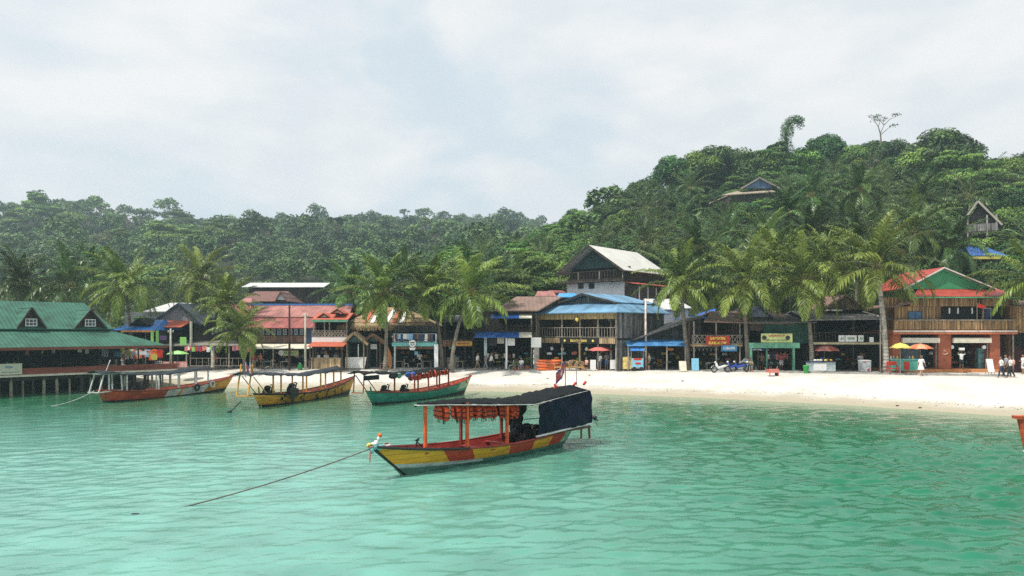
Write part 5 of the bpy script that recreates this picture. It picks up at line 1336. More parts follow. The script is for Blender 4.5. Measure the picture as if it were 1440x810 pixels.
# ---- M. bungalow office with the red sign
def bungalow():
    b = Bld('bungalow_office', 1005, 67, 'dark timber building with a red sign with yellow letters on its balcony', 'guesthouse')
    x0, x1 = b.X(970), b.X(1040); b.shell(x0, x1, 0, b.Z(452), 6.5, m_brnwood, .6)
    m = b.mb(); m.slab([(b.X(985), -1.2, b.Z(452)), (b.X(1110), -1.2, b.Z(455)), (b.X(1095, 3), 3, b.Z(436)), (b.X(1000, 3), 3, b.Z(436))], .1); m.slab([(b.X(985), 7.5, b.Z(452)), (b.X(1110), 7.5, b.Z(455)), (b.X(1095, 3), 3.01, b.Z(436)), (b.X(1000, 3), 3.01, b.Z(436))], .1); b.part('roof', m, m_brownroof)
    b.box('floor_slab', x0, x1, -.9, 6.3, b.Z(487), b.Z(484), m_tanwood); b.rail(x0, x1, b.Z(484), b.Z(471), -.85, m_pole, 10, .05, 'x')
    b.posts([b.X(p) for p in (973, 1004, 1037)], 0, b.Z(452), -.7, m_pole, .14)
    b.sign(992, 1026, 472.5, 485.5, -1.0, m_signr, [('SAMSON', m_txy, .62, .62), ('BUNGALOW', m_txy, .74, .62)], label='red sign with two rows of yellow letters')
    b.sign(1014, 1036, 485.5, 494, -1.25, m_signb, [('SCUBA DIVE', m_txw, .75, .4)], label='blue banner with white lettering')
    b.box('inner_wall', x0, x1, 2.5, 2.6, 0, 2.8, m_dkin)
    r = random.Random(6)
    for i in range(7):
        x = b.X(975 + i * 5.5, -.3); mm = b.mb(); mm.tube([(x, -.3, 2.15), (x+.12, -.3, 2.0), (x+.18, -.3, 1.75)], .03, 5); mm.tube([(x, -.3, 2.15), (x-.12, -.3, 2.0), (x-.16, -.3, 1.78)], .03, 5)
        o = mm.build('hanging_wetsuit', m_grycl); tag(o, 'grey wetsuit hanging below the bungalow balcony', 'wetsuit', 'wetsuits below the bungalow balcony')
    # tan and green walls with a purple blue gable above
    b = Bld('tan_walled_shop', 1062, 67.5, 'narrow shop with a tan boarded upper wall left of the green shop', 'shop')
    x0, x1 = b.X(1041), b.X(1075); b.shell(x0, x1, 0, b.Z(448), 6, m_dkin, .5)
    b.box('upper_wall', b.X(1050), x1, -.1, 0, b.Z(465), b.Z(452), m_tanplast); b.box('frieze', x0, x1, -.2, -.11, b.Z(452), b.Z(447), m_redtrim)
    b.gable_front(b.X(1043), b.X(1086), b.Z(447), b.X(1066), b.Z(431), -.6, 6.5, m_violet, mfill=m_lilac)
    b.rail(x0, x1, b.Z(481), b.Z(468), -.5, m_dkwood, 8); b.box('floor_slab', x0, x1, -.55, 5.8, b.Z(484), b.Z(481.3), m_dkin)
m_grycl = W('grey neoprene', (.14, .17, .17), rough=.7, var=.2)
m_tanplast = W('tan cloth wall', (.45, .34, .28), rough=.85, var=.12)
m_violet = W('violet blue roofing', (.13, .14, .30), rough=.5, var=.2)
m_lilac = W('lilac gable boards', (.42, .44, .56), rough=.7, var=.15)
bungalow()

# ---- N. green shop
def green_shop():
    b = Bld('green_shop', 1090, 66, 'shop with a green painted frame and a yellow green sign above', 'shop')
    x0, x1 = b.X(1053), b.X(1118); b.shell(x0+.1, x1-.1, 0, b.Z(452), 6, m_dkin, .4)
    b.box('upper_netting', b.X(1074), b.X(1104), -.1, 0, b.Z(469), b.Z(453), m_grncloth); b.box('upper_netting', b.X(1105), b.X(1136), -.05, .05, b.Z(483), b.Z(455), m_grncloth)
    b.box('fascia', b.X(1053, -1), x1, -1.1, -.95, b.Z(489.5, 1080, -1), b.Z(482, 1080, -1), m_shopgreen)
    b.box('floor_slab', x0, x1, -.94, 5.8, b.Z(485, 1080, -1), b.Z(482, 1080, -1), m_dkin)
    b.sign(1070, 1114, 469, 481.5, -1.0, m_signyl, [('GREEN SHOP', m_txr, .52, .5), ('MINI MART  EXCHANGE', m_txg, .66, .4)], label='yellow green sign with small lettering')
    for p in (1075, 1108): m = b.mb(); m.disc((b.X(p, -1.1), -1.07, b.Z(475, 1080, -1.1)), .2, (0, 1, 0), .02, 14); b.part('emblem', m, m_txk)
    b.posts([b.X(1056, -1), b.X(1116, -1)], 0, b.Z(489, 1080, -1), -1.0, m_shopgreen, .24); b.posts([b.X(1078, -.5)], 0, 2.4, -.5, m_shopgreen, .16)
    m = b.mb(); m.slab([(b.X(1050), -1.3, b.Z(453)), (b.X(1140), -1.3, b.Z(453)), (b.X(1135, 4), 4, b.Z(440)), (b.X(1060, 4), 4, b.Z(440))], .09); b.part('roof', m, m_greyroof)
    b.box('inner_wall', x0+.3, x1-.3, 2.0, 2.1, 0, 2.5, m_dkin)
    r = random.Random(9)
    for k in range(3):
        b.box('shelf', b.X(1083), b.X(1110), 1.5, 1.95, .5+k*.55, .54+k*.55, m_pole)
green_shop()

# ---- O. dark bar with the white sign
def dark_bar():
    b = Bld('dark_two_storey_bar', 1190, 66, 'dark two storey bar with a white three panel sign on its balcony', 'bar')
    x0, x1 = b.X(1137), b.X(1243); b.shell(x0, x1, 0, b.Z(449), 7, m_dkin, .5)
    m = b.mb(); m.slab([(x0-.5, -1.4, b.Z(450)), (x1+.1, -1.4, b.Z(448.5)), (x1+.1, 3, b.Z(436)), (x0-.5, 3, b.Z(436))], .07); m.slab([(x0-.5, 7.5, b.Z(450)), (x1+.1, 7.5, b.Z(448.5)), (x1+.1, 3.01, b.Z(436)), (x0-.5, 3.01, b.Z(436))], .07); b.part('roof', m, m_whiteroofd)
    b.gable_front(b.X(1165), b.X(1232), b.Z(436, 1190, 1), b.X(1196), b.Z(414, 1190, 1), 1, 6, m_brownroof, mfill=m_bamboo_dk, name='upper_roof')
    b.box('floor_slab', x0, x1, -1.0, 6.8, b.Z(484), b.Z(481), m_dkin); b.box('beam', x0, x1+.4, -1.15, -1.03, b.Z(484), b.Z(481.2), m_signcream2)
    b.rail(x0, x1, b.Z(481), b.Z(467.5), -1.0, m_dkwood, 24, .05); b.posts([b.X(p) for p in (1140, 1194, 1238)], 0, b.Z(450), -.8, m_dkwood, .14)
    xs = (1179, 1187.5, 1188.5, 1204.5, 1206.5, 1214)
    for k, (pa, pb, tx) in enumerate(((1179, 1187.5, 'JJ'), (1188.5, 1204.5, 'PLAYGROUND'), (1206.5, 1214, 'JJ'))):
        b.sign(pa, pb, 471.5, 480.5, -1.1, m_signw, [(tx, m_txg, .6, .4)], label='white sign panel with grey green lettering')
    b.box('white_box', b.X(1222, -1.2), b.X(1227, -1.2), -1.4, -1.2, b.Z(481), b.Z(474), m_signw)
    b.box('inner_wall', x0, x1, 3.0, 3.1, 0, 2.8, m_dkin)
m_whiteroofd = W('thin grey metal roofing', (.28, .27, .26), rough=.6, var=.3, wave=('x', .25, 'corr'), waved=.5)
m_bamboo_dk = W('old bamboo wall', (.16, .12, .085), rough=.9, var=.5, scale=1.2, wave=('x', .1, 'plank'))
m_signcream2 = W('pale timber beam', (.52, .46, .30), rough=.8, var=.2)
dark_bar()

# ---- P. orange shop house with the green gable
def orange_house():
    b = Bld('orange_shop_house', 1335, 64.5, 'terracotta shop house with a green gable, red tiled roof and bamboo balcony', 'shop')
    x0, x1 = b.X(1251), b.X(1420); ze = b.Z(417.5); zt = b.Z(406.5, None, 1.3, x=0); L = 8
    # tiled skirt, then the gable
    m = b.mb()
    m.slab([(b.X(1276), -1.0, ze), (b.X(1419), -1.0, ze), (b.X(1404, 1.3), 1.3, zt), (b.X(1290, 1.3), 1.3, zt)], .09)
    m.slab([(b.X(1419), -1.0, ze-.002), (b.X(1419), L, ze-.002), (b.X(1404, 1.3), L, zt-.002), (b.X(1404, 1.3), 1.3, zt-.002)], .09)
    b.part('skirt_roof', m, m_redtile)
    b.box('green_eave', b.X(1276), b.X(1419), -1.06, -1.01, ze-.14, ze-.04, m_shopgreen2)
    xa = b.X(1325, 1.2); za = b.Z(376, None, 1.2, x=0)
    b.gable_front(b.X(1268, 1.2), b.X(1398, 1.2), zt+.02, xa, za, .9, L, m_redtile, name='gable_roof', trim=m_whitetrim, tw=.1)
    m = b.mb(); m.slab([(b.X(1268, 1.2)+.2, 1.3, zt-.0), (b.X(1398, 1.2)-.2, 1.3, zt-.0), (xa, 1.3, za-.1)], .1); b.part('gable', m, m_grnwall)
    m = b.mb(); m.bar((b.X(1268, 1.2), 1.1, zt-.12), (xa, 1.1, za-.2), .05, .16); m.bar((b.X(1398, 1.2), 1.1, zt-.12), (xa, 1.097, za-.2), .05, .16); b.part('green_trim', m, m_shopgreen2)
    # left extension of the roof in brown shade
    zf = b.Z(463.5); zfl = b.Z(470)
    b.box('upper_back_wall', x0, x1, .9, 1.0, zf-.4, ze, m_bamboo); 
    b.box('bamboo_fringe', b.X(1276), x1, -.45, -.37, b.Z(431), b.Z(419), m_bamboo)
    b.box('upper_left_wall', b.X(1256), b.X(1318), -.35, -.25, b.Z(449), b.Z(431), m_bamboo)
    m = b.mb(); m.slab([(b.X(1246), -1.0, b.Z(432)), (b.X(1283), -1.0, b.Z(424)), (b.X(1283), 5, b.Z(424)), (b.X(1246), 5, b.Z(432))], .08); b.part('side_roof', m, m_brownroof)
    b.win(b.X(1277, -.4), b.X(1297, -.4), b.Z(449), b.Z(438), -.37, m_bluepane, m_navytrim, 2, 1)
    b.box('dark_opening', b.X(1320), b.X(1415), .6, .88, b.Z(462), b.Z(431), m_black)
    for p in (1334, 1346, 1366): 
        mm = b.mb(); mm.tube([(b.X(p), -.1, b.Z(433)), (b.X(p), -.1, b.Z(441))], .07, 7); o = mm.build('hanging_lamp', m_signw); tag(o, {1334: 'left', 1346: 'middle', 1366: 'right'}[p] + ' one of three small white lamps hanging over the bamboo balcony', 'lamp', 'lamps over the bamboo balcony')
    b.box('door_frame', b.X(1382), b.X(1394), -.0, .05, zf, b.Z(433), m_bluewht); b.box('blue_door', b.X(1383.5), b.X(1392.5), -.04, -.005, zf, b.Z(434.5), m_navyl)
    b.box('balcony_wall', x0, x1, -.75, -.65, b.Z(463.5), b.Z(451), m_bamboo); b.box('balcony_rail', x0, x1, -.8, -.6, b.Z(451)+.003, b.Z(449.5), m_pole)
    b.posts([b.X(p) for p in (1254, 1316, 1376, 1417)], zf, ze-.1, -.55, m_brnwood, .15)
    b.box('floor_slab', x0-.1, x1+.1, -.8, L-.2, b.Z(469.5), b.Z(464), m_orwall); b.box('white_stripe', x0-.1, x1+.1, -.86, -.803, b.Z(467), b.Z(464.6), m_txw2); b.box('orange_stripe', x0-.1, x1+.1, -.88, -.803, b.Z(470), b.Z(467.6), m_orwall2)
    # ground floor
    for (pa, pb) in ((1251, 1262), (1315, 1333), (1387, 1401)):
        b.box('pillar', b.X(pa), b.X(pb), -.5, .3, 0.28, b.Z(470.2), m_orwall)
    b.box('plinth', b.X(1251), b.X(1402), -.75, L-.3, 0, .27, m_orlt)
    for (pa, pb) in ((1262, 1315), (1333, 1387)):
        b.box('awning_roll', b.X(pa+1), b.X(pb), -.75, -.5, b.Z(482), b.Z(475), m_cream)
        b.box('metal_frame', b.X(pb)-.12, b.X(pb)-.02, -.3, -.2, .28, b.Z(475), m_steel)
    b.box('shop_glass', b.X(1264), b.X(1314), 1.0, 1.05, .28, 2.5, m_glassb)
    b.box('back_wall', x0, x1, 4.0, 4.1, 0, b.Z(470), m_dkin); b.box('side_wall', x0, x0+.15, .3, 4, .28, b.Z(470), m_dkin); b.box('side_wall', b.X(1402), b.X(1402)+.15, .3, 4, .28, b.Z(470), m_orwall)
    b.box('dark_door', b.X(1403), b.X(1416), .3, .4, 0, b.Z(471), m_black)
    b.box('fridge', b.X(1378), b.X(1386), .2, .7, .28, 2.1, m_signlb2)
    for pa in (1338, 1383):
        mm = b.mb(); mm.disc((b.X(pa, -.35), -.4, b.Z(488)), .16, (0, 1, 0), .14, 14); b.part('wall_lamp', mm, m_signw)
    m = b.mb(); m.tube([(b.X(1321), -.51, b.Z(497)), (b.X(1324), -.52, b.Z(498.5)), (b.X(1328), -.51, b.Z(496.5))], .035, 5); m.tube([(b.X(1322), -.51, b.Z(492)), (b.X(1325), -.51, b.Z(494))], .03, 5); b.part('pillar_emblem', m, m_cream)
    b.posts([b.X(1419)], 0, b.Z(470), -.5, m_pole, .16)
    # flag on the balcony
    p = b.T @ Vector((b.X(1374, -1), -1.0, b.Z(436))); t = root('small_flag', p, 0, 'small red and dark flag on the bamboo balcony', 'flag')
    MB().tube([p + Vector((0, 0, -2)), p + Vector((0, 0, .6))], .02, 5).build('pole', m_pole, t)
    MB().add([p+Vector((.02,0,.55)), p+Vector((.5,.08,.45)), p+Vector((.85,0,.2)), p+Vector((.6,.05,.1)), p+Vector((.02,0,.2))], [(0,1,2,3,4)]).build('cloth', m_red, t)
    # low stone kerb in front
    # Q. bamboo house at the right edge
    b = Bld('bamboo_house', 1430, 64, 'bamboo clad house with dark red steps at the right edge', 'house')
    b.box('upper_wall', b.X(1421), b.X(1475), 0, .1, b.Z(468), b.Z(430), m_bamboo_l2); m = b.mb(); m.slab([(b.X(1418), -.8, b.Z(431)), (b.X(1480), -.8, b.Z(431)), (b.X(1480), 6, b.Z(415)), (b.X(1418), 6, b.Z(415))], .1); b.part('roof', m, m_brownroof)
    b.box('side_wall', b.X(1421), b.X(1421)+.1, .11, 6, 0, b.Z(430), m_brnwood); b.box('back_wall', b.X(1421)+.11, b.X(1475), 5.9, 6, 0, b.Z(430), m_brnwood)
    for k in range(12): b.box('step', b.X(1423), b.X(1470), .2+k*.28, .47+k*.28, 0, .18+k*.18, m_stepred)
m_whitetrim = W('white roof trim', (.72, .70, .66), rough=.7, var=.1)
m_shopgreen2 = W('green trim paint', (.08, .38, .20), rough=.65, var=.1)
m_bluepane = W('blue window panel', (.04, .12, .24), rough=.3, var=.3)
m_txw2 = W('white painted band', (.74, .66, .58), rough=.7, var=.08)
m_orwall2 = W('orange painted band', (.58, .17, .07), rough=.7, var=.12)
m_glassb = W('dark blue shop glass', (.015, .05, .07), rough=.12, var=.6, scale=2, spec=.6)
m_signlb2 = W('glass door fridge', (.12, .26, .28), rough=.2, var=.4, scale=3)
m_bamboo_l2 = W('golden bamboo wall', (.42, .25, .11), rough=.8, var=.4, scale=2, wave=('x', .1, 'plank'), waved=.4)
m_stepred = W('dark red steps', (.10, .022, .018), rough=.7, var=.2)
orange_house()

# ---- low stone edge in front of the shops
mb = MB()
r = random.Random(1)
for i in range(60):
    px = 990 + i * 7.2; g = ground_at(px, 522 + (px-990)*.018); L_ = .42
    mb.box(g.x-.24, g.x+.22, g.y-.2, g.y+.25, g.z-.2, g.z + r.uniform(.10, .18))
o = mb.build('kerb', m_concrete); tag(o, 'low broken concrete edge between the sand and the shops', 'kerb', kind='structure')

# ---- R. houses on the hills
def hill_houses():
    b = Bld('hilltop_house', 1050, 150, 'house with a straw roof and blue patterned gable high among the trees', 'house', z=gp(1050, 150).z)
    m = b.mb(); m.slab([(b.X(1010), -2, b.Z(277)), (b.X(1086), -2, b.Z(272)), (b.X(1082, 2), 2, b.Z(263)), (b.X(1036, 2), 2, b.Z(266))], .2); m.slab([(b.X(1010), 7, b.Z(277)), (b.X(1086), 7, b.Z(272)), (b.X(1082, 2), 2.01, b.Z(263)), (b.X(1036, 2), 2.01, b.Z(266))], .2); b.part('straw_roof', m, m_straw)
    b.gable_front(b.X(1041), b.X(1096), b.Z(265), b.X(1067), b.Z(249.5), -.5, 6, m_straw, mfill=m_bluegab, trim=m_pole, tw=.3, name='upper_roof')
    m = b.mb(); m.box(b.X(1028), b.X(1082), -1.2, 5, -3, b.Z(276)); b.part('wall', m, m_dkwood)
    b = Bld('hillside_hut', 1362, 112, 'steep gabled bamboo hut on stilts on the right-hand hillside', 'hut', rz=R(-27), z=gp(1375, 112).z)
    b.gable_front(b.X(1347), b.X(1408), b.Z(319), b.X(1374), b.Z(284), -1.2, 2.6, m_dkwood, trim=m_polel, tw=.28)
    m = b.mb(); m.slab([(b.X(1355), 0, b.Z(316)), (b.X(1399), 0, b.Z(316)), (b.X(1374), 0, b.Z(291))], .1); b.part('gable', m, m_grywood_dk2)
    b.box('floor_slab', b.X(1356), b.X(1402), -1.1, 2.4, b.Z(330), b.Z(327.5), m_grywood_dk2); b.box('balcony_wall', b.X(1359), b.X(1402), -1.15, -1.05, b.Z(327), b.Z(317), m_grywood)
    m = b.mb(); m.box(b.X(1358), b.X(1400), .5, .6, b.Z(327), b.Z(312)); b.part('wall', m, m_dkwood); b.posts([b.X(p) for p in (1360, 1387, 1400)], -3, b.Z(305), -1, m_polel, .25)
    b.posts([b.X(p) for p in (1360, 1400)], -3, b.Z(327), 2.2, m_polel, .25)
    b = Bld('blue_roofed_hut', 1385, 93, 'blue pyramid roof below the steep hut among the palms', 'hut', z=gp(1385, 93).z)
    b.hip(b.X(1350), b.X(1407), -1.5, 3, b.Z(361), b.X(1364), b.X(1386), .7, b.Z(345), m_blueroof5); b.box('wall', b.X(1358), b.X(1400), -1, 2.8, -3, b.Z(362), m_dkwood)
    b.box('yellow_fascia', b.X(1352), b.X(1405), -1.6, -1.52, b.Z(366), b.Z(362.5), m_yelcl)
    # valley roofs on the left
    b = Bld('brown_roofed_house', 375, 118, 'brown roofed house with a small white gable beyond the long red roof', 'house', z=gp(375, 118).z)
    b.box('wall', b.X(350), b.X(402), 0, 7, -1, b.Z(422), m_dkwood); b.hip(b.X(340), b.X(408), -1, 8, b.Z(424), b.X(348), b.X(396), 3.5, b.Z(408), m_brownroof2)
    b.gable_front(b.X(390), b.X(408), b.Z(424, 390, -1.5), b.X(398), b.Z(410, 390, -1.5), -1.5, 3, m_brownroof2, mfill=m_signw, name='white_gable')
    b.hip(b.X(346), b.X(366), -4, 0, b.Z(428), b.X(351), b.X(361), -2, b.Z(420), m_redroof2, name='porch_roof'); b.box('porch_wall', b.X(350), b.X(362), -3.2, -.8, -1, b.Z(428.5), m_dkwood)
    b = Bld('long_white_hall', 400, 128, 'long low hall with a pale roof at the foot of the far hill', 'hall', z=gp(400, 128).z)
    b.box('wall', b.X(350), b.X(450), 0, 6, -1, b.Z(403), m_dkwood); b.awning(b.X(343), b.X(458), -1.2, 3.2, b.Z(404), b.Z(396), m_whiteroofx, .12, 'roof'); b.awning(b.X(343), b.X(458), 7.4, 3.21, b.Z(404), b.Z(396), m_whiteroofx, .12, 'back_roof')
    b = Bld('far_blue_roofs', 562, 140, 'small bright blue roof between palms at the foot of the far hill', 'house', z=gp(562, 140).z)
    b.hip(b.X(546), b.X(577), -1, 8, b.Z(392), b.X(552), b.X(571), 3, b.Z(380), m_blueroof4); b.box('wall', b.X(549), b.X(574), 0, 7, -1, b.Z(392), m_white)
    for (pa, pb, py0, py1, Y, mm, lab) in ((626, 660, 412, 401, 100, m_brownroof2, 'brown roof between two tall palms'), (752, 783, 417, 408, 84, m_redroof2, 'small red roof above the brown roofed guesthouse'), (768, 796, 412, 407, 88, m_redroof, 'higher small red roof left of the white house'), (783, 815, 418, 411, 82, m_blueroof4, 'small blue roof just left of the white house'), (1150, 1195, 442, 430, 80, m_greypanel, 'pale grey roof glimpsed behind the dark bar')):
        b = Bld('small_house', (pa+pb)/2, Y, lab, 'house', z=gp((pa+pb)/2, Y).z if Y > 83 else G)
        b.hip(b.X(pa), b.X(pb), -1, 5, b.Z(py0), b.X(pa+5), b.X(pb-5), 2, b.Z(py1), mm); b.box('wall', b.X(pa+3), b.X(pb-3), -.3, 4.3, -.5, b.Z(py0), m_dkwood)
m_straw = W('weathered straw roof', (.36, .30, .22), rough=.95, var=.3, scale=2)
m_blueroof5 = W('deep blue sheets', (.04, .13, .38), rough=.6, var=.3)
m_bluegab = W('blue patterned gable', (.06, .12, .22), rough=.7, var=.8, scale=1.2, col2=(.03, .05, .08))
m_polel = W('pale bleached timber', (.42, .38, .32), rough=.85, var=.2)
m_grywood_dk2 = W('dark bamboo boards', (.09, .075, .06), rough=.85, var=.4, wave=('x', .2, 'plank'))
m_brownroof2 = W('red brown tiles', (.20, .095, .075), rough=.7, var=.2, wave=('x', .5, 'corr'), waved=.2)
m_blueroof4 = W('cyan blue roofing', (.08, .36, .66), rough=.5, var=.15)
hill_houses()
# ------------------------------------------------------------------ boats
pk = dict(wave=('z', .19, 'plank'), waved=.07, gapmin=.62)
hm = lambda name, col, **k: mat(name, col, rough=k.pop('rough', .5), var=k.pop('var', .28), scale=k.pop('scale', 2.2), streak=k.pop('streak', (.6, 1, 2.5)), bump=.3, bscale=5, **k)
h_yel = hm('weathered yellow hull paint', (.78, .37, .02), var=.14, **pk); h_red = hm('weathered red brown hull paint', (.50, .05, .018), var=.14, **pk); h_wht = hm('chalky white hull paint', (.52, .58, .55), **pk)
h_grn = hm('green bottom stripe paint', (.09, .20, .15)); h_blk = hm('black bottom paint', (.02, .02, .02)); h_yel2 = hm('mustard hull paint', (.66, .33, .03), **pk); h_teal = hm('sea green hull paint', (.035, .28, .20), **pk)
h_grnpale = hm('pale green hull paint', (.33, .50, .32)); h_redbr = hm('bright red hull paint', (.50, .09, .035), **pk); h_wht2 = hm('white hull paint', (.70, .72, .70), **pk)
h_in = hm('red interior paint', (.34, .035, .025)); h_in2 = hm('salmon interior paint', (.62, .17, .10)); h_deck = hm('brown deck boards', (.13, .06, .04)); h_org = hm('orange post paint', (.72, .125, .03), rough=.5)
h_orgy = hm('yellow orange post paint', (.68, .34, .06)); h_dred = hm('dark red post paint', (.30, .05, .03)); h_pwht = hm('white post paint', (.66, .66, .62)); h_can = mat('dark canopy sheet', (.013, .015, .016), .9, .7, 2.6, streak=(.7, 3, 1), bump=1.0, bscale=5, spec=.08, col2=(.012, .014, .016))
h_can2 = mat('slate blue canopy sheet', (.022, .029, .038), .6, .3, 1.6, streak=(.7, 3, 1), bump=.6, bscale=4, spec=.2); h_engine = mat('greasy black engine', (.018, .018, .018), .5, .4, 8); h_jacket = mat('orange life jacket cloth', (.78, .085, .02), .65, .25, 5, rnd_obj=.2)
h_strap = mat('black webbing', (.015, .015, .015), .7, .1); h_fblue = mat('flag blue', (.05, .06, .32), .7, .1); h_fred = mat('flag red', (.62, .13, .09), .7, .1)

def hull(t, T, L, B, tip0, tip1, zb, zm, zs, bands, bow_rake=1.4, stern_full=.62, gun=None, inner=None, deckz=.05, k0=None, zk=-.28, nu=48):
    """bow at local x=tip0 (top), 0 at the waterline; stern end x=L. bands(u,v)->material index"""
    def st(u):
        xs = tip0 + (tip1 - tip0) * u; xk = (0.18 + (L - .25 - .18) * u)
        f = (math.sin(min(1, u * 1.55) * math.pi / 2)) ** .8 if u < .645 else 1 - (1 - stern_full) * ((u - .645) / .355) ** 2
        zsv = zm + (zb - zm) * max(0, 1 - u / .62) ** 2.1 + (zs - zm) * max(0, (u - .55) / .45) ** 1.8
        return xs, xk, max(.012, B / 2 * f), zsv
    vs, fs, mi = [], [], []; VV = [0, .18, .38, .50, .58, .8, .93, 1.0]; nv = len(VV)
    for side in (-1, 1):
        for i in range(nu + 1):
            xs, xk, b, zz = st(i / nu)
            for v in VV:
                g = v ** .48; rk = v ** 1.0
                vs.append((xk + (xs - xk) * rk, side * b * (g * .97 + .03), zk + (zz - zk) * v))
    n1 = (nu + 1) * nv
    for sd in (0, 1):
        for i in range(nu):
            for j in range(nv - 1):
                a = sd * n1 + i * nv + j; q = (a, a + nv, a + nv + 1, a + 1)
                fs.append(q if sd == 0 else q[::-1]); mi.append(bands((i + .5) / nu, (VV[j] + VV[j+1]) / 2))
    # transom
    for j in range(nv - 1):
        a = nu * nv + j; fs.append((a, n1 + a, n1 + a + 1, a + 1)); mi.append(bands(.999, (VV[j] + VV[j+1]) / 2))
    m = MB(T); m.add(vs, fs); m.mi = mi
    h = m.build('hull', bands.mats, t, True)
    # inner skin and deck
    vs, fs = [], []
    for side in (-1, 1):
        for i in range(nu + 1):
            xs, xk, b, zz = st(i / nu); b = max(.008, b - .05); s_ = .93 + 0 * i
            xs = tip0 + .05 + (tip1 - tip0 - .10) * i / nu; row = []
            for q_ in (zz - .012, max(deckz + .02, zz - .3), deckz):
                v = max(0.05, (q_ - zk) / (zz - zk)); row.append((xk + (xs - xk) * v, side * max(.004, b * v ** .48 * .97 - .02), q_))
            vs += row
    n2 = (nu + 1) * 3
    for sd in (0, 1):
        for i in range(nu):
            for j in range(2):
                a = sd * n2 + i * 3 + j; fs.append((a, a + 1, a + 4, a + 3))
    MB(T).add(vs, fs).build('interior', inner, t, True)
    fs = [(i * 3 + 2, n2 + i * 3 + 2, n2 + i * 3 + 5, i * 3 + 5) for i in range(nu)]
    MB(T).add(vs, fs).build('deck', h_deck, t)
    m = MB(T)
    for side in (-1, 1): m.tube([(st(i / nu)[0], side * (st(i / nu)[2] + .0), st(i / nu)[3]) for i in range(nu + 1)], .042, 6)
    m.build('gunwale', gun, t, True)
    # thwarts
    for u in (.2, .34, .48, .62):
        xs, xk, b, zz = st(u); m = MB(T); m.box(xs - .11, xs + .11, -b + .06, b - .06, zz - .16, zz - .12); m.build('thwart', inner, t)
    return st

class Bands:
    def __init__(s, fn, mats): s.fn, s.mats = fn, mats
    def __call__(s, u, v): return s.fn(u, v)

def canopy(t, T, x0, x1, w, ze, arch, m, rib=None, nx=26, ny=8, th=.03, sag=.03, seed=0, wfn=None, yl=None):
    r = random.Random(seed); vs, fs = [], []
    for k in (0, 1):
        for i in range(nx + 1):
            x = x0 + (x1 - x0) * i / nx; zz = ze(i / nx); ya, yb = yl(i / nx) if yl else (-w, w)
            for j in range(ny + 1):
                v = -1 + 2 * j / ny
                vs.append((x, ya + (yb - ya) * j / ny, zz + arch * min(1, (yb - ya) / (2 * w)) * (1 - abs(v) ** 1.6) + sag * (math.sin(i * .9 + .6 * j) * .6 + math.sin(i * 2.3 + 1.9 * j) * .45) - sag * 1.4 * abs(v) * (1 - abs(math.sin(i * .55))) + (r.uniform(-.012, .012)) - k * th))
    n = (nx + 1) * (ny + 1); q = lambda k, i, j: k * n + i * (ny + 1) + j
    for i in range(nx):
        for j in range(ny):
            fs.append((q(0, i, j), q(0, i+1, j), q(0, i+1, j+1), q(0, i, j+1))); fs.append((q(1, i, j), q(1, i, j+1), q(1, i+1, j+1), q(1, i+1, j)))
    for i in range(nx): fs += [(q(0, i, 0), q(1, i, 0), q(1, i+1, 0), q(0, i+1, 0)), (q(0, i, ny), q(0, i+1, ny), q(1, i+1, ny), q(1, i, ny))]
    for j in range(ny): fs += [(q(0, 0, j), q(0, 0, j+1), q(1, 0, j+1), q(1, 0, j)), (q(0, nx, j), q(1, nx, j), q(1, nx, j+1), q(0, nx, j+1))]
    MB(T).add(vs, fs).build('canopy', m, t, True)
    if rib:
        mm = MB(T)
        Y2 = yl or (lambda a: (-w, w))
        for sd in (0, 1): mm.tube([(x0 + (x1-x0)*i/nx, Y2(i/nx)[sd], ze(i / nx) - th - .02) for i in range(0, nx + 1, 2)], .016, 5)
        for i in range(0, nx + 1, 6): mm.bar((x0 + (x1-x0)*i/nx, Y2(i/nx)[0], ze(i / nx) - th - .02), (x0 + (x1-x0)*i/nx, Y2(i/nx)[1], ze(i / nx) - th - .02), .035)
        mm.build('canopy_frame', rib, t)

def engine(t, T, x, y, z, s=1.0):
    m = MB(T)
    m.box(x-.25*s, x+.25*s, y-.18*s, y+.18*s, z, z+.42*s); m.tube([(x-.1*s, y-.3*s, z+.32*s), (x-.1*s, y-.2*s, z+.32*s)], .24*s, 12); m.tube([(x+.05*s, y, z+.42*s), (x+.08*s, y, z+.62*s)], .11*s, 8)
    m.ball((x+.12*s, y+.02, z+.60*s), (.2*s, .16*s, .12*s)); m.tube([(x-.2*s, y, z+.4*s), (x-.32*s, y, z+.7*s), (x-.15*s, y, z+.72*s)], .04*s, 6); m.tube([(x+.25*s, y, z+.2*s), (x+.6*s, y, z+.25*s)], .05*s, 6)
    return m.build('engine', h_engine, t)

def flag(t, T, base, h, sz=.5, drop=.55, tilt=(0, 0), m1=None, polem=None):
    b = Vector(base); top = b + Vector((tilt[0], tilt[1], h))
    p = MB(T).tube([b, top], .02, 5).build('flag_pole', polem or h_dred, t)
    nx, nz = 8, 6; vs, fs, mi = [], [], []
    for i in range(nx + 1):
        for j in range(nz + 1):
            a = i / nx; c = j / nz
            vs.append(tuple(top + Vector((-.02 - sz * a, .05 * math.sin(a * 7 + c), -.06 - drop * c - sz * .75 * a + .03 * math.sin(a * 9 + 2*c)))))
    for i in range(nx):
        for j in range(nz):
            a = i * (nz+1) + j; fs.append((a, a + 1, a + nz + 2, a + nz + 1)); e = j in (0, nz - 1); mid = 2 <= i <= 4 and 2 <= j <= 3
            mi.append(0 if e else (2 if mid else 1))
    m = MB(T).add(vs, fs); m.mi = mi
    return m.build('flag', [h_fblue, h_fred, m_signw], t)

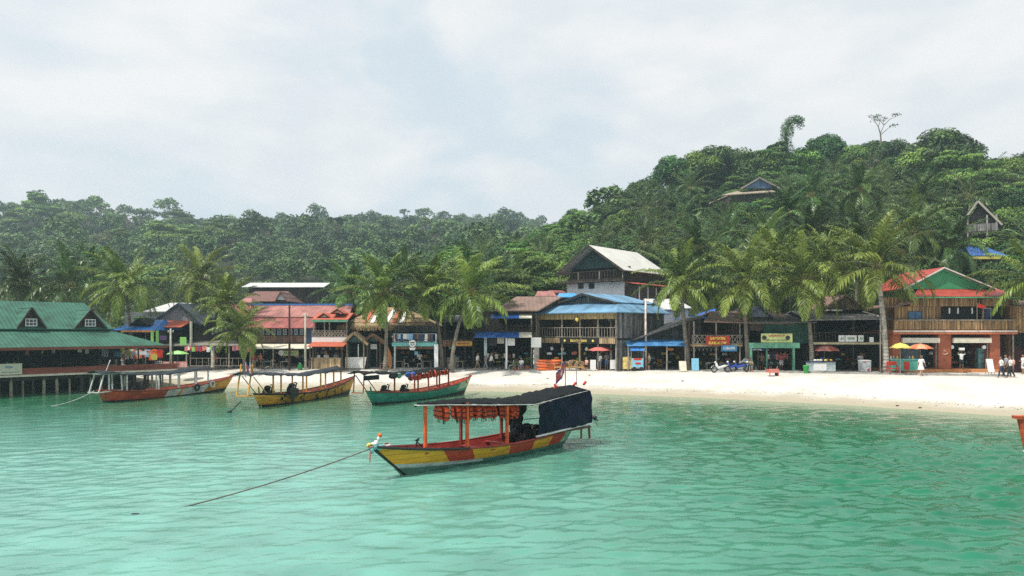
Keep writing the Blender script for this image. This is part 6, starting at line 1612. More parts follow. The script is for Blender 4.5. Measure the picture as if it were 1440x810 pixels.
JK = []
def life_jacket(p, rz, s=1.0, boat='front boat', where=''):
    lab = 'orange life jacket with black straps hanging under the %s' % where
    grp = 'life jackets hung under the canopy of the ' + boat
    if not JK:
        t = root('life_jacket', p, rz, lab, 'life jacket', grp); T = Matrix.Translation(p) @ Matrix.Rotation(rz, 4, 'Z')
        m = MB(T)
        for sd in (-1, 1):
            prof = [(0, .03, .04), (-.08, .09, .055), (-.2, .13, .06), (-.36, .13, .055), (-.46, .09, .03)]
            for k in range(4):
                (z0, w0, d0), (z1, w1, d1) = prof[k], prof[k+1]; c = sd * .12
                m.add([(c-w0, -d0, z0), (c+w0, -d0, z0), (c+w0, d0, z0), (c-w0, d0, z0), (c-w1, -d1, z1), (c+w1, -d1, z1), (c+w1, d1, z1), (c-w1, d1, z1)], [(0,1,2,3),(7,6,5,4),(4,5,1,0),(5,6,2,1),(6,7,3,2),(7,4,0,3)])
        m.tube([(-.12, 0, -.02), (-.1, .05, .06), (0, .07, .09), (.1, .05, .06), (.12, 0, -.02)], .045, 6)
        m.build('vest', h_jacket, t)
        m = MB(T); m.box(-.26, .26, -.075, .075, -.2, -.165); m.box(-.26, .26, -.075, .075, -.37, -.335); m.bar((.05, -.05, -.34), (.09, -.1, -.62), .03, .012); m.bar((-.12, .05, -.34), (-.16, .06, -.58), .03, .012)
        m.build('strap', h_strap, t); JK.append(t); t.scale = (s,) * 3; return t
    c = copy_tree(JK[0]); c.location = p; c.rotation_euler = (rnd.uniform(-.12, .12), rnd.uniform(-.12, .12), rz); c.scale = (s,) * 3; c['label'] = lab; c['group'] = grp
    return c
def rope(name, pts, r, m, label, sag=0.0, n=14):
    pts = [Vector(p) for p in pts]; out = []
    if len(pts) == 2:
        for i in range(n + 1):
            a = i / n; q = pts[0].lerp(pts[1], a); q.z -= sag * 4 * a * (1 - a); out.append(q)
    else: out = pts
    o = MB().tube(out, r, 5).build(name, m); return tag(o, label, 'rope')

# ---- the front boat
def front_boat():
    O = Vector((-3.70, 25.15, 0)); rz = math.atan2(31.75 - 25.15, 1.93 + 3.70)
    t = root('long_tail_boat', O, rz, 'nearest boat, yellow and red chequered hull with a dark canopy and navy side curtain', 'boat', 'tour boats moored off the beach')
    T = Matrix.Translation(O) @ Matrix.Rotation(rz, 4, 'Z'); ex = T.to_3x3() @ Vector((1, 0, 0)); ey = T.to_3x3() @ Vector((0, 1, 0))
    def ux(px, d):       # local x of a photo column at local depth d
        k = (px - 720) / FPX; return (k * (O.y + d * ey.y) - O.x - d * ey.x) / (ex.x - k * ex.y)
    def uz(py, x, d): return EYE - (py - 465) / FPX * (O.y + x * ex.y + d * ey.y)
    def bd(u, v):
        if v < .19: return 3
        if v < .42: return 4
        if v < .54: return 2 if u < .42 else 4
        xs = [.0, .245, .375, .56, .70, .84, .93, 1.01]
        for i in range(7):
            if u < xs[i+1]: return (0, 1, 0, 1, 0, 1, 5)[i]
        return 1
    st = hull(t, T, 8.75, 2.0, -1.35, 9.0, 1.12, .62, .74, Bands(bd, [h_yel, h_red, h_wht, h_blk, h_grn, h_grnpale]), gun=h_in, inner=h_in, zk=-.25)
    m = MB(T)        # dark rubbing strip along the bow
    for sd in (-1, 1): m.tube([(st(u)[0], sd * (st(u)[2] + .03), st(u)[3] + .0) for u in np.linspace(0, .36, 12)], .05, 6)
    m.build('rubbing_strip', h_blk, t)
    m = MB(T); m.tube([(-1.42, 0, 1.16), (-.6, 0, .52), (.05, 0, .02), (.5, 0, -.25)], [.06, .06, .06, .05], 6); m.build('stem', h_blk, t)
    # canopy
    xf, xr = ux(590, -.55), ux(826, -.95); nearpx = [(590, 568), (640, 567.5), (700, 567.5), (753, 567), (790, 557), (826, 548)]
    dd = [-.55, -.85, -.95, -.98, -.98, -.98]; ax = [ux(p, d_) for (p, _), d_ in zip(nearpx, dd)]; az = [uz(v, ux(p, d_), d_) for (p, v), d_ in zip(nearpx, dd)]
    ze = lambda a: float(np.interp(xf + (xr - xf) * a, ax, az))
    canopy(t, T, xf, xr, .98, ze, .13, h_can, h_pwht, nx=46, ny=10, sag=.05, seed=1, yl=lambda a: (-.55 - .43 * min(1, a * 3.2), -.30 + 1.28 * sstep(np.float64(min(1, a * 3.0)))))
    for (pp, side, mm) in ((598, -.42, h_org), (657, -.88, h_org), (713, -.88, h_org), (648, .80, h_dred), (705, .84, h_dred), (770, -.85, h_dred), (813, -.7, h_dred)):
        x = ux(pp, side); zt = ze((x - xf) / (xr - xf)) - .02 + (.06 if side > 0 else 0); w = .05 if mm is h_org else .05
        s_u = st(min(1, max(0, (x + 1.35) / 10.35))); side = math.copysign(min(abs(side), s_u[2] - .13), side); x = ux(pp, side); zb_ = s_u[3] - .2 if x < 8.7 else .6; m = MB(T); m.box(x-w, x+w, side-w, side+w, zb_, zt); m.build('post', mm, t)
    # side curtain with folds
    x0, x1 = ux(754, -.98), ux(829, -.98); nx, nz = 40, 14; vs, fs = [], []
    for i in range(nx + 1):
        a = i / nx; x = x0 + (x1 - x0) * a; zt = ze((x - xf) / (xr - xf)) - .05; zb_ = uz(613 - 19 * a ** 1.0, x, -1.0)
        for j in range(nz + 1):
            c = j / nz; fold = .05 * math.sin(a * 6 + c * 3.2) + .035 * (1 - abs(math.sin((a * .9 + c * .75) * 8 + math.sin(c * 4)))) + .022 * (1 - abs(math.sin((a * 1.6 - c * .5) * 9 + 1.5 * math.sin(a * 5)))) + .01 * math.sin(a * 37 + c * 9)
            vs.append((x, -1.0 - .03 - fold * 1.5, zt + (zb_ - zt) * c))
    for i in range(nx):
        for j in range(nz): k = i * (nz+1) + j; fs.append((k, k+1, k+nz+2, k+nz+1))
    MB(T).add(vs, fs).build('side_curtain', m_navy2, t, True)
    vs2 = [(x1 + .0, -1.0 + 2.0 * i / 10 , ze(1) - .05 + .2 * (1 - abs(i / 5.0 - 1)) if j == 0 else .95) for i in range(11) for j in (0, 1)]
    MB(T).add([(v[0] + .02 * math.sin(k), v[1], v[2]) for k, v in enumerate(vs2)], [(2*i, 2*i+1, 2*i+3, 2*i+2) for i in range(10)]).build('stern_curtain', m_navy2, t, True)
    m = MB(T); m.bar((x0 - .1, -1.07, uz(613.5, x0, -1.05)), (x1 + .1, -1.07, uz(595, x1, -1.05)), .07, .06); m.build('curtain_rail', h_pwht, t)
    m = MB(T); m.box(8.3, x1 + .1, -1.0, 1.0, .72, .78); m.build('stern_platform', h_deck, t)
    m = MB(T); m.bar((9.2, -.9, .72), (9.2, -.9, .30), .06); m.bar((9.85, -.85, .80), (9.9, -.85, .22), .07); m.build('stern_bracket', h_dred, t)
    m = MB(T); m.tube([(9.6, -.5, .8), (10.7, -.55, 1.02)], .03, 6); m.ball((10.75, -.55, 1.02), (.1, .1, .12)); m.tube([(10.7, -.55, .95), (11.0, -.55, .6)], .015, 4); m.build('propeller_shaft', h_engine, t)
    for k in range(3):
        a = k * 2.1; m = MB(T); m.slab([(10.83, -.55, 1.02), (10.85, -.55 + .18*math.cos(a) - .05*math.sin(a), 1.02 + .18*math.sin(a) + .05*math.cos(a)), (10.87, -.55 + .18*math.cos(a) + .05*math.sin(a), 1.02 + .18*math.sin(a) - .05*math.cos(a))], .02); m.build('propeller_blade', m_steel, t)
    engine(t, T, ux(738, -.1), -.1, .25, 1.25); engine(t, T, ux(752, .3), .3, .25, 1.0)
    m = MB(T); xh = ux(728, .3); r = random.Random(4)
    for k in range(16): m.ball((xh + r.uniform(-.35, .5), .3 + r.uniform(-.25, .3), .5 + r.uniform(0, 1.35)), (.16 + r.uniform(0, .12), .15, .2 + r.uniform(0, .1)), 7, 5)
    m.build('dark_tarpaulin_bundle', h_engine, t)
    m = MB(T); m.bar((xh + .3, .2, 1.25), (xh + 2.2, .1, 1.2), .03); m.bar((xh + .3, .1, 1.1), (xh + 1.8, .5, .75), .03); m.build('tiller', m_pole, t)
    # roof-top flags
    for (pp, py_, h, mm) in ((795, 552, 1.15, None), (811, 549, 1.0, m_steel)):
        x = ux(pp, .3); z = ze((x - xf) / (xr - xf)) + .06
        if mm is None: flag(t, T, (x, .3, z), h, .62, .5, (0, 0), polem=h_dred)
        else: MB(T).tube([(x, .3, z), (x - .03, .3, z + h)], .018, 5).build('antenna', mm, t)
    m = MB(T)
    for pp in (781, 808, 822): x = ux(pp, .1); z = ze((x - xf) / (xr - xf)) + .10; m.bar((x-.08, .1, z), (x+.1, .1, z + .12), .08)
    m.bar((ux(781, .1), .1, ze(.80)+.1), (ux(780, .1), .1, ze(.80)+.4), .05); m.build('roof_fitting', m_red, t)
    # bow bits: sticks, cleat, garland
    m = MB(T); m.bar((.15, -.1, .62), (-.12, -.3, 1.05), .03); m.bar((.55, .1, .55), (.75, .1, 1.12), .04); m.bar((.65, .1, 1.1), (1.05, 0, .68), .03); m.ball((.35, -.1, .68), (.18, .1, .08)); m.build('bow_cleats', h_engine, t)
    m = MB(T); m.slab([(.6, .1, 1.08), (.85, .1, 1.16), (.80, .1, 1.04)], .03); m.build('anchor_fluke', h_engine, t)
    for nm, col, pts in (('teal_garland', m_teal, [((-1.25, 0, 1.1), (.14, .14, .10)), ((-1.05, 0, 1.06), (.16, .16, .1)), ((-1.38, -.03, 1.0), (.08, .1, .12))]), ('yellow_garland', m_yelcl, [((-1.45, 0, 1.2), (.08, .07, .05)), ((-1.53, 0, 1.16), (.04, .04, .04))]), ('white_garland', m_signw, [((-1.15, .02, 1.22), (.08, .08, .09)), ((-1.03, .05, 1.34), (.05, .05, .07)), ((-1.26, 0, 1.2), (.1, .12, .05))]), ('orange_ball', m_orange, [((-.97, .05, 1.44), (.075, .075, .08))]), ('pink_ribbon', m_pink, [((-1.46, -.04, .82), (.035, .035, .22)), ((-1.4, 0, 1.12), (.1, .1, .04))])):
        m = MB(T)
        for c, r_ in pts: m.ball(c, r_, 8, 6)
        m.build(nm, col, t, True)
    m = MB(T); m.lathe((-.72, 0, 1.0), [(.09, 0), (.1, .1), (.06, .16), (.005, .18)], 10); m.build('incense_pot', h_dred, t, True); m = MB(T); m.ring((-.72, 0, 1.1), .10, .03, 'z'); m.build('white_ring', m_signw, t)
    # life jackets
    r = random.Random(11)
    spans = ((1.25, 2.75, 11, 'front end of the nearest canopy'), (3.05, 3.75, 5, 'middle of the nearest canopy'), (4.1, 5.5, 10, 'nearest canopy beside the dark bundle'))
    for a, b, n, wh in spans:
        for k in range(n):
            x = a + (b - a) * k / (n - 1.0) + r.uniform(-.04, .04); y = -.42 + r.uniform(-.1, .12); p = T @ Vector((x, y, ze((x - xf) / (xr - xf)) - .11 + r.uniform(-.04, .02)))
            life_jacket(p, rz + R(72) + r.uniform(-.5, .5), r.uniform(.9, 1.06), 'nearest boat', wh)
    # mooring line
    P0 = T @ Vector((-1.42, 0, 1.05))
    e1 = Vector(((245 - 720) / FPX * (EYE * FPX / (715 - 465)), EYE * FPX / (715 - 465), -.03))
    rope('mooring_rope', [P0, e1], .022, m_rope, 'long dark mooring rope running from the nearest bow into the water', .10)
    Y = EYE * FPX / (722.5 - 465)
    o = MB().ball(((190 - 720) / FPX * Y, Y, -.02), (.16, .08, .04), 10, 6).build('rope_float', h_engine); tag(o, 'small dark float low in the water at the far end of the mooring rope', 'float')
m_navy2 = mat('navy side curtain', (.005, .010, .030), .5, .4, 1.2, spec=.12)
front_boat()

def beach_boat(name_lab, bow, stern, B, zb, zm, zs, bands, tipb, tips, gun, inn, can_px, can_m, posts, postm, extra=None, rail=None, arch=.12, seed=2, canopy_w=.72):
    bo, so = Vector((*bow, 0)), Vector((*stern, 0)); rz = math.atan2(so.y - bo.y, so.x - bo.x); L = (so - bo).length
    t = root('long_tail_boat', bo, rz, name_lab, 'boat', 'tour boats moored off the beach')
    T = Matrix.Translation(bo) @ Matrix.Rotation(rz, 4, 'Z'); ex = T.to_3x3() @ Vector((1, 0, 0)); ey = T.to_3x3() @ Vector((0, 1, 0))
    def ux(px, d): k = (px - 720) / FPX; return (k * (bo.y + d * ey.y) - bo.x - d * ey.x) / (ex.x - k * ex.y)
    def uz(py, x, d): return EYE - (py - 465) / FPX * (bo.y + x * ex.y + d * ey.y)
    st = hull(t, T, L, B, -tipb, L + tips, zb, zm, zs, bands, gun=gun, inner=inn, stern_full=.45, zk=-.3)
    ax = [ux(p, canopy_w) for p, v in can_px][::-1]; az = [uz(v, ux(p, canopy_w), canopy_w) for p, v in can_px][::-1]
    x0, x1 = ax[0], ax[-1]; ze = lambda a: float(np.interp(x0 + (x1 - x0) * a, ax, az))
    canopy(t, T, x0, x1, canopy_w, ze, arch, can_m, rail, nx=28, seed=seed, sag=.05)
    for pp, sd in posts:
        d = canopy_w * .92 * sd; x = ux(pp, d); x = min(max(x, x0 + .05), x1 - .03); zt = ze((x - x0) / (x1 - x0)) - .02
        s_u = st(min(1, max(0, (x + tipb) / (L + tips + tipb)))); d = math.copysign(min(abs(d), max(.2, s_u[2] - .12)), d); m = MB(T); m.box(x-.042, x+.042, d-.042, d+.042, min(s_u[3] - .2, zt - .3), zt); m.build('post', postm, t)
    return t, T, ux, uz, st, ze, x0, x1

# ---- red, white and yellow boat by the green roof
def boat_one():
    def bd(u, v):
        if v < .40: return 3
        if u < .26: return 0
        if u < .60: return 1 if not (.485 < u < .51) else 0
        return 2
    t, T, ux, uz, st, ze, x0, x1 = beach_boat('red, white and yellow boat with a slate canopy nearest the green roofed pier', (-23.6, 60.6), (-27.75, 50.3), 1.75, 1.15, .58, .85, Bands(bd, [h_yel2, h_wht2, h_redbr, h_blk]), 1.1, .25, h_dred, h_in2,
        [(143, 524.5), (160, 524), (200, 527), (240, 526), (270, 521), (297, 518)], h_can2, [(220, 1), (251, 1), (275, 1), (297, 1), (224, -1), (252, -1), (274, -1), (158, 1), (180, 1)], h_pwht, rail=None)
    m = MB(T); xs = x1 - .9
    for sd in (-.45, .45): m.bar((xs + .9, sd, .75), (xs + .5, sd * .95, 1.95), .07); m.bar((xs - .9, sd, .8), (xs - .85, sd * .95, 1.9), .07)
    m.bar((xs + .95, -.5, .75), (xs + .95, .5, .75), .07); m.bar((xs + .6, -.5, 1.95), (xs + .6, .5, 1.95), .06); m.bar((xs - 1.1, .45, 1.95), (xs + .7, .45, 1.97), .06); m.bar((xs - .95, .45, .8), (xs + .95, .45, .75), .06)
    m.build('stern_frame', h_pwht, t)
    m = MB(T); m.tube([(xs + .3, .3, 2.0), (xs - .1, .3, 2.9)], .03, 6); m.build('mast', h_pwht, t)
    m = MB(T); m.tube([(11.1-.25-.1, 0, -.25), (11.15, 0, .6), (11.32, 0, 1.2)], [.09, .08, .05], 6); m.build('stern_post', h_redbr, t)
    engine(t, T, ux(196, .1), .1, .3, 1.3); engine(t, T, ux(180, .3), .3, .35, 1.0)
    for pp, mm in ((278, m_rubber), (302, h_pwht)):
        x = ux(pp, .9); b = st((x + 1.1) / (x1 + 1.4) if False else min(.9, max(.05, (x + 1.1) / 12.6)))
        p = T @ Vector((x, b[2] + .12, b[3] - .12)); tt = MB(Matrix.Translation(p) @ Matrix.Rotation(t.rotation_euler.z, 4, 'Z')); tt.ring((0, 0, 0), .22, .075, 'y', 14, 6); tt.build('tyre_fender' if mm is m_rubber else 'white_ring_fender', mm, t, True)
    m = MB(T); m.ball((-.75, 0, 1.15), (.08, .08, .12)); m.build('bow_knob', h_redbr, t)
    rope('mooring_rope', [T @ Vector((x1 + .2, .3, .9)), (-28.6 - 2.2, 47.6, -.03)], .018, h_pwht, 'pale mooring line slanting down from the stern of the boat by the pier', .3)
boat_one()

def boat_two():
    def bd(u, v):
        if v < .42: return 1
        if v > .95: return 1
        for c in (.16, .27, .38, .50, .66, .83):
            a = c + .035 * (1 - abs(v - .72) / .28)
            if abs(u - a) < .011: return 1
        return 0
    t, T, ux, uz, st, ze, x0, x1 = beach_boat('yellow boat with black arrow marks and a slate canopy', (-12.75, 57.9), (-16.2, 47.6), 1.75, 1.3, .60, .85, Bands(bd, [h_yel2, h_blk]), .9, .2, h_blk, h_in2,
        [(352, 527), (370, 526), (400, 527), (430, 528), (460, 523), (485, 517.5)], h_can2, [(388, 1), (397, 1), (426, 1), (451, 1), (471, 1), (488, 1), (411, -1), (431, -1), (455, -1)], h_orgy, rail=None)
    m = MB(T); xs = x1 - .5
    for sd in (-.42, .42): m.bar((xs + .35, sd, .85), (xs - .1, sd, 2.8), .07); m.bar((xs - 1.6, sd, .75), (xs - .2, sd, 2.0), .045)
    m.bar((xs + .4, -.45, .85), (xs + .4, .45, .85), .08); m.bar((xs + .35, -.5, .82), (xs - 1.2, -.5, .75), .06); m.bar((xs + .35, .5, .82), (xs - 1.2, .5, .75), .06); m.build('stern_frame', h_orgy, t)
    m = MB(T); m.tube([(10.88-.35, 0, -.25), (10.92, 0, .6), (11.05, 0, 1.3)], [.1, .08, .05], 6); m.build('stern_post', h_yel2, t)
    engine(t, T, ux(378, 0), 0, .4, 1.3); engine(t, T, ux(412, .6), .6, .45, 1.3)
    m = MB(T); x = ux(411, .9); m.ball((x, .95, .75), (.28, .14, .45)); m.ball((x + .1, 1.0, .35), (.14, .08, .4)); m.build('black_bundle', h_engine, t)
    for sd in (-.4, .4): flag(t, T, (x1 - (.4 if sd > 0 else 1.0), sd, 1.9), 1.0, .22, .6, (0, 0), polem=h_pwht)
    m = MB(T); m.tube([(x1 + .2, .2, .55), (x1 + 1.6, .5, .02)], .03, 5); m.ball((x1 + 1.6, .5, .05), (.14, .14, .12)); m.build('propeller_shaft', h_engine, t)
boat_two()

def boat_three():
    def bd(u, v):
        if v < .36: return 1
        return 0 if u > .16 else (2 if v > .5 else 0)
    t, T, ux, uz, st, ze, x0, x1 = beach_boat('sea green boat with a black canopy and red posts', (-3.75, 57.9), (-9.15, 48.9), 1.75, 1.3, .62, .9, Bands(bd, [h_teal, h_blk, h_grnpale]), 1.0, .35, h_dred, h_in2,
        [(512, 525.5), (530, 524.5), (560, 526), (590, 525), (612, 521), (634, 518)], h_can, [(556, 1), (588, 1), (618, 1), (636, 1), (583, -1), (602, -1), (620, -1)], h_dred, rail=None)
    m = MB(T); xs = x1 - .05
    for sd in (-.42, .42): m.bar((xs - .2, sd, .9), (xs - .3, sd, 2.3), .06); m.bar((xs - 1.6, sd, .75), (xs - .4, sd, 2.0), .045)
    m.bar((xs - .1, -.45, .9), (xs - .1, .45, .9), .06); m.build('stern_frame', h_dred, t)
    m = MB(T); m.box(x1 - 1.4, x1 + .05, canopy_drop, canopy_drop + .03, 1.72, 2.02); m.build('canopy_valance', h_can, t)
    m = MB(T); m.tube([(10.5-.32, 0, -.25), (10.65, 0, .6), (10.82, 0, 1.2)], [.09, .08, .05], 6); m.build('stern_post', h_teal, t)
    engine(t, T, ux(542, .1), .1, .4, 1.2); engine(t, T, ux(569, .3), .3, .4, 1.1)
    m = MB(T); m.ball((-.85, 0, 1.36), (.14, .1, .08)); m.build('bow_knob', h_redbr, t)
    r = random.Random(3)
    for k in range(12):
        a = k / 11.0; x = x0 + .4 + a * 4.2; p = T @ Vector((x, .55 + r.uniform(-.1, .1), ze((x - x0) / (x1 - x0)) - .08)); life_jacket(p, t.rotation_euler.z + R(80) + r.uniform(-.6, .6), r.uniform(.75, .9), 'sea green boat', 'black canopy of the sea green boat')
    for k, (x, mm, w) in enumerate(((x1 - 3.0, h_engine, .5), (x1 - 3.6, m_shopgreen, .25), (x1 - 4.6, m_bluetarp, .35), (x1 - 5.1, m_bluetarp, .3))):
        m = MB(T); m.ball((x, .6, 1.85), (w, .12, .2), 8, 6); m.build('hanging_bundle', mm, t, True)
    for k in range(7):
        u = .08 + k * .05; s_ = st(u); p = T @ Vector((s_[0], s_[2] * .3, s_[3] - .1)); life_jacket(p + Vector((0, 0, .1)), r.uniform(0, 6), .7, 'bow of the sea green boat', 'bow rail of the sea green boat')['label'] = 'orange life jacket heaped in the bow of the sea green boat'
canopy_drop = .73
boat_three()

# ---- the red boat cut by the right edge
def boat_right():
    Y0 = EYE * FPX / (664 - 465); O = Vector(((1440 - 720) / FPX * Y0 + .20, Y0, 0)); rz = R(-8)
    t = root('long_tail_boat', O, rz, 'red boat cut off by the right edge with only its tall stem in view', 'boat', 'tour boats moored off the beach')
    T = Matrix.Translation(O) @ Matrix.Rotation(rz, 4, 'Z')
    bd = Bands(lambda u, v: 1 if v < .35 else 0, [h_redbr, h_blk])
    hull(t, T, 9, 2.2, -.25, 9.2, 1.75, .8, .9, bd, gun=h_dred, inner=h_in, zk=-.35)
    m = MB(T); m.tube([(-.30, 0, 1.95), (-.16, 0, 1.2), (.02, 0, .3), (.2, 0, -.2)], [.13, .12, .11, .1], 8); m.build('stem', h_redbr, t)
    m = MB(T); m.box(-.5, .1, -.16, .16, 1.84, 1.95); m.build('stem_cap', h_redbr, t)
    m = MB(T); m.ring((-.06, 0, .72), .13, .025, 'z', 10, 5); m.build('white_band', h_pwht, t)
    canopy(t, T, 1.3, 8, 1.0, lambda a: 2.4, .15, h_can, h_pwht, nx=14)
    for x in (1.5, 3.6, 5.8, 7.8):
        for sd in (-.85, .85): m = MB(T); m.box(x-.05, x+.05, sd-.05, sd+.05, .2, 2.4); m.build('post', h_org, t)
boat_right()
# ------------------------------------------------------------------ people
SK = [(.58, .36, .25), (.42, .24, .15), (.30, .17, .10)]
m_skin = [mat('light tanned skin', (.50, .30, .21), .6, .08), mat('tanned skin', (.34, .19, .12), .6, .08), mat('brown skin', (.20, .11, .07), .6, .08)]
m_hair = mat('black hair', (.015, .012, .010), .6, .2); m_hairb = mat('brown hair', (.10, .055, .03), .6, .2)
cl = {k: mat(k + ' clothing', c, .85, .12, 8) for k, c in {'white': (.78, .78, .76), 'black': (.02, .02, .022), 'navy': (.03, .04, .09), 'red': (.55, .05, .04), 'pinkred': (.62, .16, .16), 'grey': (.32, .33, .35), 'khaki': (.34, .28, .18), 'blue': (.10, .22, .45), 'peach': (.72, .40, .32), 'teal': (.08, .30, .30)}.items()}

def person(px, pf, face, pose, top, bottom, label, skin=1, hair=None, h=1.66, dress=False, hat=None, ground=None, bag=None, longhair=False):
    """face: direction in degrees (0 = away from the sea, 180 = towards the camera, 90 = to the left)"""
    g = ground_at(px, pf) if ground is None else ground
    t = root('person', g, R(face), label, 'person'); S = h / 1.75
    T = Matrix.Translation(g) @ Matrix.Rotation(R(face), 4, 'Z') @ Matrix.Scale(S, 4)
    V_ = lambda *a: Vector(a)
    # joints, facing +y
    hipz = .90; lean = 0.0
    J = {}
    st = {'stand': (.02, -.02, 0, 0), 'walk': (.26, -.24, .05, .10), 'walk2': (-.24, .26, .05, .10), 'push': (.28, -.26, .1, .1)}
    if pose == 'sit':
        hipz = .46; f = [.42, .42]; knee = [V_(-.10, .42, .47), V_(.10, .42, .47)]; ank = [V_(-.11, .40, .07), V_(.11, .46, .07)]
    else:
        a, b, lean, lift = st[pose]
        knee = [V_(-.10, a * .62 + .05, .49), V_(.10, b * .35 + .04, .49)]; ank = [V_(-.10, a, .08), V_(.10, b, .08 + lift * .6)]
    hip = [V_(-.095, 0, hipz), V_(.095, 0, hipz)]
    neck = V_(0, lean, hipz + .54); chest = V_(0, lean * .7, hipz + .36); belly = V_(0, lean * .3, hipz + .14); head = neck + V_(0, .03, .19)
    sh = [neck + V_(-.185, -.0, -.08), neck + V_(.185, 0, -.08)]
    arms = {'down': (V_(-.05, .0, -.28), V_(-.02, .06, -.54)), 'fwd': (V_(-.04, .10, -.25), V_(0, .36, -.30)), 'bent': (V_(-.06, .0, -.27), V_(.08, .24, -.24)), 'swingf': (V_(-.04, .10, -.26), V_(.0, .24, -.48)), 'swingb': (V_(-.04, -.12, -.25), V_(-.01, -.16, -.50)), 'up': (V_(-.14, .06, .10), V_(.02, .10, .26))}
    ap = {'stand': ('down', 'bent'), 'walk': ('swingb', 'swingf'), 'walk2': ('swingf', 'swingb'), 'push': ('fwd', 'fwd'), 'sit': ('fwd', 'bent')}[pose]
    if bag == 'load': ap = ('up', 'up')
    m = MB(T)
    m.tube([hip[0]*.5+hip[1]*.5 + V_(0, 0, -.06), belly, chest, neck + V_(0, 0, -.05), neck + V_(0, 0, .02)], [.135, .125, .145, .11, .055], 12)
    vs0 = len(m.v)
    m.tube([neck + V_(0, 0, -.05), neck + V_(0, .01, .1)], [.058, .052], 8)
    m.ball(head, (.075, .092, .115), 14, 10); m.ball(head + V_(0, .04, -.05), (.052, .055, .06), 10, 8); m.ball(head + V_(0, .098, -.015), (.013, .022, .024), 6, 5)
    for s_ in (-1, 1): m.ball(head + V_(s_ * .076, -.01, -.01), (.012, .022, .032), 6, 5)
    hands = []
    for i, s_ in enumerate((-1, 1)):
        m.tube([hip[i] + V_(0, 0, .04), (hip[i] + knee[i]) / 2, knee[i]], [.092, .078, .056], 10); m.tube([knee[i], (knee[i] * .65 + ank[i] * .35) + V_(0, -.02, 0), ank[i]], [.056, .056, .036], 10); m.ball(knee[i], .056, 10, 8)
        m.tube([ank[i] + V_(0, -.05, -.04), ank[i] + V_(0, .06, -.045), ank[i] + V_(s_ * .01, .17, -.062)], [.035, .038, .018], 8); m.ball(ank[i], .037, 8, 6)
        e_, w_ = arms[ap[i]]; e = sh[i] + V_(e_.x * -s_ * -1 if False else e_.x * (1 if s_ < 0 else -1), e_.y, e_.z); w = sh[i] + V_(w_.x * (1 if s_ < 0 else -1), w_.y, w_.z)
        m.ball(sh[i], .058, 10, 8); m.tube([neck + V_(s_ * .06, 0, -.06), sh[i]], [.06, .055], 8); m.tube([sh[i], e], [.052, .038], 8); m.ball(e, .038, 8, 6); m.tube([e, w], [.038, .026], 8)
        d = (w - e).normalized(); side = d.cross(V_(s_, 0, .01)).normalized(); pal = w + d * .05
        m.ball(pal, (.030, .032, .045), 8, 6)
        hands.append((w, d, side, s_))
    o = m.build('tmp', m_skin[skin])
    md = o.modifiers.new('r', 'REMESH'); md.mode = 'VOXEL'; md.voxel_size = .017 * S; md.use_smooth_shade = True
    dg = bpy.context.evaluated_depsgraph_get(); me = bpy.data.meshes.new_from_object(o.evaluated_get(dg)); bpy.data.objects.remove(o)
    co = np.zeros(len(me.vertices) * 3); me.vertices.foreach_get('co', co); co = co.reshape(-1, 3)
    Ti = np.array(T.inverted()); loc = co @ Ti[:3, :3].T + Ti[:3, 3]
    nr = np.zeros(len(me.vertices) * 3); me.vertices.foreach_get('normal', nr); nr = nr.reshape(-1, 3)
    faces = [tuple(p.vertices) for p in me.polygons]; bpy.data.meshes.remove(me)
    # five fingers on each hand, added to the body mesh
    fb = MB(T)
    for (w, d, side, s_) in hands:
        x = side.cross(d).normalized()
        for k in range(4):
            o_ = (k - 1.5) * .016; L_ = (.060, .072, .068, .052)[k]; b = w + d * .075 + x * o_; c = b + d * L_ * .55 + side * -.006; e = c + d * L_ * .4 + side * -.022
            fb.tube([b, c, e], [.0085, .008, .006], 5)
        b = w + d * .035 + x * -.028; fb.tube([b, b + x * -.022 + d * .028, b + x * -.028 + d * .052], [.010, .009, .007], 5)
    inv = np.array(local_inv(t))
    bv = np.array([tuple(v) for v in fb.v]); allv = np.concatenate([co, bv]); nb_ = len(co)
    lv = allv @ inv[:3, :3].T + inv[:3, 3]
    body = bpy.data.meshes.new('body'); body.from_pydata(lv.tolist(), [], faces + [tuple(i + nb_ for i in f) for f in fb.f]); body.materials.append(m_skin[skin]); body.polygons.foreach_set('use_smooth', [True] * len(body.polygons)); body.update()
    bo = obj('body', body, t)
    def seg(a, b):
        a, b = np.array(a), np.array(b); ab = b - a; tt = np.clip(((loc - a) @ ab) / (ab @ ab), 0, 1); return np.linalg.norm(loc - (a + tt[:, None] * ab), axis=1), tt
    bones = {}
    bones['torso'] = np.minimum(seg(belly, chest)[0], seg(chest, neck + V_(0, 0, -.1))[0]) - .06; bones['head'] = seg(neck + V_(0, 0, .03), head)[0] - .03
    for i in (0, 1):
        bones['th%d' % i], tt = seg(hip[i], knee[i]); bones['sk%d' % i], _ = seg(knee[i], ank[i]); e_ = arms[ap[i]][0]; s_ = 1 if i == 0 else -1; w_ = arms[ap[i]][1]
        e = sh[i] + V_(e_.x * s_, e_.y, e_.z); w = sh[i] + V_(w_.x * s_, w_.y, w_.z); bones['ua%d' % i] = seg(sh[i], sh[i].lerp(e, .75))[0]; bones['fa%d' % i] = seg(sh[i].lerp(e, .95), w + (w - e) * .4)[0] + .0
    ks = list(bones); who = np.array([bones[k] for k in ks]).argmin(0); kk = np.array(ks)[who]
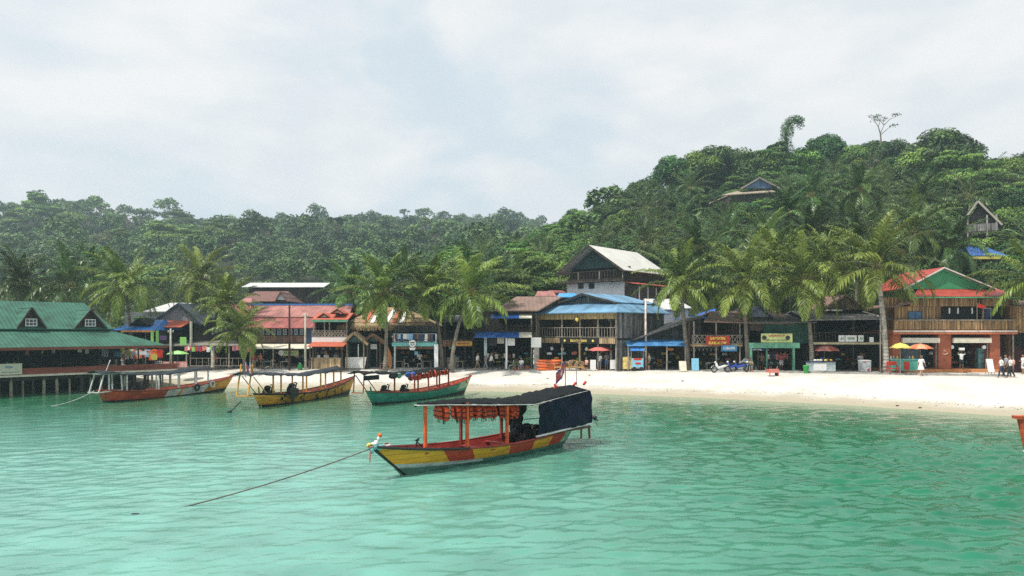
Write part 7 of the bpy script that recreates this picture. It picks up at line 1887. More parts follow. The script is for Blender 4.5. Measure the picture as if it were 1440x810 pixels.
    def garment(name, sel, off, mt, flare=None):
        fsel = [f for f in faces if all(sel[i] for i in f)]
        if not fsel: return
        used = sorted(set(i for f in fsel for i in f)); mp_ = {u: i for i, u in enumerate(used)}
        v = co[used] + nr[used] * off * S
        v2 = v @ inv[:3, :3].T + inv[:3, 3]
        g_ = bpy.data.meshes.new(name); g_.from_pydata(v2.tolist(), [], [tuple(mp_[i] for i in f) for f in fsel]); g_.materials.append(mt); g_.polygons.foreach_set('use_smooth', [True] * len(g_.polygons)); g_.update(); obj(name, g_, t)
    tors = np.isin(kk, ['torso', 'ua0', 'ua1']) & (loc[:, 2] < neck.z + .0)
    garment('top', tors & (loc[:, 2] > hipz - .03), .014, cl[top])
    legs = np.isin(kk, ['th0', 'th1']) | ((kk == 'torso') & (loc[:, 2] < hipz + .08))
    full = bottom.endswith('_long'); bm_ = cl[bottom.replace('_long', '')]
    if dress:
        mm = MB(T); z0 = hipz + .12; mm.lathe((0, lean * .2, 0), [(.14, z0), (.19, z0 - .2), (.25, z0 - .42), (.27, z0 - .5)], 16); mm.build('skirt', bm_, t, True)
    else:
        if full: legs = legs | np.isin(kk, ['sk0', 'sk1']) & (loc[:, 2] > .1)
        garment('trousers' if full else 'shorts', legs & (loc[:, 2] < hipz + .09), .012, bm_)
    hm_ = hair or m_hair
    hs = (kk == 'head') & ((loc[:, 2] > head.z + .035) | ((loc[:, 1] < head.y - .01) & (loc[:, 2] > head.z - .07)))
    garment('hair', hs, .018, hm_)
    if longhair: mm = MB(T); mm.tube([head + V_(0, -.08, 0), head + V_(0, -.11, -.15), head + V_(0, -.10, -.32)], [.07, .065, .03], 8); mm.build('long_hair', hm_, t, True)
    if hat: mm = MB(T); mm.lathe(head + V_(0, 0, .045), [(.17, 0), (.165, .012), (.085, .02), (.075, .085), (.02, .10)], 16); mm.build('hat', hat, t, True)
    if bag == 'back': mm = MB(T); mm.ball(chest + V_(0, -.2, 0), (.14, .1, .2), 10, 8); o = mm.build('backpack', cl['black']); tag(o, 'dark backpack worn by ' + label[:60].split(',')[0], 'backpack')
    if bag == 'peach': mm = MB(T); mm.ball(chest + V_(0, -.19, -.02), (.17, .11, .22), 10, 8); o = mm.build('backpack', cl['peach']); tag(o, 'peach coloured backpack carried at the right end of the beach', 'backpack')
    if bag == 'load': mm = MB(T); mm.box(-.2, .2, -.08, .22, head.z + .12, head.z + .34); o = mm.build('carried_parcel', cl['white']); tag(o, 'white parcel carried at head height in front of the orange shop', 'parcel')
    return t

person(671, 520, -80, 'walk', 'white', 'khaki', 'person in a white top and khaki shorts, leftmost of the walkers below the blue awning', 1, longhair=True)
person(683, 520, -100, 'walk2', 'grey', 'grey_long', 'person in pale grey with loose trousers among the walkers below the blue awning', 1)
person(690, 521, -75, 'walk', 'white', 'black_long', 'striding person in a white shirt and black trousers below the blue awning', 0, bag='back')
person(625 - 35, 518, 200, 'stand', 'white', 'black_long', 'person standing in the open teal balcony shop with dark trousers', 1)
person(843, 521, 150, 'stand', 'white', 'blue', 'person in a white top at the counter under the pink umbrella', 1)
person(853, 520, 190, 'stand', 'grey', 'blue', 'person with a grey top and dark hair right of the counter under the pink umbrella', 1)
person(1055, 521, 170, 'sit', 'khaki', 'teal', 'person seated beside the parked motorbikes, teal shorts', 1, ground=ground_at(1055, 523))
person(1071, 521, 160, 'stand', 'khaki', 'black', 'bare armed person in khaki standing by the blue and white umbrella', 1)
person(1078, 521, 200, 'sit', 'black', 'black', 'person in black seated in front of the green shop', 2, ground=ground_at(1079, 522))
person(1098.5, 521, 185, 'stand', 'pinkred', 'white', 'person in a red and white long shirt standing before the green shop', 1, h=1.7)
person(1110, 519.5, 170, 'stand', 'white', 'white_long', 'person in white half in the shade of the green shop', 2)
person(1295, 529, -70, 'walk', 'white', 'white', 'long haired person in a white skirt striding left of the orange shop', 0, hair=m_hairb, dress=True, longhair=True)
person(1352, 519.5, 165, 'stand', 'white', 'black', 'shopper in a white shirt and black shorts with a parcel at the orange shop', 2, bag='load', ground=at(1352, 519, 63.3).xy.to_3d() + Vector((0, 0, 1.57)))
person(1375, 517, 190, 'stand', 'white', 'khaki_long', 'person in a white shirt and khaki trousers inside the orange shop', 1, ground=at(1375, 516, 65.4).xy.to_3d() + Vector((0, 0, 1.57)))
person(1409, 531, 70, 'walk', 'white', 'navy_long', 'leftmost of the walkers at the right end, white top and dark trousers', 1)
person(1416, 530, 80, 'walk2', 'grey', 'black_long', 'tallest walker at the right end with a dark cap of hair', 1, h=1.78)
person(1422, 531, 60, 'walk', 'white', 'black_long', 'walker at the right end carrying a peach backpack', 1, hair=m_hairb, bag='peach')
person(1439, 526, 90, 'stand', 'white', 'white', 'person in white cut by the right edge of the view', 1)

# ------------------------------------------------------------------ street furniture and stalls
def umbrella(px, py_top, pf, rad, mA, mB_, label, Y=None, drop=.32, nseg=8):
    g = ground_at(px, pf) if Y is None else Vector(((px-720)/FPX*Y, Y, gz((px-720)/FPX*Y, Y)))
    top = at(px, py_top, g.y).z; t = root('market_umbrella', g, 0, label, 'umbrella')
    MB().tube([g, (g.x, g.y, top + .05)], .025, 6).build('pole', m_pole, t)
    m = MB(); vs = []; fs = []; mi = []; n = nseg * 3
    for k, (rr, zz) in enumerate(((0.01, 0), (.5, .30), (1, 1), (1.0, 1.28))):
        for j in range(n):
            a = 2 * math.pi * j / n; sc_ = 1 - (.05 if k == 2 else 0) * (1 - abs(math.cos(a * nseg / 2))) 
            scal = (.06 * abs(math.sin(a * nseg / 2)) if k == 3 else 0)
            vs.append((g.x + rad * rr * sc_ * math.cos(a), g.y + rad * rr * sc_ * math.sin(a), top - drop * zz + (scal if k == 3 else 0)))
    for k in range(3):
        for j in range(n): fs.append((k*n+j, k*n+(j+1) % n, (k+1)*n+(j+1) % n, (k+1)*n+j)); mi.append(((j * nseg // n)) % 2)
    m.add(vs, fs); m.mi = mi; m.build('canopy', [mA, mB_], t)
    for j in range(nseg):
        a = 2 * math.pi * j / nseg; MB().bar((g.x, g.y, top - drop * .15), (g.x + rad * .97 * math.cos(a), g.y + rad * .97 * math.sin(a), top - drop - .02), .014).build('rib', m_steel, t)
    return t
m_pinku = mat('faded pink red umbrella cloth', (.62, .17, .15), .8, .12); m_redu = mat('faded red umbrella cloth', (.50, .13, .11), .8, .2); m_redu2 = mat('paler red umbrella cloth', (.62, .27, .22), .8, .2)
m_orgu = mat('orange umbrella cloth', (.70, .20, .09), .8, .1); m_orgu2 = mat('pale orange umbrella cloth', (.80, .38, .22), .8, .1); m_blu = mat('blue umbrella cloth', (.03, .08, .42), .7, .1)
m_limeu = mat('lime umbrella cloth', (.38, .72, .26), .8, .05)
umbrella(845, 486.5, 520.5, 1.15, m_pinku, m_pinku, 'pink red umbrella beside the pale poles of the blue roofed restaurant', drop=.36)
umbrella(1066, 485.5, 521.5, .95, m_blu, m_signw, 'blue and white umbrella in front of the green shop', drop=.36)
umbrella(1159, 483.5, 522, 1.25, m_redu, m_redu2, 'faded red umbrella over the white vending counter', drop=.5)
umbrella(1266, 482, 527.5, .8, m_yelcl, m_yelcl, 'yellow umbrella left of the orange one', drop=.36)
umbrella(1294, 483, 527, .95, m_orgu, m_orgu2, 'orange umbrella over the green stall in front of the orange shop', drop=.36)
umbrella(250, 493, 520, .95, m_limeu, m_lgreen, 'lime green umbrella beside the right end of the pier restaurant', Y=68.5, drop=.28)

def cart_box(name, px0, px1, py0, py1, pf, dep, m, label, cat, z_off=0, extra=None, frame=None):
    g = ground_at((px0+px1)/2, pf); Y = g.y; t = root(name, g, 0, label, cat)
    X = lambda p: (p - 720) / FPX * Y; Z = lambda p: EYE - (p - 465) / FPX * Y
    MB().box(X(px0), X(px1), Y, Y+dep, Z(py1), Z(py0)).build('body', m, t)
    if extra: extra(t, X, Z, Y)
    return t
def wheels(t, xs, Y, z, r=.2, dep=.7):
    for x in xs:
        for d in (.02, dep): m = MB(); m.tube([(x, Y+d-.03, z+r), (x, Y+d+.03, z+r)], r, 14); m.build('wheel', m_rubber, t)
# white counter under the red umbrella
def ex_counter(t, X, Z, Y):
    MB().box(X(1144), X(1162), Y-.03, Y-.002, Z(521), Z(511)).build('front_panel', m_signw, t); MB().box(X(1139), X(1176), Y-.08, Y+1.05, Z(509.5), Z(508.3)).build('counter_top', m_navyl, t)
    for i, p in enumerate((1149, 1153, 1157, 1164, 1168, 1171)): MB().ball((X(p), Y+.4, Z(507)), (.16, .14, .1), 8, 5).build('goods', [m_signw, m_cream, m_signw, m_yelcl, m_dkwood, m_signo][i], t)
cart_box('vending_counter', 1140, 1175, 509.6, 522, 524, 1.0, m_bluewht, 'white and blue vending counter under the faded red umbrella', 'counter', extra=ex_counter)
def ex_icecart(t, X, Z, Y):
    MB().box(X(889.5), X(904), Y-.03, Y-.002, Z(516), Z(505)).build('front_panel', m_signlb, t); MB().box(X(891), X(902), Y-.045, Y-.031, Z(506.5), Z(503.8)).build('red_band', m_red, t)
    for p in (888, 905):
        for d in (.05, .85): MB().tube([(X(p), Y+d, Z(506)), (X(p), Y+d, Z(490))], .025, 5).build('post', m_steel, t)
    m = MB(); m.slab([(X(886), Y-.15, Z(493)), (X(907), Y-.15, Z(493)), (X(906), Y+.3, Z(488)), (X(887), Y+.3, Z(488))], .04); m.slab([(X(886), Y+1, Z(493)), (X(907), Y+1, Z(493)), (X(906), Y+.301, Z(488)), (X(887), Y+.301, Z(488))], .04); m.build('roof', m_blueroof3, t)
    MB().disc((X(906.5), Y+.2, Z(492)), .18, (1, 0, 0), .03).build('yellow_end', m_signy, t); MB().ball((X(897), Y-.05, Z(511)), (.3, .02, .1)).build('picture', m_red, t)
    wheels(t, (X(892), X(902)), Y, Z(521), .17)
cart_box('food_cart', 888, 905, 504, 518, 522, .9, m_bluewht, 'small food cart with a curved blue roof and sky blue front', 'cart', extra=ex_icecart)
def ex_green(t, X, Z, Y):
    MB().box(X(1271), X(1279), Y-.01, Y+.8, Z(520), Z(508.5)).build('red_panel', m_red, t)
    for i, p in enumerate((1256, 1260, 1265, 1282, 1287)): MB().lathe((X(p), Y+.4, Z(505.5)), [(.06, 0), (.08, .15), (.03, .3)], 8).build('goods', [m_signw, m_steel, m_yelcl, m_steel, m_signo][i], t)
    MB().box(X(1252), X(1291), Y-.05, Y+.9, Z(506), Z(505)).build('counter_top', m_teal, t)
cart_box('green_stall', 1253, 1290, 506.1, 521, 525, .85, m_stall := mat('sea green stall panel', (.10, .42, .33), .6, .1), 'sea green and red stall under the yellow and orange umbrellas', 'stall', extra=ex_green)
g_ = ground_at(1258, 527)
def red_bench():
    Y = g_.y; X = lambda p: (p-720)/FPX*Y; Z = lambda p: EYE-(p-465)/FPX*Y; t = root('red_chair', g_, 0, 'low red chair in front of the sea green stall', 'chair')
    MB().box(X(1251), X(1265), Y, Y+.5, Z(519), Z(518)).build('seat', m_red, t); MB().box(X(1251), X(1265), Y+.45, Y+.5, Z(514), Z(508.5)).build('backrest', m_red, t)
    for p in (1251.5, 1264.5):
        MB().bar((X(p), Y+.03, g_.z), (X(p), Y+.03, Z(515)), .05).build('leg', m_red, t); MB().bar((X(p), Y+.47, g_.z), (X(p), Y+.47, Z(508.5)), .05).build('leg', m_red, t); MB().bar((X(p), Y+.03, Z(515)), (X(p), Y+.47, Z(515)), .05).build('armrest', m_red, t)
red_bench()
def ex_freezer(t, X, Z, Y):
    MB().box(X(1212), X(1225), Y-.03, Y+.75, Z(508), Z(506.5)).build('lid', m_signw, t); MB().ball((X(1221), Y-.02, Z(520)), (.12, .02, .09)).build('red_mark', m_red, t); MB().ball((X(1216), Y-.02, Z(508.8)), (.12, .02, .05)).build('red_mark', m_red, t)
cart_box('ice_box', 1212, 1225, 508, 522.5, 523.5, .7, m_paint, 'white ice cream box standing in front of the dark bar', 'freezer', extra=ex_freezer)
def board(px0, px1, py0, py1, pf, m, label, lines=(), name='sign_board', lean=.12, cat='sign'):
    g = ground_at((px0+px1)/2, pf); Y = g.y; t = root(name, g, 0, label, cat); X = lambda p: (p-720)/FPX*Y; Z = lambda p: EYE-(p-465)/FPX*Y
    m1 = MB(); m1.slab([(X(px0), Y, Z(py1)), (X(px1), Y, Z(py1)), (X(px1), Y+lean, Z(py0)), (X(px0), Y+lean, Z(py0))], .04); m1.build('panel', m, t)
    for p in (px0+.4, px1-.4): MB().bar((X(p), Y+.42, g.z), (X(p), Y+lean+.05, Z(py0)), .035).build('leg', m_pole, t); MB().bar((X(p), Y+.03, g.z), (X(p), Y+.03, Z(py1)+.05), .035).build('leg', m_pole, t)
    n = len(lines)
    for i, (tx, mt, wf, hf) in enumerate(lines):
        h = (Z(py0)-Z(py1))/n; o = letter(t, tx, (0, 0, 0), (X(px1)-X(px0))*wf, h*hf, mt); a = (i+.5)/n; o.location = local_inv(t) @ Vector(((X(px0)+X(px1))/2, Y + lean*(1-a) - .055, Z(py0)-h*(i+.5)))
    return t
board(876, 887.5, 502, 519, 522, m_signyp := mat('yellow poster board', (.72, .55, .18), .6, .3, 3), 'tall yellow poster board left of the food cart')
board(830, 838, 506, 520, 522, m_signw, 'white counter front left of the standing people under the pink umbrella', lean=.02)
board(858, 868, 506, 519, 522, m_signw, 'white front panel right of the people under the pink umbrella', lean=.02)
board(869, 875.5, 508, 519, 521.5, m_orlt, 'small orange board between the white panel and the yellow poster', lean=.05)
board(924, 931, 505, 515, 517.5, m_signo, 'orange board standing inside the sloping shed')
board(973, 983, 504, 521, 522, m_signlb, 'sky blue board leaning at the foot of the red signed building')
board(956, 966, 508, 522, 523, m_cream, 'cream folding board in front of the sloping shed', lean=.35)
board(1390, 1399, 505, 523, 527, m_signw, 'white folding board at the right of the orange shop', lean=.3)
board(515, 530, 484, 491, 518, m_signw, 'white board on a grey post between the small stalls', lean=.01)
def white_panel():
    g = ground_at(500, 519); Y = g.y - .6; g = Vector((g.x, Y, gz(g.x, Y))); X = lambda p: (p-720)/FPX*Y; Z = lambda p: EYE-(p-465)/FPX*Y
    t = root('white_counter', g, 0, 'big white boarded counter in front of the small gabled stalls', 'counter'); m = MB(); m.slab([(X(485.5), Y, Z(517.5)), (X(512.5), Y, Z(517.5)), (X(515.5), Y, Z(502)), (X(485.5), Y, Z(502.5))], .06); m.build('front_panel', m_signw, t)
    MB().box(X(486), X(513), Y+.061, Y+.7, Z(516), Z(504)).build('body', m_tealdk, t)
    for p in (490, 503): MB().bar((X(p), Y+.3, Z(504)), (X(p), Y+.3, Z(484)), .09).build('post', m_signw, t)
white_panel()
# orange plastic loungers / kayaks and cane baskets
def kayak_stack():
    g = ground_at(770, 521); t0 = None
    for k in range(4):
        z = g.z + .12 + k * .25; x = g.x + (k % 2) * .15; t = root('kayak', (x, g.y, z), R(8 - 5 * k), 'orange kayak, %s in the stack left of the cane baskets' % ('lowest', 'second from the bottom', 'third from the bottom', 'topmost')[k], 'kayak', 'stacked orange kayaks')
        T = Matrix.Translation((x, g.y, z)) @ Matrix.Rotation(R(8 - 5 * k), 4, 'Z'); m = MB(T); n = 12; pts = []; rr = []
        for i in range(n + 1): a = i / n; pts.append((-1.15 + 2.3 * a, .1 * math.sin(a * 3), .09 * (2 * a - 1) ** 4)); rr.append(.02 + .13 * math.sin(math.pi * min(.98, max(.02, a))) ** .5)
        m.tube(pts, rr, 8); m.build('hull', m_orange if k in (0, 1, 3) else m_orgu, t, True); m = MB(T); m.ring((0, 0, .12), .17, .03, 'z', 12, 5); m.build('cockpit_rim', m_rubber, t)
kayak_stack()
for i, (px, s_) in enumerate(((786, .9), (798, .8), (806, 1.0), (815, .9), (822, .7))):
    g = ground_at(px, 521); t = root('cane_armchair', g, R((i * 37) % 50 - 25), ['leftmost cane armchair beside the orange kayaks', 'second cane armchair from the kayaks', 'middle cane armchair in the row before the blue roofed restaurant', 'fourth cane armchair, left of the small table', 'rightmost cane armchair in the row'][i], 'chair', 'cane armchairs before the blue roofed restaurant')
    T = Matrix.Translation(g) @ Matrix.Rotation(R((i * 37) % 50 - 25), 4, 'Z') @ Matrix.Scale(s_, 4)
    MB(T).box(-.4, .4, -.35, .35, .28, .42).build('seat', m_basket, t); m = MB(T); m.tube([(-.42, -.3, .62), (-.44, .2, .68), (-.3, .4, .85), (0, .46, .92), (.3, .4, .85), (.44, .2, .68), (.42, -.3, .62)], .05, 6); 
    for k in range(7): a = k / 6.0; x = -.4 + .8 * a; m.bar((x, .36, .4), (x, .43, .84 - abs(a-.5)*.2), .03)
    m.build('backrest', m_basket, t)
    for sx in (-.36, .36):
        for sy in (-.3, .3): MB(T).bar((sx, sy, 0), (sx, sy, .62), .05).build('leg', m_basket, t)
# small props: bin, tables, pots, plants
g = ground_at(1133.5, 525); t = root('rubbish_bin', g, 0, 'small green rubbish bin left of the white vending counter', 'bin'); MB().lathe(g, [(.18, 0), (.24, .55), (.26, .56), (.26, .6)], 12).build('body', m_lgreen2 := mat('green plastic', (.03, .30, .06), .5, .1), t); MB().lathe(g + Vector((0, 0, .6)), [(.27, 0), (.22, .08), (.03, .1)], 12).build('lid', m_lgreen2, t)
g = ground_at(422, 520); t = root('gas_bottle', g, 0, 'green gas bottle at the foot of the pale pole', 'bottle'); MB().lathe(g, [(.2, 0), (.24, .1), (.24, .45), (.12, .58), (.05, .62)], 12).build('body', m_lgreen2, t, True); MB().ring(g + Vector((0, 0, .66)), .1, .02, 'z').build('handle', m_steel, t)
def sunbed():
    g = ground_at(1086, 529); t = root('beach_cart', g, R(12), 'small pinkish beach cart with a black wheel on the sand before the green shop', 'cart'); T = Matrix.Translation(g) @ Matrix.Rotation(R(12), 4, 'Z')
    MB(T).box(-.42, .42, -.3, .3, .28, .34).build('tray', m_pink, t); MB(T).box(-.42, .42, -.3, -.27, .341, .6).build('side_board', m_pink, t); MB(T).box(-.42, .42, .27, .3, .341, .55).build('side_board', m_pink, t)
    for x in (-.38, .38): MB(T).bar((x, -.28, 0), (x, -.28, .279), .06).build('leg', m_redu, t)
    MB(T).bar((.4, .2, .35), (.62, .2, .8), .04).build('handle', m_pole, t); MB(T).bar((-.4, .2, .35), (-.55, .2, .7), .04).build('handle', m_pole, t); MB(T).tube([(.46, .05, .17), (.46, .12, .17)], .17, 14).build('wheel', m_rubber, t)
sunbed()
TB = None
for i, (px, pf, lab) in enumerate(((715, 520, 'dark table with chairs in the open front of the blue awning guesthouse'), (730, 520.5, 'table crowded with pots right of the white post'), (905, 520, 'low table beside the food cart'), (1000, 521, 'dark table behind the parked motorbikes'), (560, 518.5, 'table inside the teal balcony shop'), (600, 518.5, 'second table in the teal balcony shop by the white pillar'), (440, 519, 'table beside the bamboo counter'), (400, 519, 'table below the yellow sign'), (375, 519, 'table left of the yellow sign'), (645, 519, 'table in the brown shop doorway'), (1206, 521, 'white table left of the ice cream box'), (320, 519, 'table in the dark beach bar'), (285, 519, 'table at the left end of the dark beach bar'))):
    g = ground_at(px, pf); g.y += .3
    if TB is None:
        t = root('cafe_table', g, 0, lab, 'table', 'cafe tables along the shop fronts'); MB().box(g.x-.45, g.x+.45, g.y-.35, g.y+.35, g.z+.7, g.z+.74).build('tabletop', m_pole, t)
        for sx in (-.38, .38):
            for sy in (-.28, .28): MB().box(g.x+sx-.03, g.x+sx+.03, g.y+sy-.03, g.y+sy+.03, g.z, g.z+.699).build('leg', m_pole, t)
        TB = t
    else: t = copy_tree(TB); t.location = g; t['label'] = lab
    for k, dx in enumerate((-.75, .75)):
        q = Vector((g.x + dx, g.y + .1 * ((i + k) % 3 - 1), 0)); q.z = gz(q.x, q.y) - .01
        chair(q, R(-90 if dx < 0 else 90), [m_tbl, m_cream, m_tbl, m_dkwood][(i + k) % 4], 'cafe chair %s of the %s' % ('left' if dx < 0 else 'right', lab.split(' with')[0]), 'cafe chairs along the shop fronts')
def potted(px, pf, s, lab, seed):
    g = ground_at(px, pf); t = root('potted_plant', g, 0, lab, 'plant'); MB().lathe(g, [(.13*s, 0), (.2*s, .3*s), (.22*s, .33*s)], 10).build('pot', m_orwall, t); rs = np.random.RandomState(seed)
    Q, TN = crown_quads(rs, [((0, 0, .6*s), (.35*s, .35*s, .35*s), 0), ((.1, 0, .85*s), (.25*s, .25*s, .3*s), .1)], 170, .16*s); obj('foliage', quads_mesh('foliage', Q, TN, [m_leafB]), t)
potted(741, 520, 1.2, 'leafy potted plant at the right of the blue awning guesthouse', 1); potted(724, 521, .8, 'small potted plant beside the crowded table', 2); potted(812, 519, 1.0, 'potted plant behind the cane armchairs', 3); potted(617, 519, 1.1, 'potted plant at the white pillar of the teal shop', 4); potted(1128, 520, 1.0, 'potted plant by the green rubbish bin', 5); potted(1247, 523, .9, 'potted plant at the foot of the pale palm trunk', 6)
# tree-like white post with branches in front of the blue roofed restaurant
g = ground_at(816, 520); t = root('branched_post', g, 0, 'forked bare trunk used as a post before the black sign', 'post'); m = MB(); X = lambda p: (p-720)/FPX*g.y; Z = lambda p: EYE-(p-465)/FPX*g.y
m.tube([g, (X(815.5), g.y, Z(500)), (X(815), g.y, Z(484))], [.12, .10, .08], 7); m.tube([(X(815), g.y, Z(484)), (X(819), g.y, Z(479)), (X(825), g.y, Z(477))], [.06, .05, .03], 6); m.tube([(X(815), g.y, Z(484)), (X(810), g.y, Z(479)), (X(805), g.y, Z(477.5))], [.06, .05, .03], 6); m.tube([(X(815), g.y, Z(484)), (X(818), g.y, Z(472))], [.05, .02], 6); m.build('trunk', m_tanwood, t)
# poles and wires
POLES = {}
def pole(px, py_top, pf, r, m, label, Y=None, lean=0, name='utility_pole'):
    g = ground_at(px, pf) if Y is None else Vector(((px-720)/FPX*Y, Y, G)); top = at(px + lean, py_top, g.y)
    t = root(name, g, 0, label, 'pole'); MB().tube([g - Vector((0, 0, .2)), g.lerp(top, .5), top], [r, r * .95, r * .75], 8).build('shaft', m, t, True)
    MB().bar(top + Vector((-.28, 0, -.3)), top + Vector((.28, 0, -.3)), .07).build('crossarm', m_pole, t)
    for dx in (-.22, .22): MB().lathe(top + Vector((dx, 0, -.26)), [(.04, 0), (.05, .05), (.02, .1)], 6).build('insulator', m_signw, t)
    POLES[px] = top + Vector((0, 0, -.2)); return t
pole(429.5, 440, 520, .12, m_paleplst, 'pale weathered pole rising in front of the red roofs')
pole(407, 428, 519, .11, m_redbrown_dk, 'dark red brown pole left of the pale pole', Y=71)
pole(859.5, 446, 520, .11, m_concrete, 'concrete pole at the corner of the blue roofed restaurant'); pole(874, 452, 521, .10, m_concrete, 'second concrete pole just right of the restaurant corner')
pole(868, 455, 520.5, .09, m_pole, 'rough grey pole between the two concrete poles'); pole(908, 420, 0, .11, m_paintpole := mat('peeling white and rust pole', (.62, .58, .54), .8, .9, 1.4, col2=(.30, .12, .07)), 'peeling white and rust pole behind the blue awning of the sloping shed', Y=67.8, lean=0)
pole(613.5, 486, 519, .13, m_signw, 'white pipe column at the right end of the teal shop', name='white_column'); pole(555, 470, 519, .07, m_steel, 'thin grey post at the left end of the teal shop', name='thin_post'); pole(240, 462, 520, .10, m_paleplst, 'pale post between the red awning and the lime umbrella', Y=66, name='thin_post')
pole(1238, 440, 525, .06, m_pole, 'thin post hung with small flags beside the pale palm trunk', name='thin_post')
def wire(a, b, sag, lab):
    o = MB().tube([a.lerp(b, i/12.0) - Vector((0, 0, sag * 4 * (i/12.0) * (1 - i/12.0))) for i in range(13)], .012, 4).build('power_cable', m_cable); tag(o, lab, 'cable')
wire(POLES[429.5], at(560, 470, 70.0), .6, 'thin cable from the pale pole to the teal shop'); wire(at(560, 470, 70.0), at(700, 475, 69.4), .5, 'thin cable sagging past the orange sign'); wire(at(700, 475, 69.4), POLES[859.5], .5, 'thin cable running to the restaurant corner pole'); wire(POLES[859.5], POLES[908], .3, 'short cable between the concrete and the peeling pole')
wire(POLES[874], at(1040, 460, 65.5), .9, 'cable sagging over the sloping shed'); wire(at(1040, 460, 65.5), at(1240, 450, 62.5), .9, 'long cable behind the palm crowns'); wire(at(827, 450, 68.5), at(853, 462, 66.5), .02, 'pale slanting wire across the restaurant balcony')
wire(POLES[429.5], at(340, 470, 72), .7, 'cable running left from the pale pole'); wire(POLES[908], at(1010, 445, 70), .5, 'cable from the peeling pole to the blue tarpaulin roof')

# ------------------------------------------------------------------ motorbikes
MK = []
def motorbike(p, rz, s, col, label):
    T = Matrix.Translation(p) @ Matrix.Rotation(rz, 4, 'Z') @ Matrix.Scale(s, 4); t = root('motorbike', p, rz, label, 'motorbike', 'motorbikes parked before the bungalow office')
    V_ = lambda *a: Vector(a)
    for x in (-.62, .62):
        m = MB(T); m.ring((x, 0, .29), .24, .055, 'y', 20, 8); w = m.build('wheel', m_rubber, t, True)
        m = MB(T); m.ring((x, 0, .29), .185, .018, 'y', 18, 5); m.disc((x, 0, .29), .05, (0, 1, 0), .1, 10)
        for k in range(6): a = k * math.pi / 3; m.bar((x, 0, .29), (x + .18 * math.cos(a), 0, .29 + .18 * math.sin(a)), .02)
        m.build('rim', m_steel, t).parent = w
    m = MB(T); m.tube([(-.55, 0, .72), (-.3, 0, .78), (.0, 0, .70), (.22, 0, .66)], [.06, .11, .12, .06], 10); m.build('seat', m_rubber, t, True)
    m = MB(T); m.tube([(-.6, 0, .62), (-.3, 0, .6), (.0, 0, .5), (.25, 0, .42), (.4, 0, .6), (.45, 0, .86)], [.05, .13, .14, .12, .12, .08], 10); m.build('fairing', col, t, True)
    m = MB(T); m.box(-.18, .2, -.1, .1, .25, .46); m.tube([(-.1, -.14, .28), (-.7, -.16, .34)], .045, 8); m.build('engine', m_steel, t)
    m = MB(T); m.tube([(.62, .05, .29), (.48, .05, .75), (.42, .03, .98)], .025, 6); m.tube([(.62, -.05, .29), (.48, -.05, .75), (.42, -.03, .98)], .025, 6); m.build('fork', m_steel, t)
    m = MB(T); m.tube([(.32, -.34, 1.0), (.42, -.15, 1.0), (.42, .15, 1.0), (.32, .34, 1.0)], .018, 6); m.build('handlebar', m_rubber, t)
    m = MB(T); m.ball((.52, 0, .90), (.08, .09, .09), 10, 8); m.build('headlight', m_signw, t, True)
    for sd in (-1, 1): m = MB(T); m.bar((.40, sd * .2, 1.0), (.38, sd * .24, 1.18), .015); m.ball((.38, sd * .25, 1.2), (.015, .06, .04), 8, 6); m.build('mirror', m_rubber, t)
    m = MB(T); m.add([(.4+.32*math.cos(a), d, .29+.30*math.sin(a)) if False else (.62+.33*math.cos(a), d, .29+.33*math.sin(a)) for d in (-.06, .06) for a in (.4, .9, 1.4, 1.9, 2.4)], [(i, i+1, i+6, i+5) for i in range(4)]); m.build('mudguard', col, t)
    return t
for px, pf, a, col, lab in ((1014, 524, 186, m_signw, 'white and teal motorbike, leftmost of the parked row'), (1030, 523, 200, m_blu, 'blue motorbike in the middle of the parked row'), (1041, 523, 170, m_blu, 'second blue motorbike just left of the grey covered one'), (1056, 523, 215, m_navyl, 'dark blue motorbike at the right end of the parked row')):
    g = ground_at(px, pf); motorbike(g, R(a), .98, col, lab)
g = ground_at(1050, 522); t = root('covered_motorbike', g, 0, 'motorbike under a pale grey cover in the parked row', 'motorbike'); m = MB(); 
for k, (dx, z, a, b) in enumerate(((-.35, .45, .3, .45), (0, .6, .4, .55), (.3, .55, .35, .5), (.1, .95, .25, .3))): m.ball(g + Vector((dx, .3, z)), (a, .3, b), 10, 8)
m.build('cover', m_grycover := mat('pale grey cover', (.55, .56, .58), .6, .25, 4, bump=.6), t, True); m = MB(); 
for dx in (-.5, .5): m = MB(); m.tube([g + Vector((dx, .27, .28)), g + Vector((dx, .34, .28))], .27, 14); m.build('wheel', m_rubber, t)
# clutter: surfboards / boards by the trunk, hanging shirts at left shops, fridge etc.
r = random.Random(21)
def shirts(px0, px1, py, Y, n, mats, group, lab, sz=.28):
    for i in range(n):
        px = px0 + (px1 - px0) * i / max(1, n - 1) + r.uniform(-.6, .6); p = at(px, py + r.uniform(-1, 1), Y); w = sz * r.uniform(.7, 1.1); h = sz * 1.6 * r.uniform(.8, 1.2)
        m = MB(); m.add([(p.x-w*.35, p.y, p.z), (p.x+w*.35, p.y, p.z), (p.x+w*.75, p.y-.02, p.z-h*.25), (p.x+w*.5, p.y, p.z-h*.35), (p.x+w*.5, p.y+.02, p.z-h), (p.x-w*.5, p.y-.02, p.z-h), (p.x-w*.5, p.y, p.z-h*.35), (p.x-w*.75, p.y-.02, p.z-h*.25)], [(0,7,6,3,2,1) if False else (0,1,2,3,4,5,6,7)])
        o = m.build('hanging_garment', r.choice(mats)); tag(o, lab, 'garment', group)
shirts(262, 300, 487, 72.6, 12, [m_red, m_pink, m_purple, m_lgreen, m_signw, m_bluecl], 'garments under the roof edge of the beach bar', 'bright garment hanging under the roof edge of the beach bar')
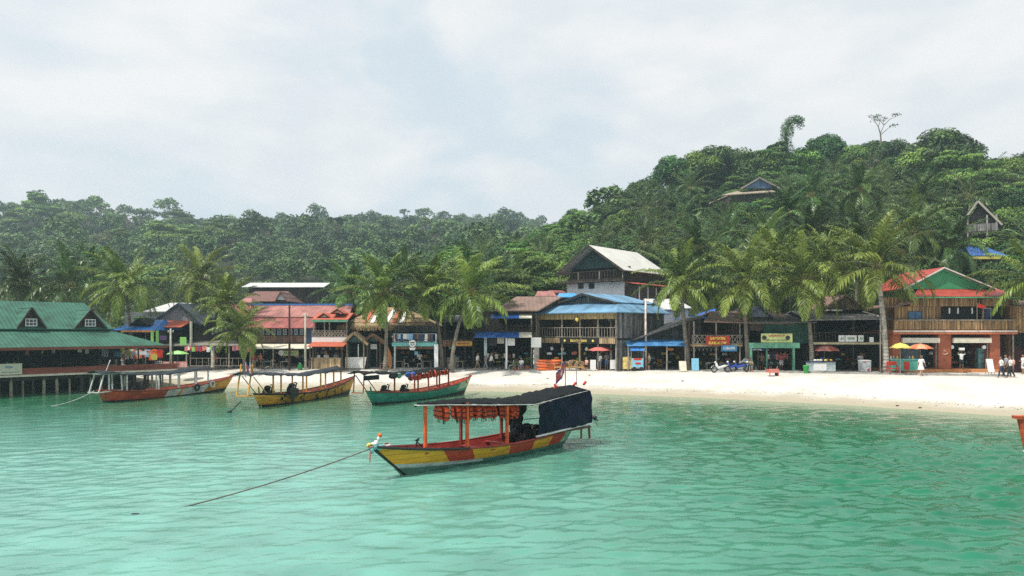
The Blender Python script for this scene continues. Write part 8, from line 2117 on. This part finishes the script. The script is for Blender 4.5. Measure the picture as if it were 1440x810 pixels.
shirts(328, 350, 487, 72.6, 8, [m_red, m_blu, m_pink, m_purple], 'garments by the bushy palm', 'red or blue garment hanging right of the short bushy palm')
shirts(118, 226, 492, 69, 26, [m_signw, m_signlb, m_signy, m_pink, m_bluecl, m_lgreen, m_red, m_cream, m_orange], 'goods on the stalls seen under the green roof', 'colourful cloth on a stall seen under the green roof', .5)
shirts(686, 722, 497, 71.5, 7, [m_dkwood, m_redtrim, m_cream], 'garments inside the blue awning house', 'dull garment hanging inside the blue awning guesthouse')
shirts(1080, 1112, 497, 67, 8, [m_signw, m_pink, m_navyl, m_dkwood], 'garments in the green shop', 'garment hanging inside the green shop')
def banner(px0, px1, py0, py1, Y, m, label, lines=()):
    p, q = at(px0, py1, Y), at(px1, py0, Y); t = root('banner', (p.x, Y, p.z), 0, label, 'banner'); MB().box(p.x, q.x, Y, Y+.03, p.z, q.z).build('panel', m, t); n = len(lines)
    for i, (tx, mt, wf, hf) in enumerate(lines):
        h = (q.z-p.z)/n; o = letter(t, tx, (0, 0, 0), (q.x-p.x)*wf, h*hf, mt); o.location = ((q.x-p.x)/2, -.02, (q.z-p.z)-h*(i+.5))
banner(226, 263, 508.5, 516.5, 66.3, m_signred2 := mat('red and white banner', (.62, .16, .12), .7, .5, 2, col2=(.75, .7, .65)), 'red and white patterned banner between the pier and the pale post')
banner(253, 262, 474, 485, 73, m_lgreen, 'bright green banner under the red awning'); banner(212, 216, 465, 482, 72, m_lgreen, 'narrow green banner left of its twin behind the restaurant roof'); banner(219, 223, 465, 482, 72, m_lgreen, 'narrow green banner right of its twin behind the restaurant roof')
banner(224, 234, 472, 478, 73, m_purple, 'violet cloth hung under the red awning'); banner(212, 221, 498, 506, 67, m_signy, 'yellow square board under the right end of the green roof'); banner(160, 170, 494, 502, 68, m_signlb, 'sky blue board among the goods under the green roof')
banner(140, 152, 490, 502, 67.5, m_signw, 'white board among the goods under the green roof'); banner(184, 206, 494, 499, 68.5, m_signw, 'long white board among the goods under the green roof')
def sign_frame():
    Y = 66.2; p, q = at(218, 517, Y), at(227, 508, Y); t = root('lattice_panel', (p.x, Y, gz(p.x, Y)), 0, 'small white lattice panel left of the patterned banner', 'panel'); m = MB()
    for i in range(4): m.box(p.x + (q.x-p.x)*i/3-.02, p.x + (q.x-p.x)*i/3+.02, Y, Y+.04, p.z, q.z); m.box(p.x, q.x, Y-.003, Y+.037, p.z + (q.z-p.z)*i/3-.02, p.z + (q.z-p.z)*i/3+.02)
    m.build('lattice', m_signw, t); MB().box(p.x-.03, q.x+.03, Y+.06, Y+.09, p.z, q.z).build('backing', m_dkin, t)
sign_frame()
def surfboard(px, pf, pt, m, lab, lean=.2):
    g = ground_at(px, pf); top = at(px - 4, pt, g.y + .3); t = root('surfboard', g, 0, lab, 'surfboard'); n = 10; ms = MB(); d = (top - g); vs = []; fs = []
    for i in range(n + 1):
        a = i / n; c = g + d * a; w = .26 * math.sin(math.pi * min(.97, max(.03, a))) ** .6
        vs += [c + Vector((-w, -.03, 0)), c + Vector((w, -.03, 0)), c + Vector((w, .03, 0)), c + Vector((-w, .03, 0))]
    for i in range(n):
        for j in range(4): fs.append((i*4+j, i*4+(j+1) % 4, (i+1)*4+(j+1) % 4, (i+1)*4+j))
    fs += [(0, 3, 2, 1), (4*n, 4*n+1, 4*n+2, 4*n+3)]; ms.add(vs, fs); ms.build('board', m, t); ms = MB(); ms.slab([g + Vector((-.03, .06, .2)), g + Vector((.03, .06, .2)), g + Vector((0, .2, .3))], .02); ms.build('fin', m_rubber, t)
surfboard(554, 517, 500, m_teal, 'teal board leaning left of the teal shop'); surfboard(549, 519, 488, m_orlt, 'narrow orange board leaning behind the teal one')
# dark stones and specks on the sand, pebbles
for i, (px, py_) in enumerate(((829, 528), (770, 533), (1262, 571), (960, 536), (1294, 574))):
    g = ground_at(px, py_); o = MB().ball(g, (.12, .09, .07), 7, 5).build('stone', m_dkwood); tag(o, ['small dark stone on the bare sand below the cane chairs', 'dark scrap on the sand behind the flag', 'tan coconut husk at the water line on the right', 'small dark scrap on the sand below the sloping shed', 'dark scrap at the water line far right'][i], 'stone')
# weed patches on the sea bed showing as dark marks

# ---- more people along the shop fronts
person(304, 519.5, 150, 'stand', 'red', 'black', 'person in a red top at the left end of the beach bar', 1)
person(357, 519.5, 200, 'walk', 'red', 'khaki', 'person in a red top just right of the bushy palm', 1)
person(367, 519.5, 120, 'stand', 'pinkred', 'black', 'person in pinkish red, next to the red topped one right of the bushy palm', 1)
person(447, 518.5, 170, 'stand', 'white', 'navy', 'person in a white top at the left end of the bamboo counter', 1)
person(459, 518.5, 190, 'stand', 'white', 'white', 'person all in white in the middle of the bamboo counter', 0)
person(473, 518.5, 200, 'stand', 'grey', 'khaki', 'person in grey at the right end of the bamboo counter', 1)
person(541, 519, 90, 'sit', 'white', 'navy', 'person seated by the straight palm trunk in white', 1, ground=ground_at(541, 520))
person(733, 520, 160, 'sit', 'white', 'blue', 'person seated among the pots right of the white post', 1, ground=ground_at(733, 521))
person(913, 521, 80, 'stand', 'khaki', 'black', 'vendor in khaki standing at the right side of the food cart', 1)
person(824, 520, 120, 'sit', 'peach', 'black', 'person in a peach top seated right of the cane armchairs', 1, ground=ground_at(825, 521))
person(1210, 521.5, 180, 'stand', 'white', 'khaki', 'person in white left of the ice cream box', 2)
person(1262, 520, 170, 'stand', 'black', 'black', 'vendor in black behind the sea green stall', 1, ground=at(1262, 520, 64.6).xy.to_3d() + Vector((0, 0, 1.32)))

# ---- goods on shelves inside the open shops
BX = []
def goods(px0, px1, Y, z0, n, lab, group, seed):
    r = random.Random(seed)
    for i in range(n):
        px = px0 + (px1 - px0) * (i + .5) / n; x = (px - 720) / FPX * Y; z = z0 + r.choice((0, .42, .84)); w, h, d = r.uniform(.1, .26), r.uniform(.12, .34), r.uniform(.1, .2)
        m = MB(); m.box(x - w, x + w, Y, Y + d, z, z + h * .82); m.box(x - w * .6, x + w * .6, Y + .01, Y + d - .01, z + h * .82 + .001, z + h)
        o = m.build('packed_goods', r.choice([m_signw, m_cream, m_red, m_signy, m_signlb, m_teal, m_signo, m_pink, m_bluecl, m_shopgreen, m_tanwood])); tag(o, lab, 'goods', group)
goods(358, 434, 75.4, 1.75, 16, 'packed goods in the dim shop below the yellow sign', 'goods below the yellow sign', 1)
goods(443, 482, 73.4, 2.6, 12, 'bottle or box on the shelf behind the bamboo counter', 'goods behind the bamboo counter', 2)
goods(560, 608, 74.0, 1.75, 12, 'packed goods deep in the teal balcony shop', 'goods in the teal balcony shop', 3)
goods(624, 662, 74.0, 1.75, 8, 'packed goods deep in the brown shop', 'goods in the brown shop', 4)
goods(690, 742, 73.5, 1.75, 12, 'packed goods deep in the blue awning guesthouse', 'goods in the blue awning guesthouse', 5)
goods(770, 850, 71.5, 1.75, 16, 'packed goods deep in the blue roofed restaurant', 'goods in the blue roofed restaurant', 6)
goods(915, 955, 71.0, 1.75, 10, 'packed goods inside the sloping shed', 'goods in the sloping shed', 7)
goods(978, 1036, 69.2, 1.75, 12, 'packed goods inside the bungalow office', 'goods in the bungalow office', 8)
goods(1082, 1112, 67.6, 1.85, 14, 'packed goods on the shelves of the green shop', 'goods in the green shop', 9)
goods(1146, 1232, 68.6, 1.75, 12, 'packed goods deep in the dark bar', 'goods in the dark bar', 10)
goods(1266, 1312, 66.2, 1.9, 10, 'packed goods behind the glass of the orange shop house', 'goods in the orange shop house', 11)
goods(1336, 1376, 68.0, 1.9, 8, 'packed goods on the back wall of the orange shop house', 'goods on the orange shop back wall', 12)

# ---- wrack line and litter on the sand
def wrack():
    rs = np.random.RandomState(5); Q = []; T_ = []
    for i in range(1500):
        x = rs.uniform(-30, 45); d = abs(rs.normal(0, .35)) + (2.6 + .5 * math.sin(x * .35) if rs.rand() < .55 else rs.uniform(1, 12)); y = float(shore(x)) + d; z = gz(x, y) + .012
        a = rs.uniform(0, 3.14); l = rs.uniform(.02, .09) * (1 if d < 4 else .7); w = l * rs.uniform(.2, .6); c, s = math.cos(a), math.sin(a)
        Q.append([(x - c*l, y - s*l, z), (x + s*w, y - c*w, z + .01), (x + c*l, y + s*l, z + .004), (x - s*w, y + c*w, z + .012)]); T_.append(rs.rand())
    o = obj('wrack', quads_mesh('wrack', np.array(Q), np.array(T_), [m_dkwood])); tag(o, 'thin scatter of dry weed and leaf litter on the white sand', 'beach litter', kind='stuff')
wrack()
# ------------------------------------------------------------------ haze
m_haze = bpy.data.materials.new('haze'); m_haze.use_nodes = True
N, L = m_haze.node_tree.nodes, m_haze.node_tree.links; N.clear()
o_ = N.new('ShaderNodeOutputMaterial'); pv = N.new('ShaderNodeVolumePrincipled')
pv.inputs['Color'].default_value = (.70, .87, .98, 1); pv.inputs['Density'].default_value = 0.00046; pv.inputs['Anisotropy'].default_value = 0.2
L.new(pv.outputs[0], o_.inputs['Volume'])
hz = MB().box(-575, 575, -160, 770, -6, 122).build('haze', m_haze)
tag(hz, 'thin pale haze in the air over the bay', 'haze', kind='stuff')
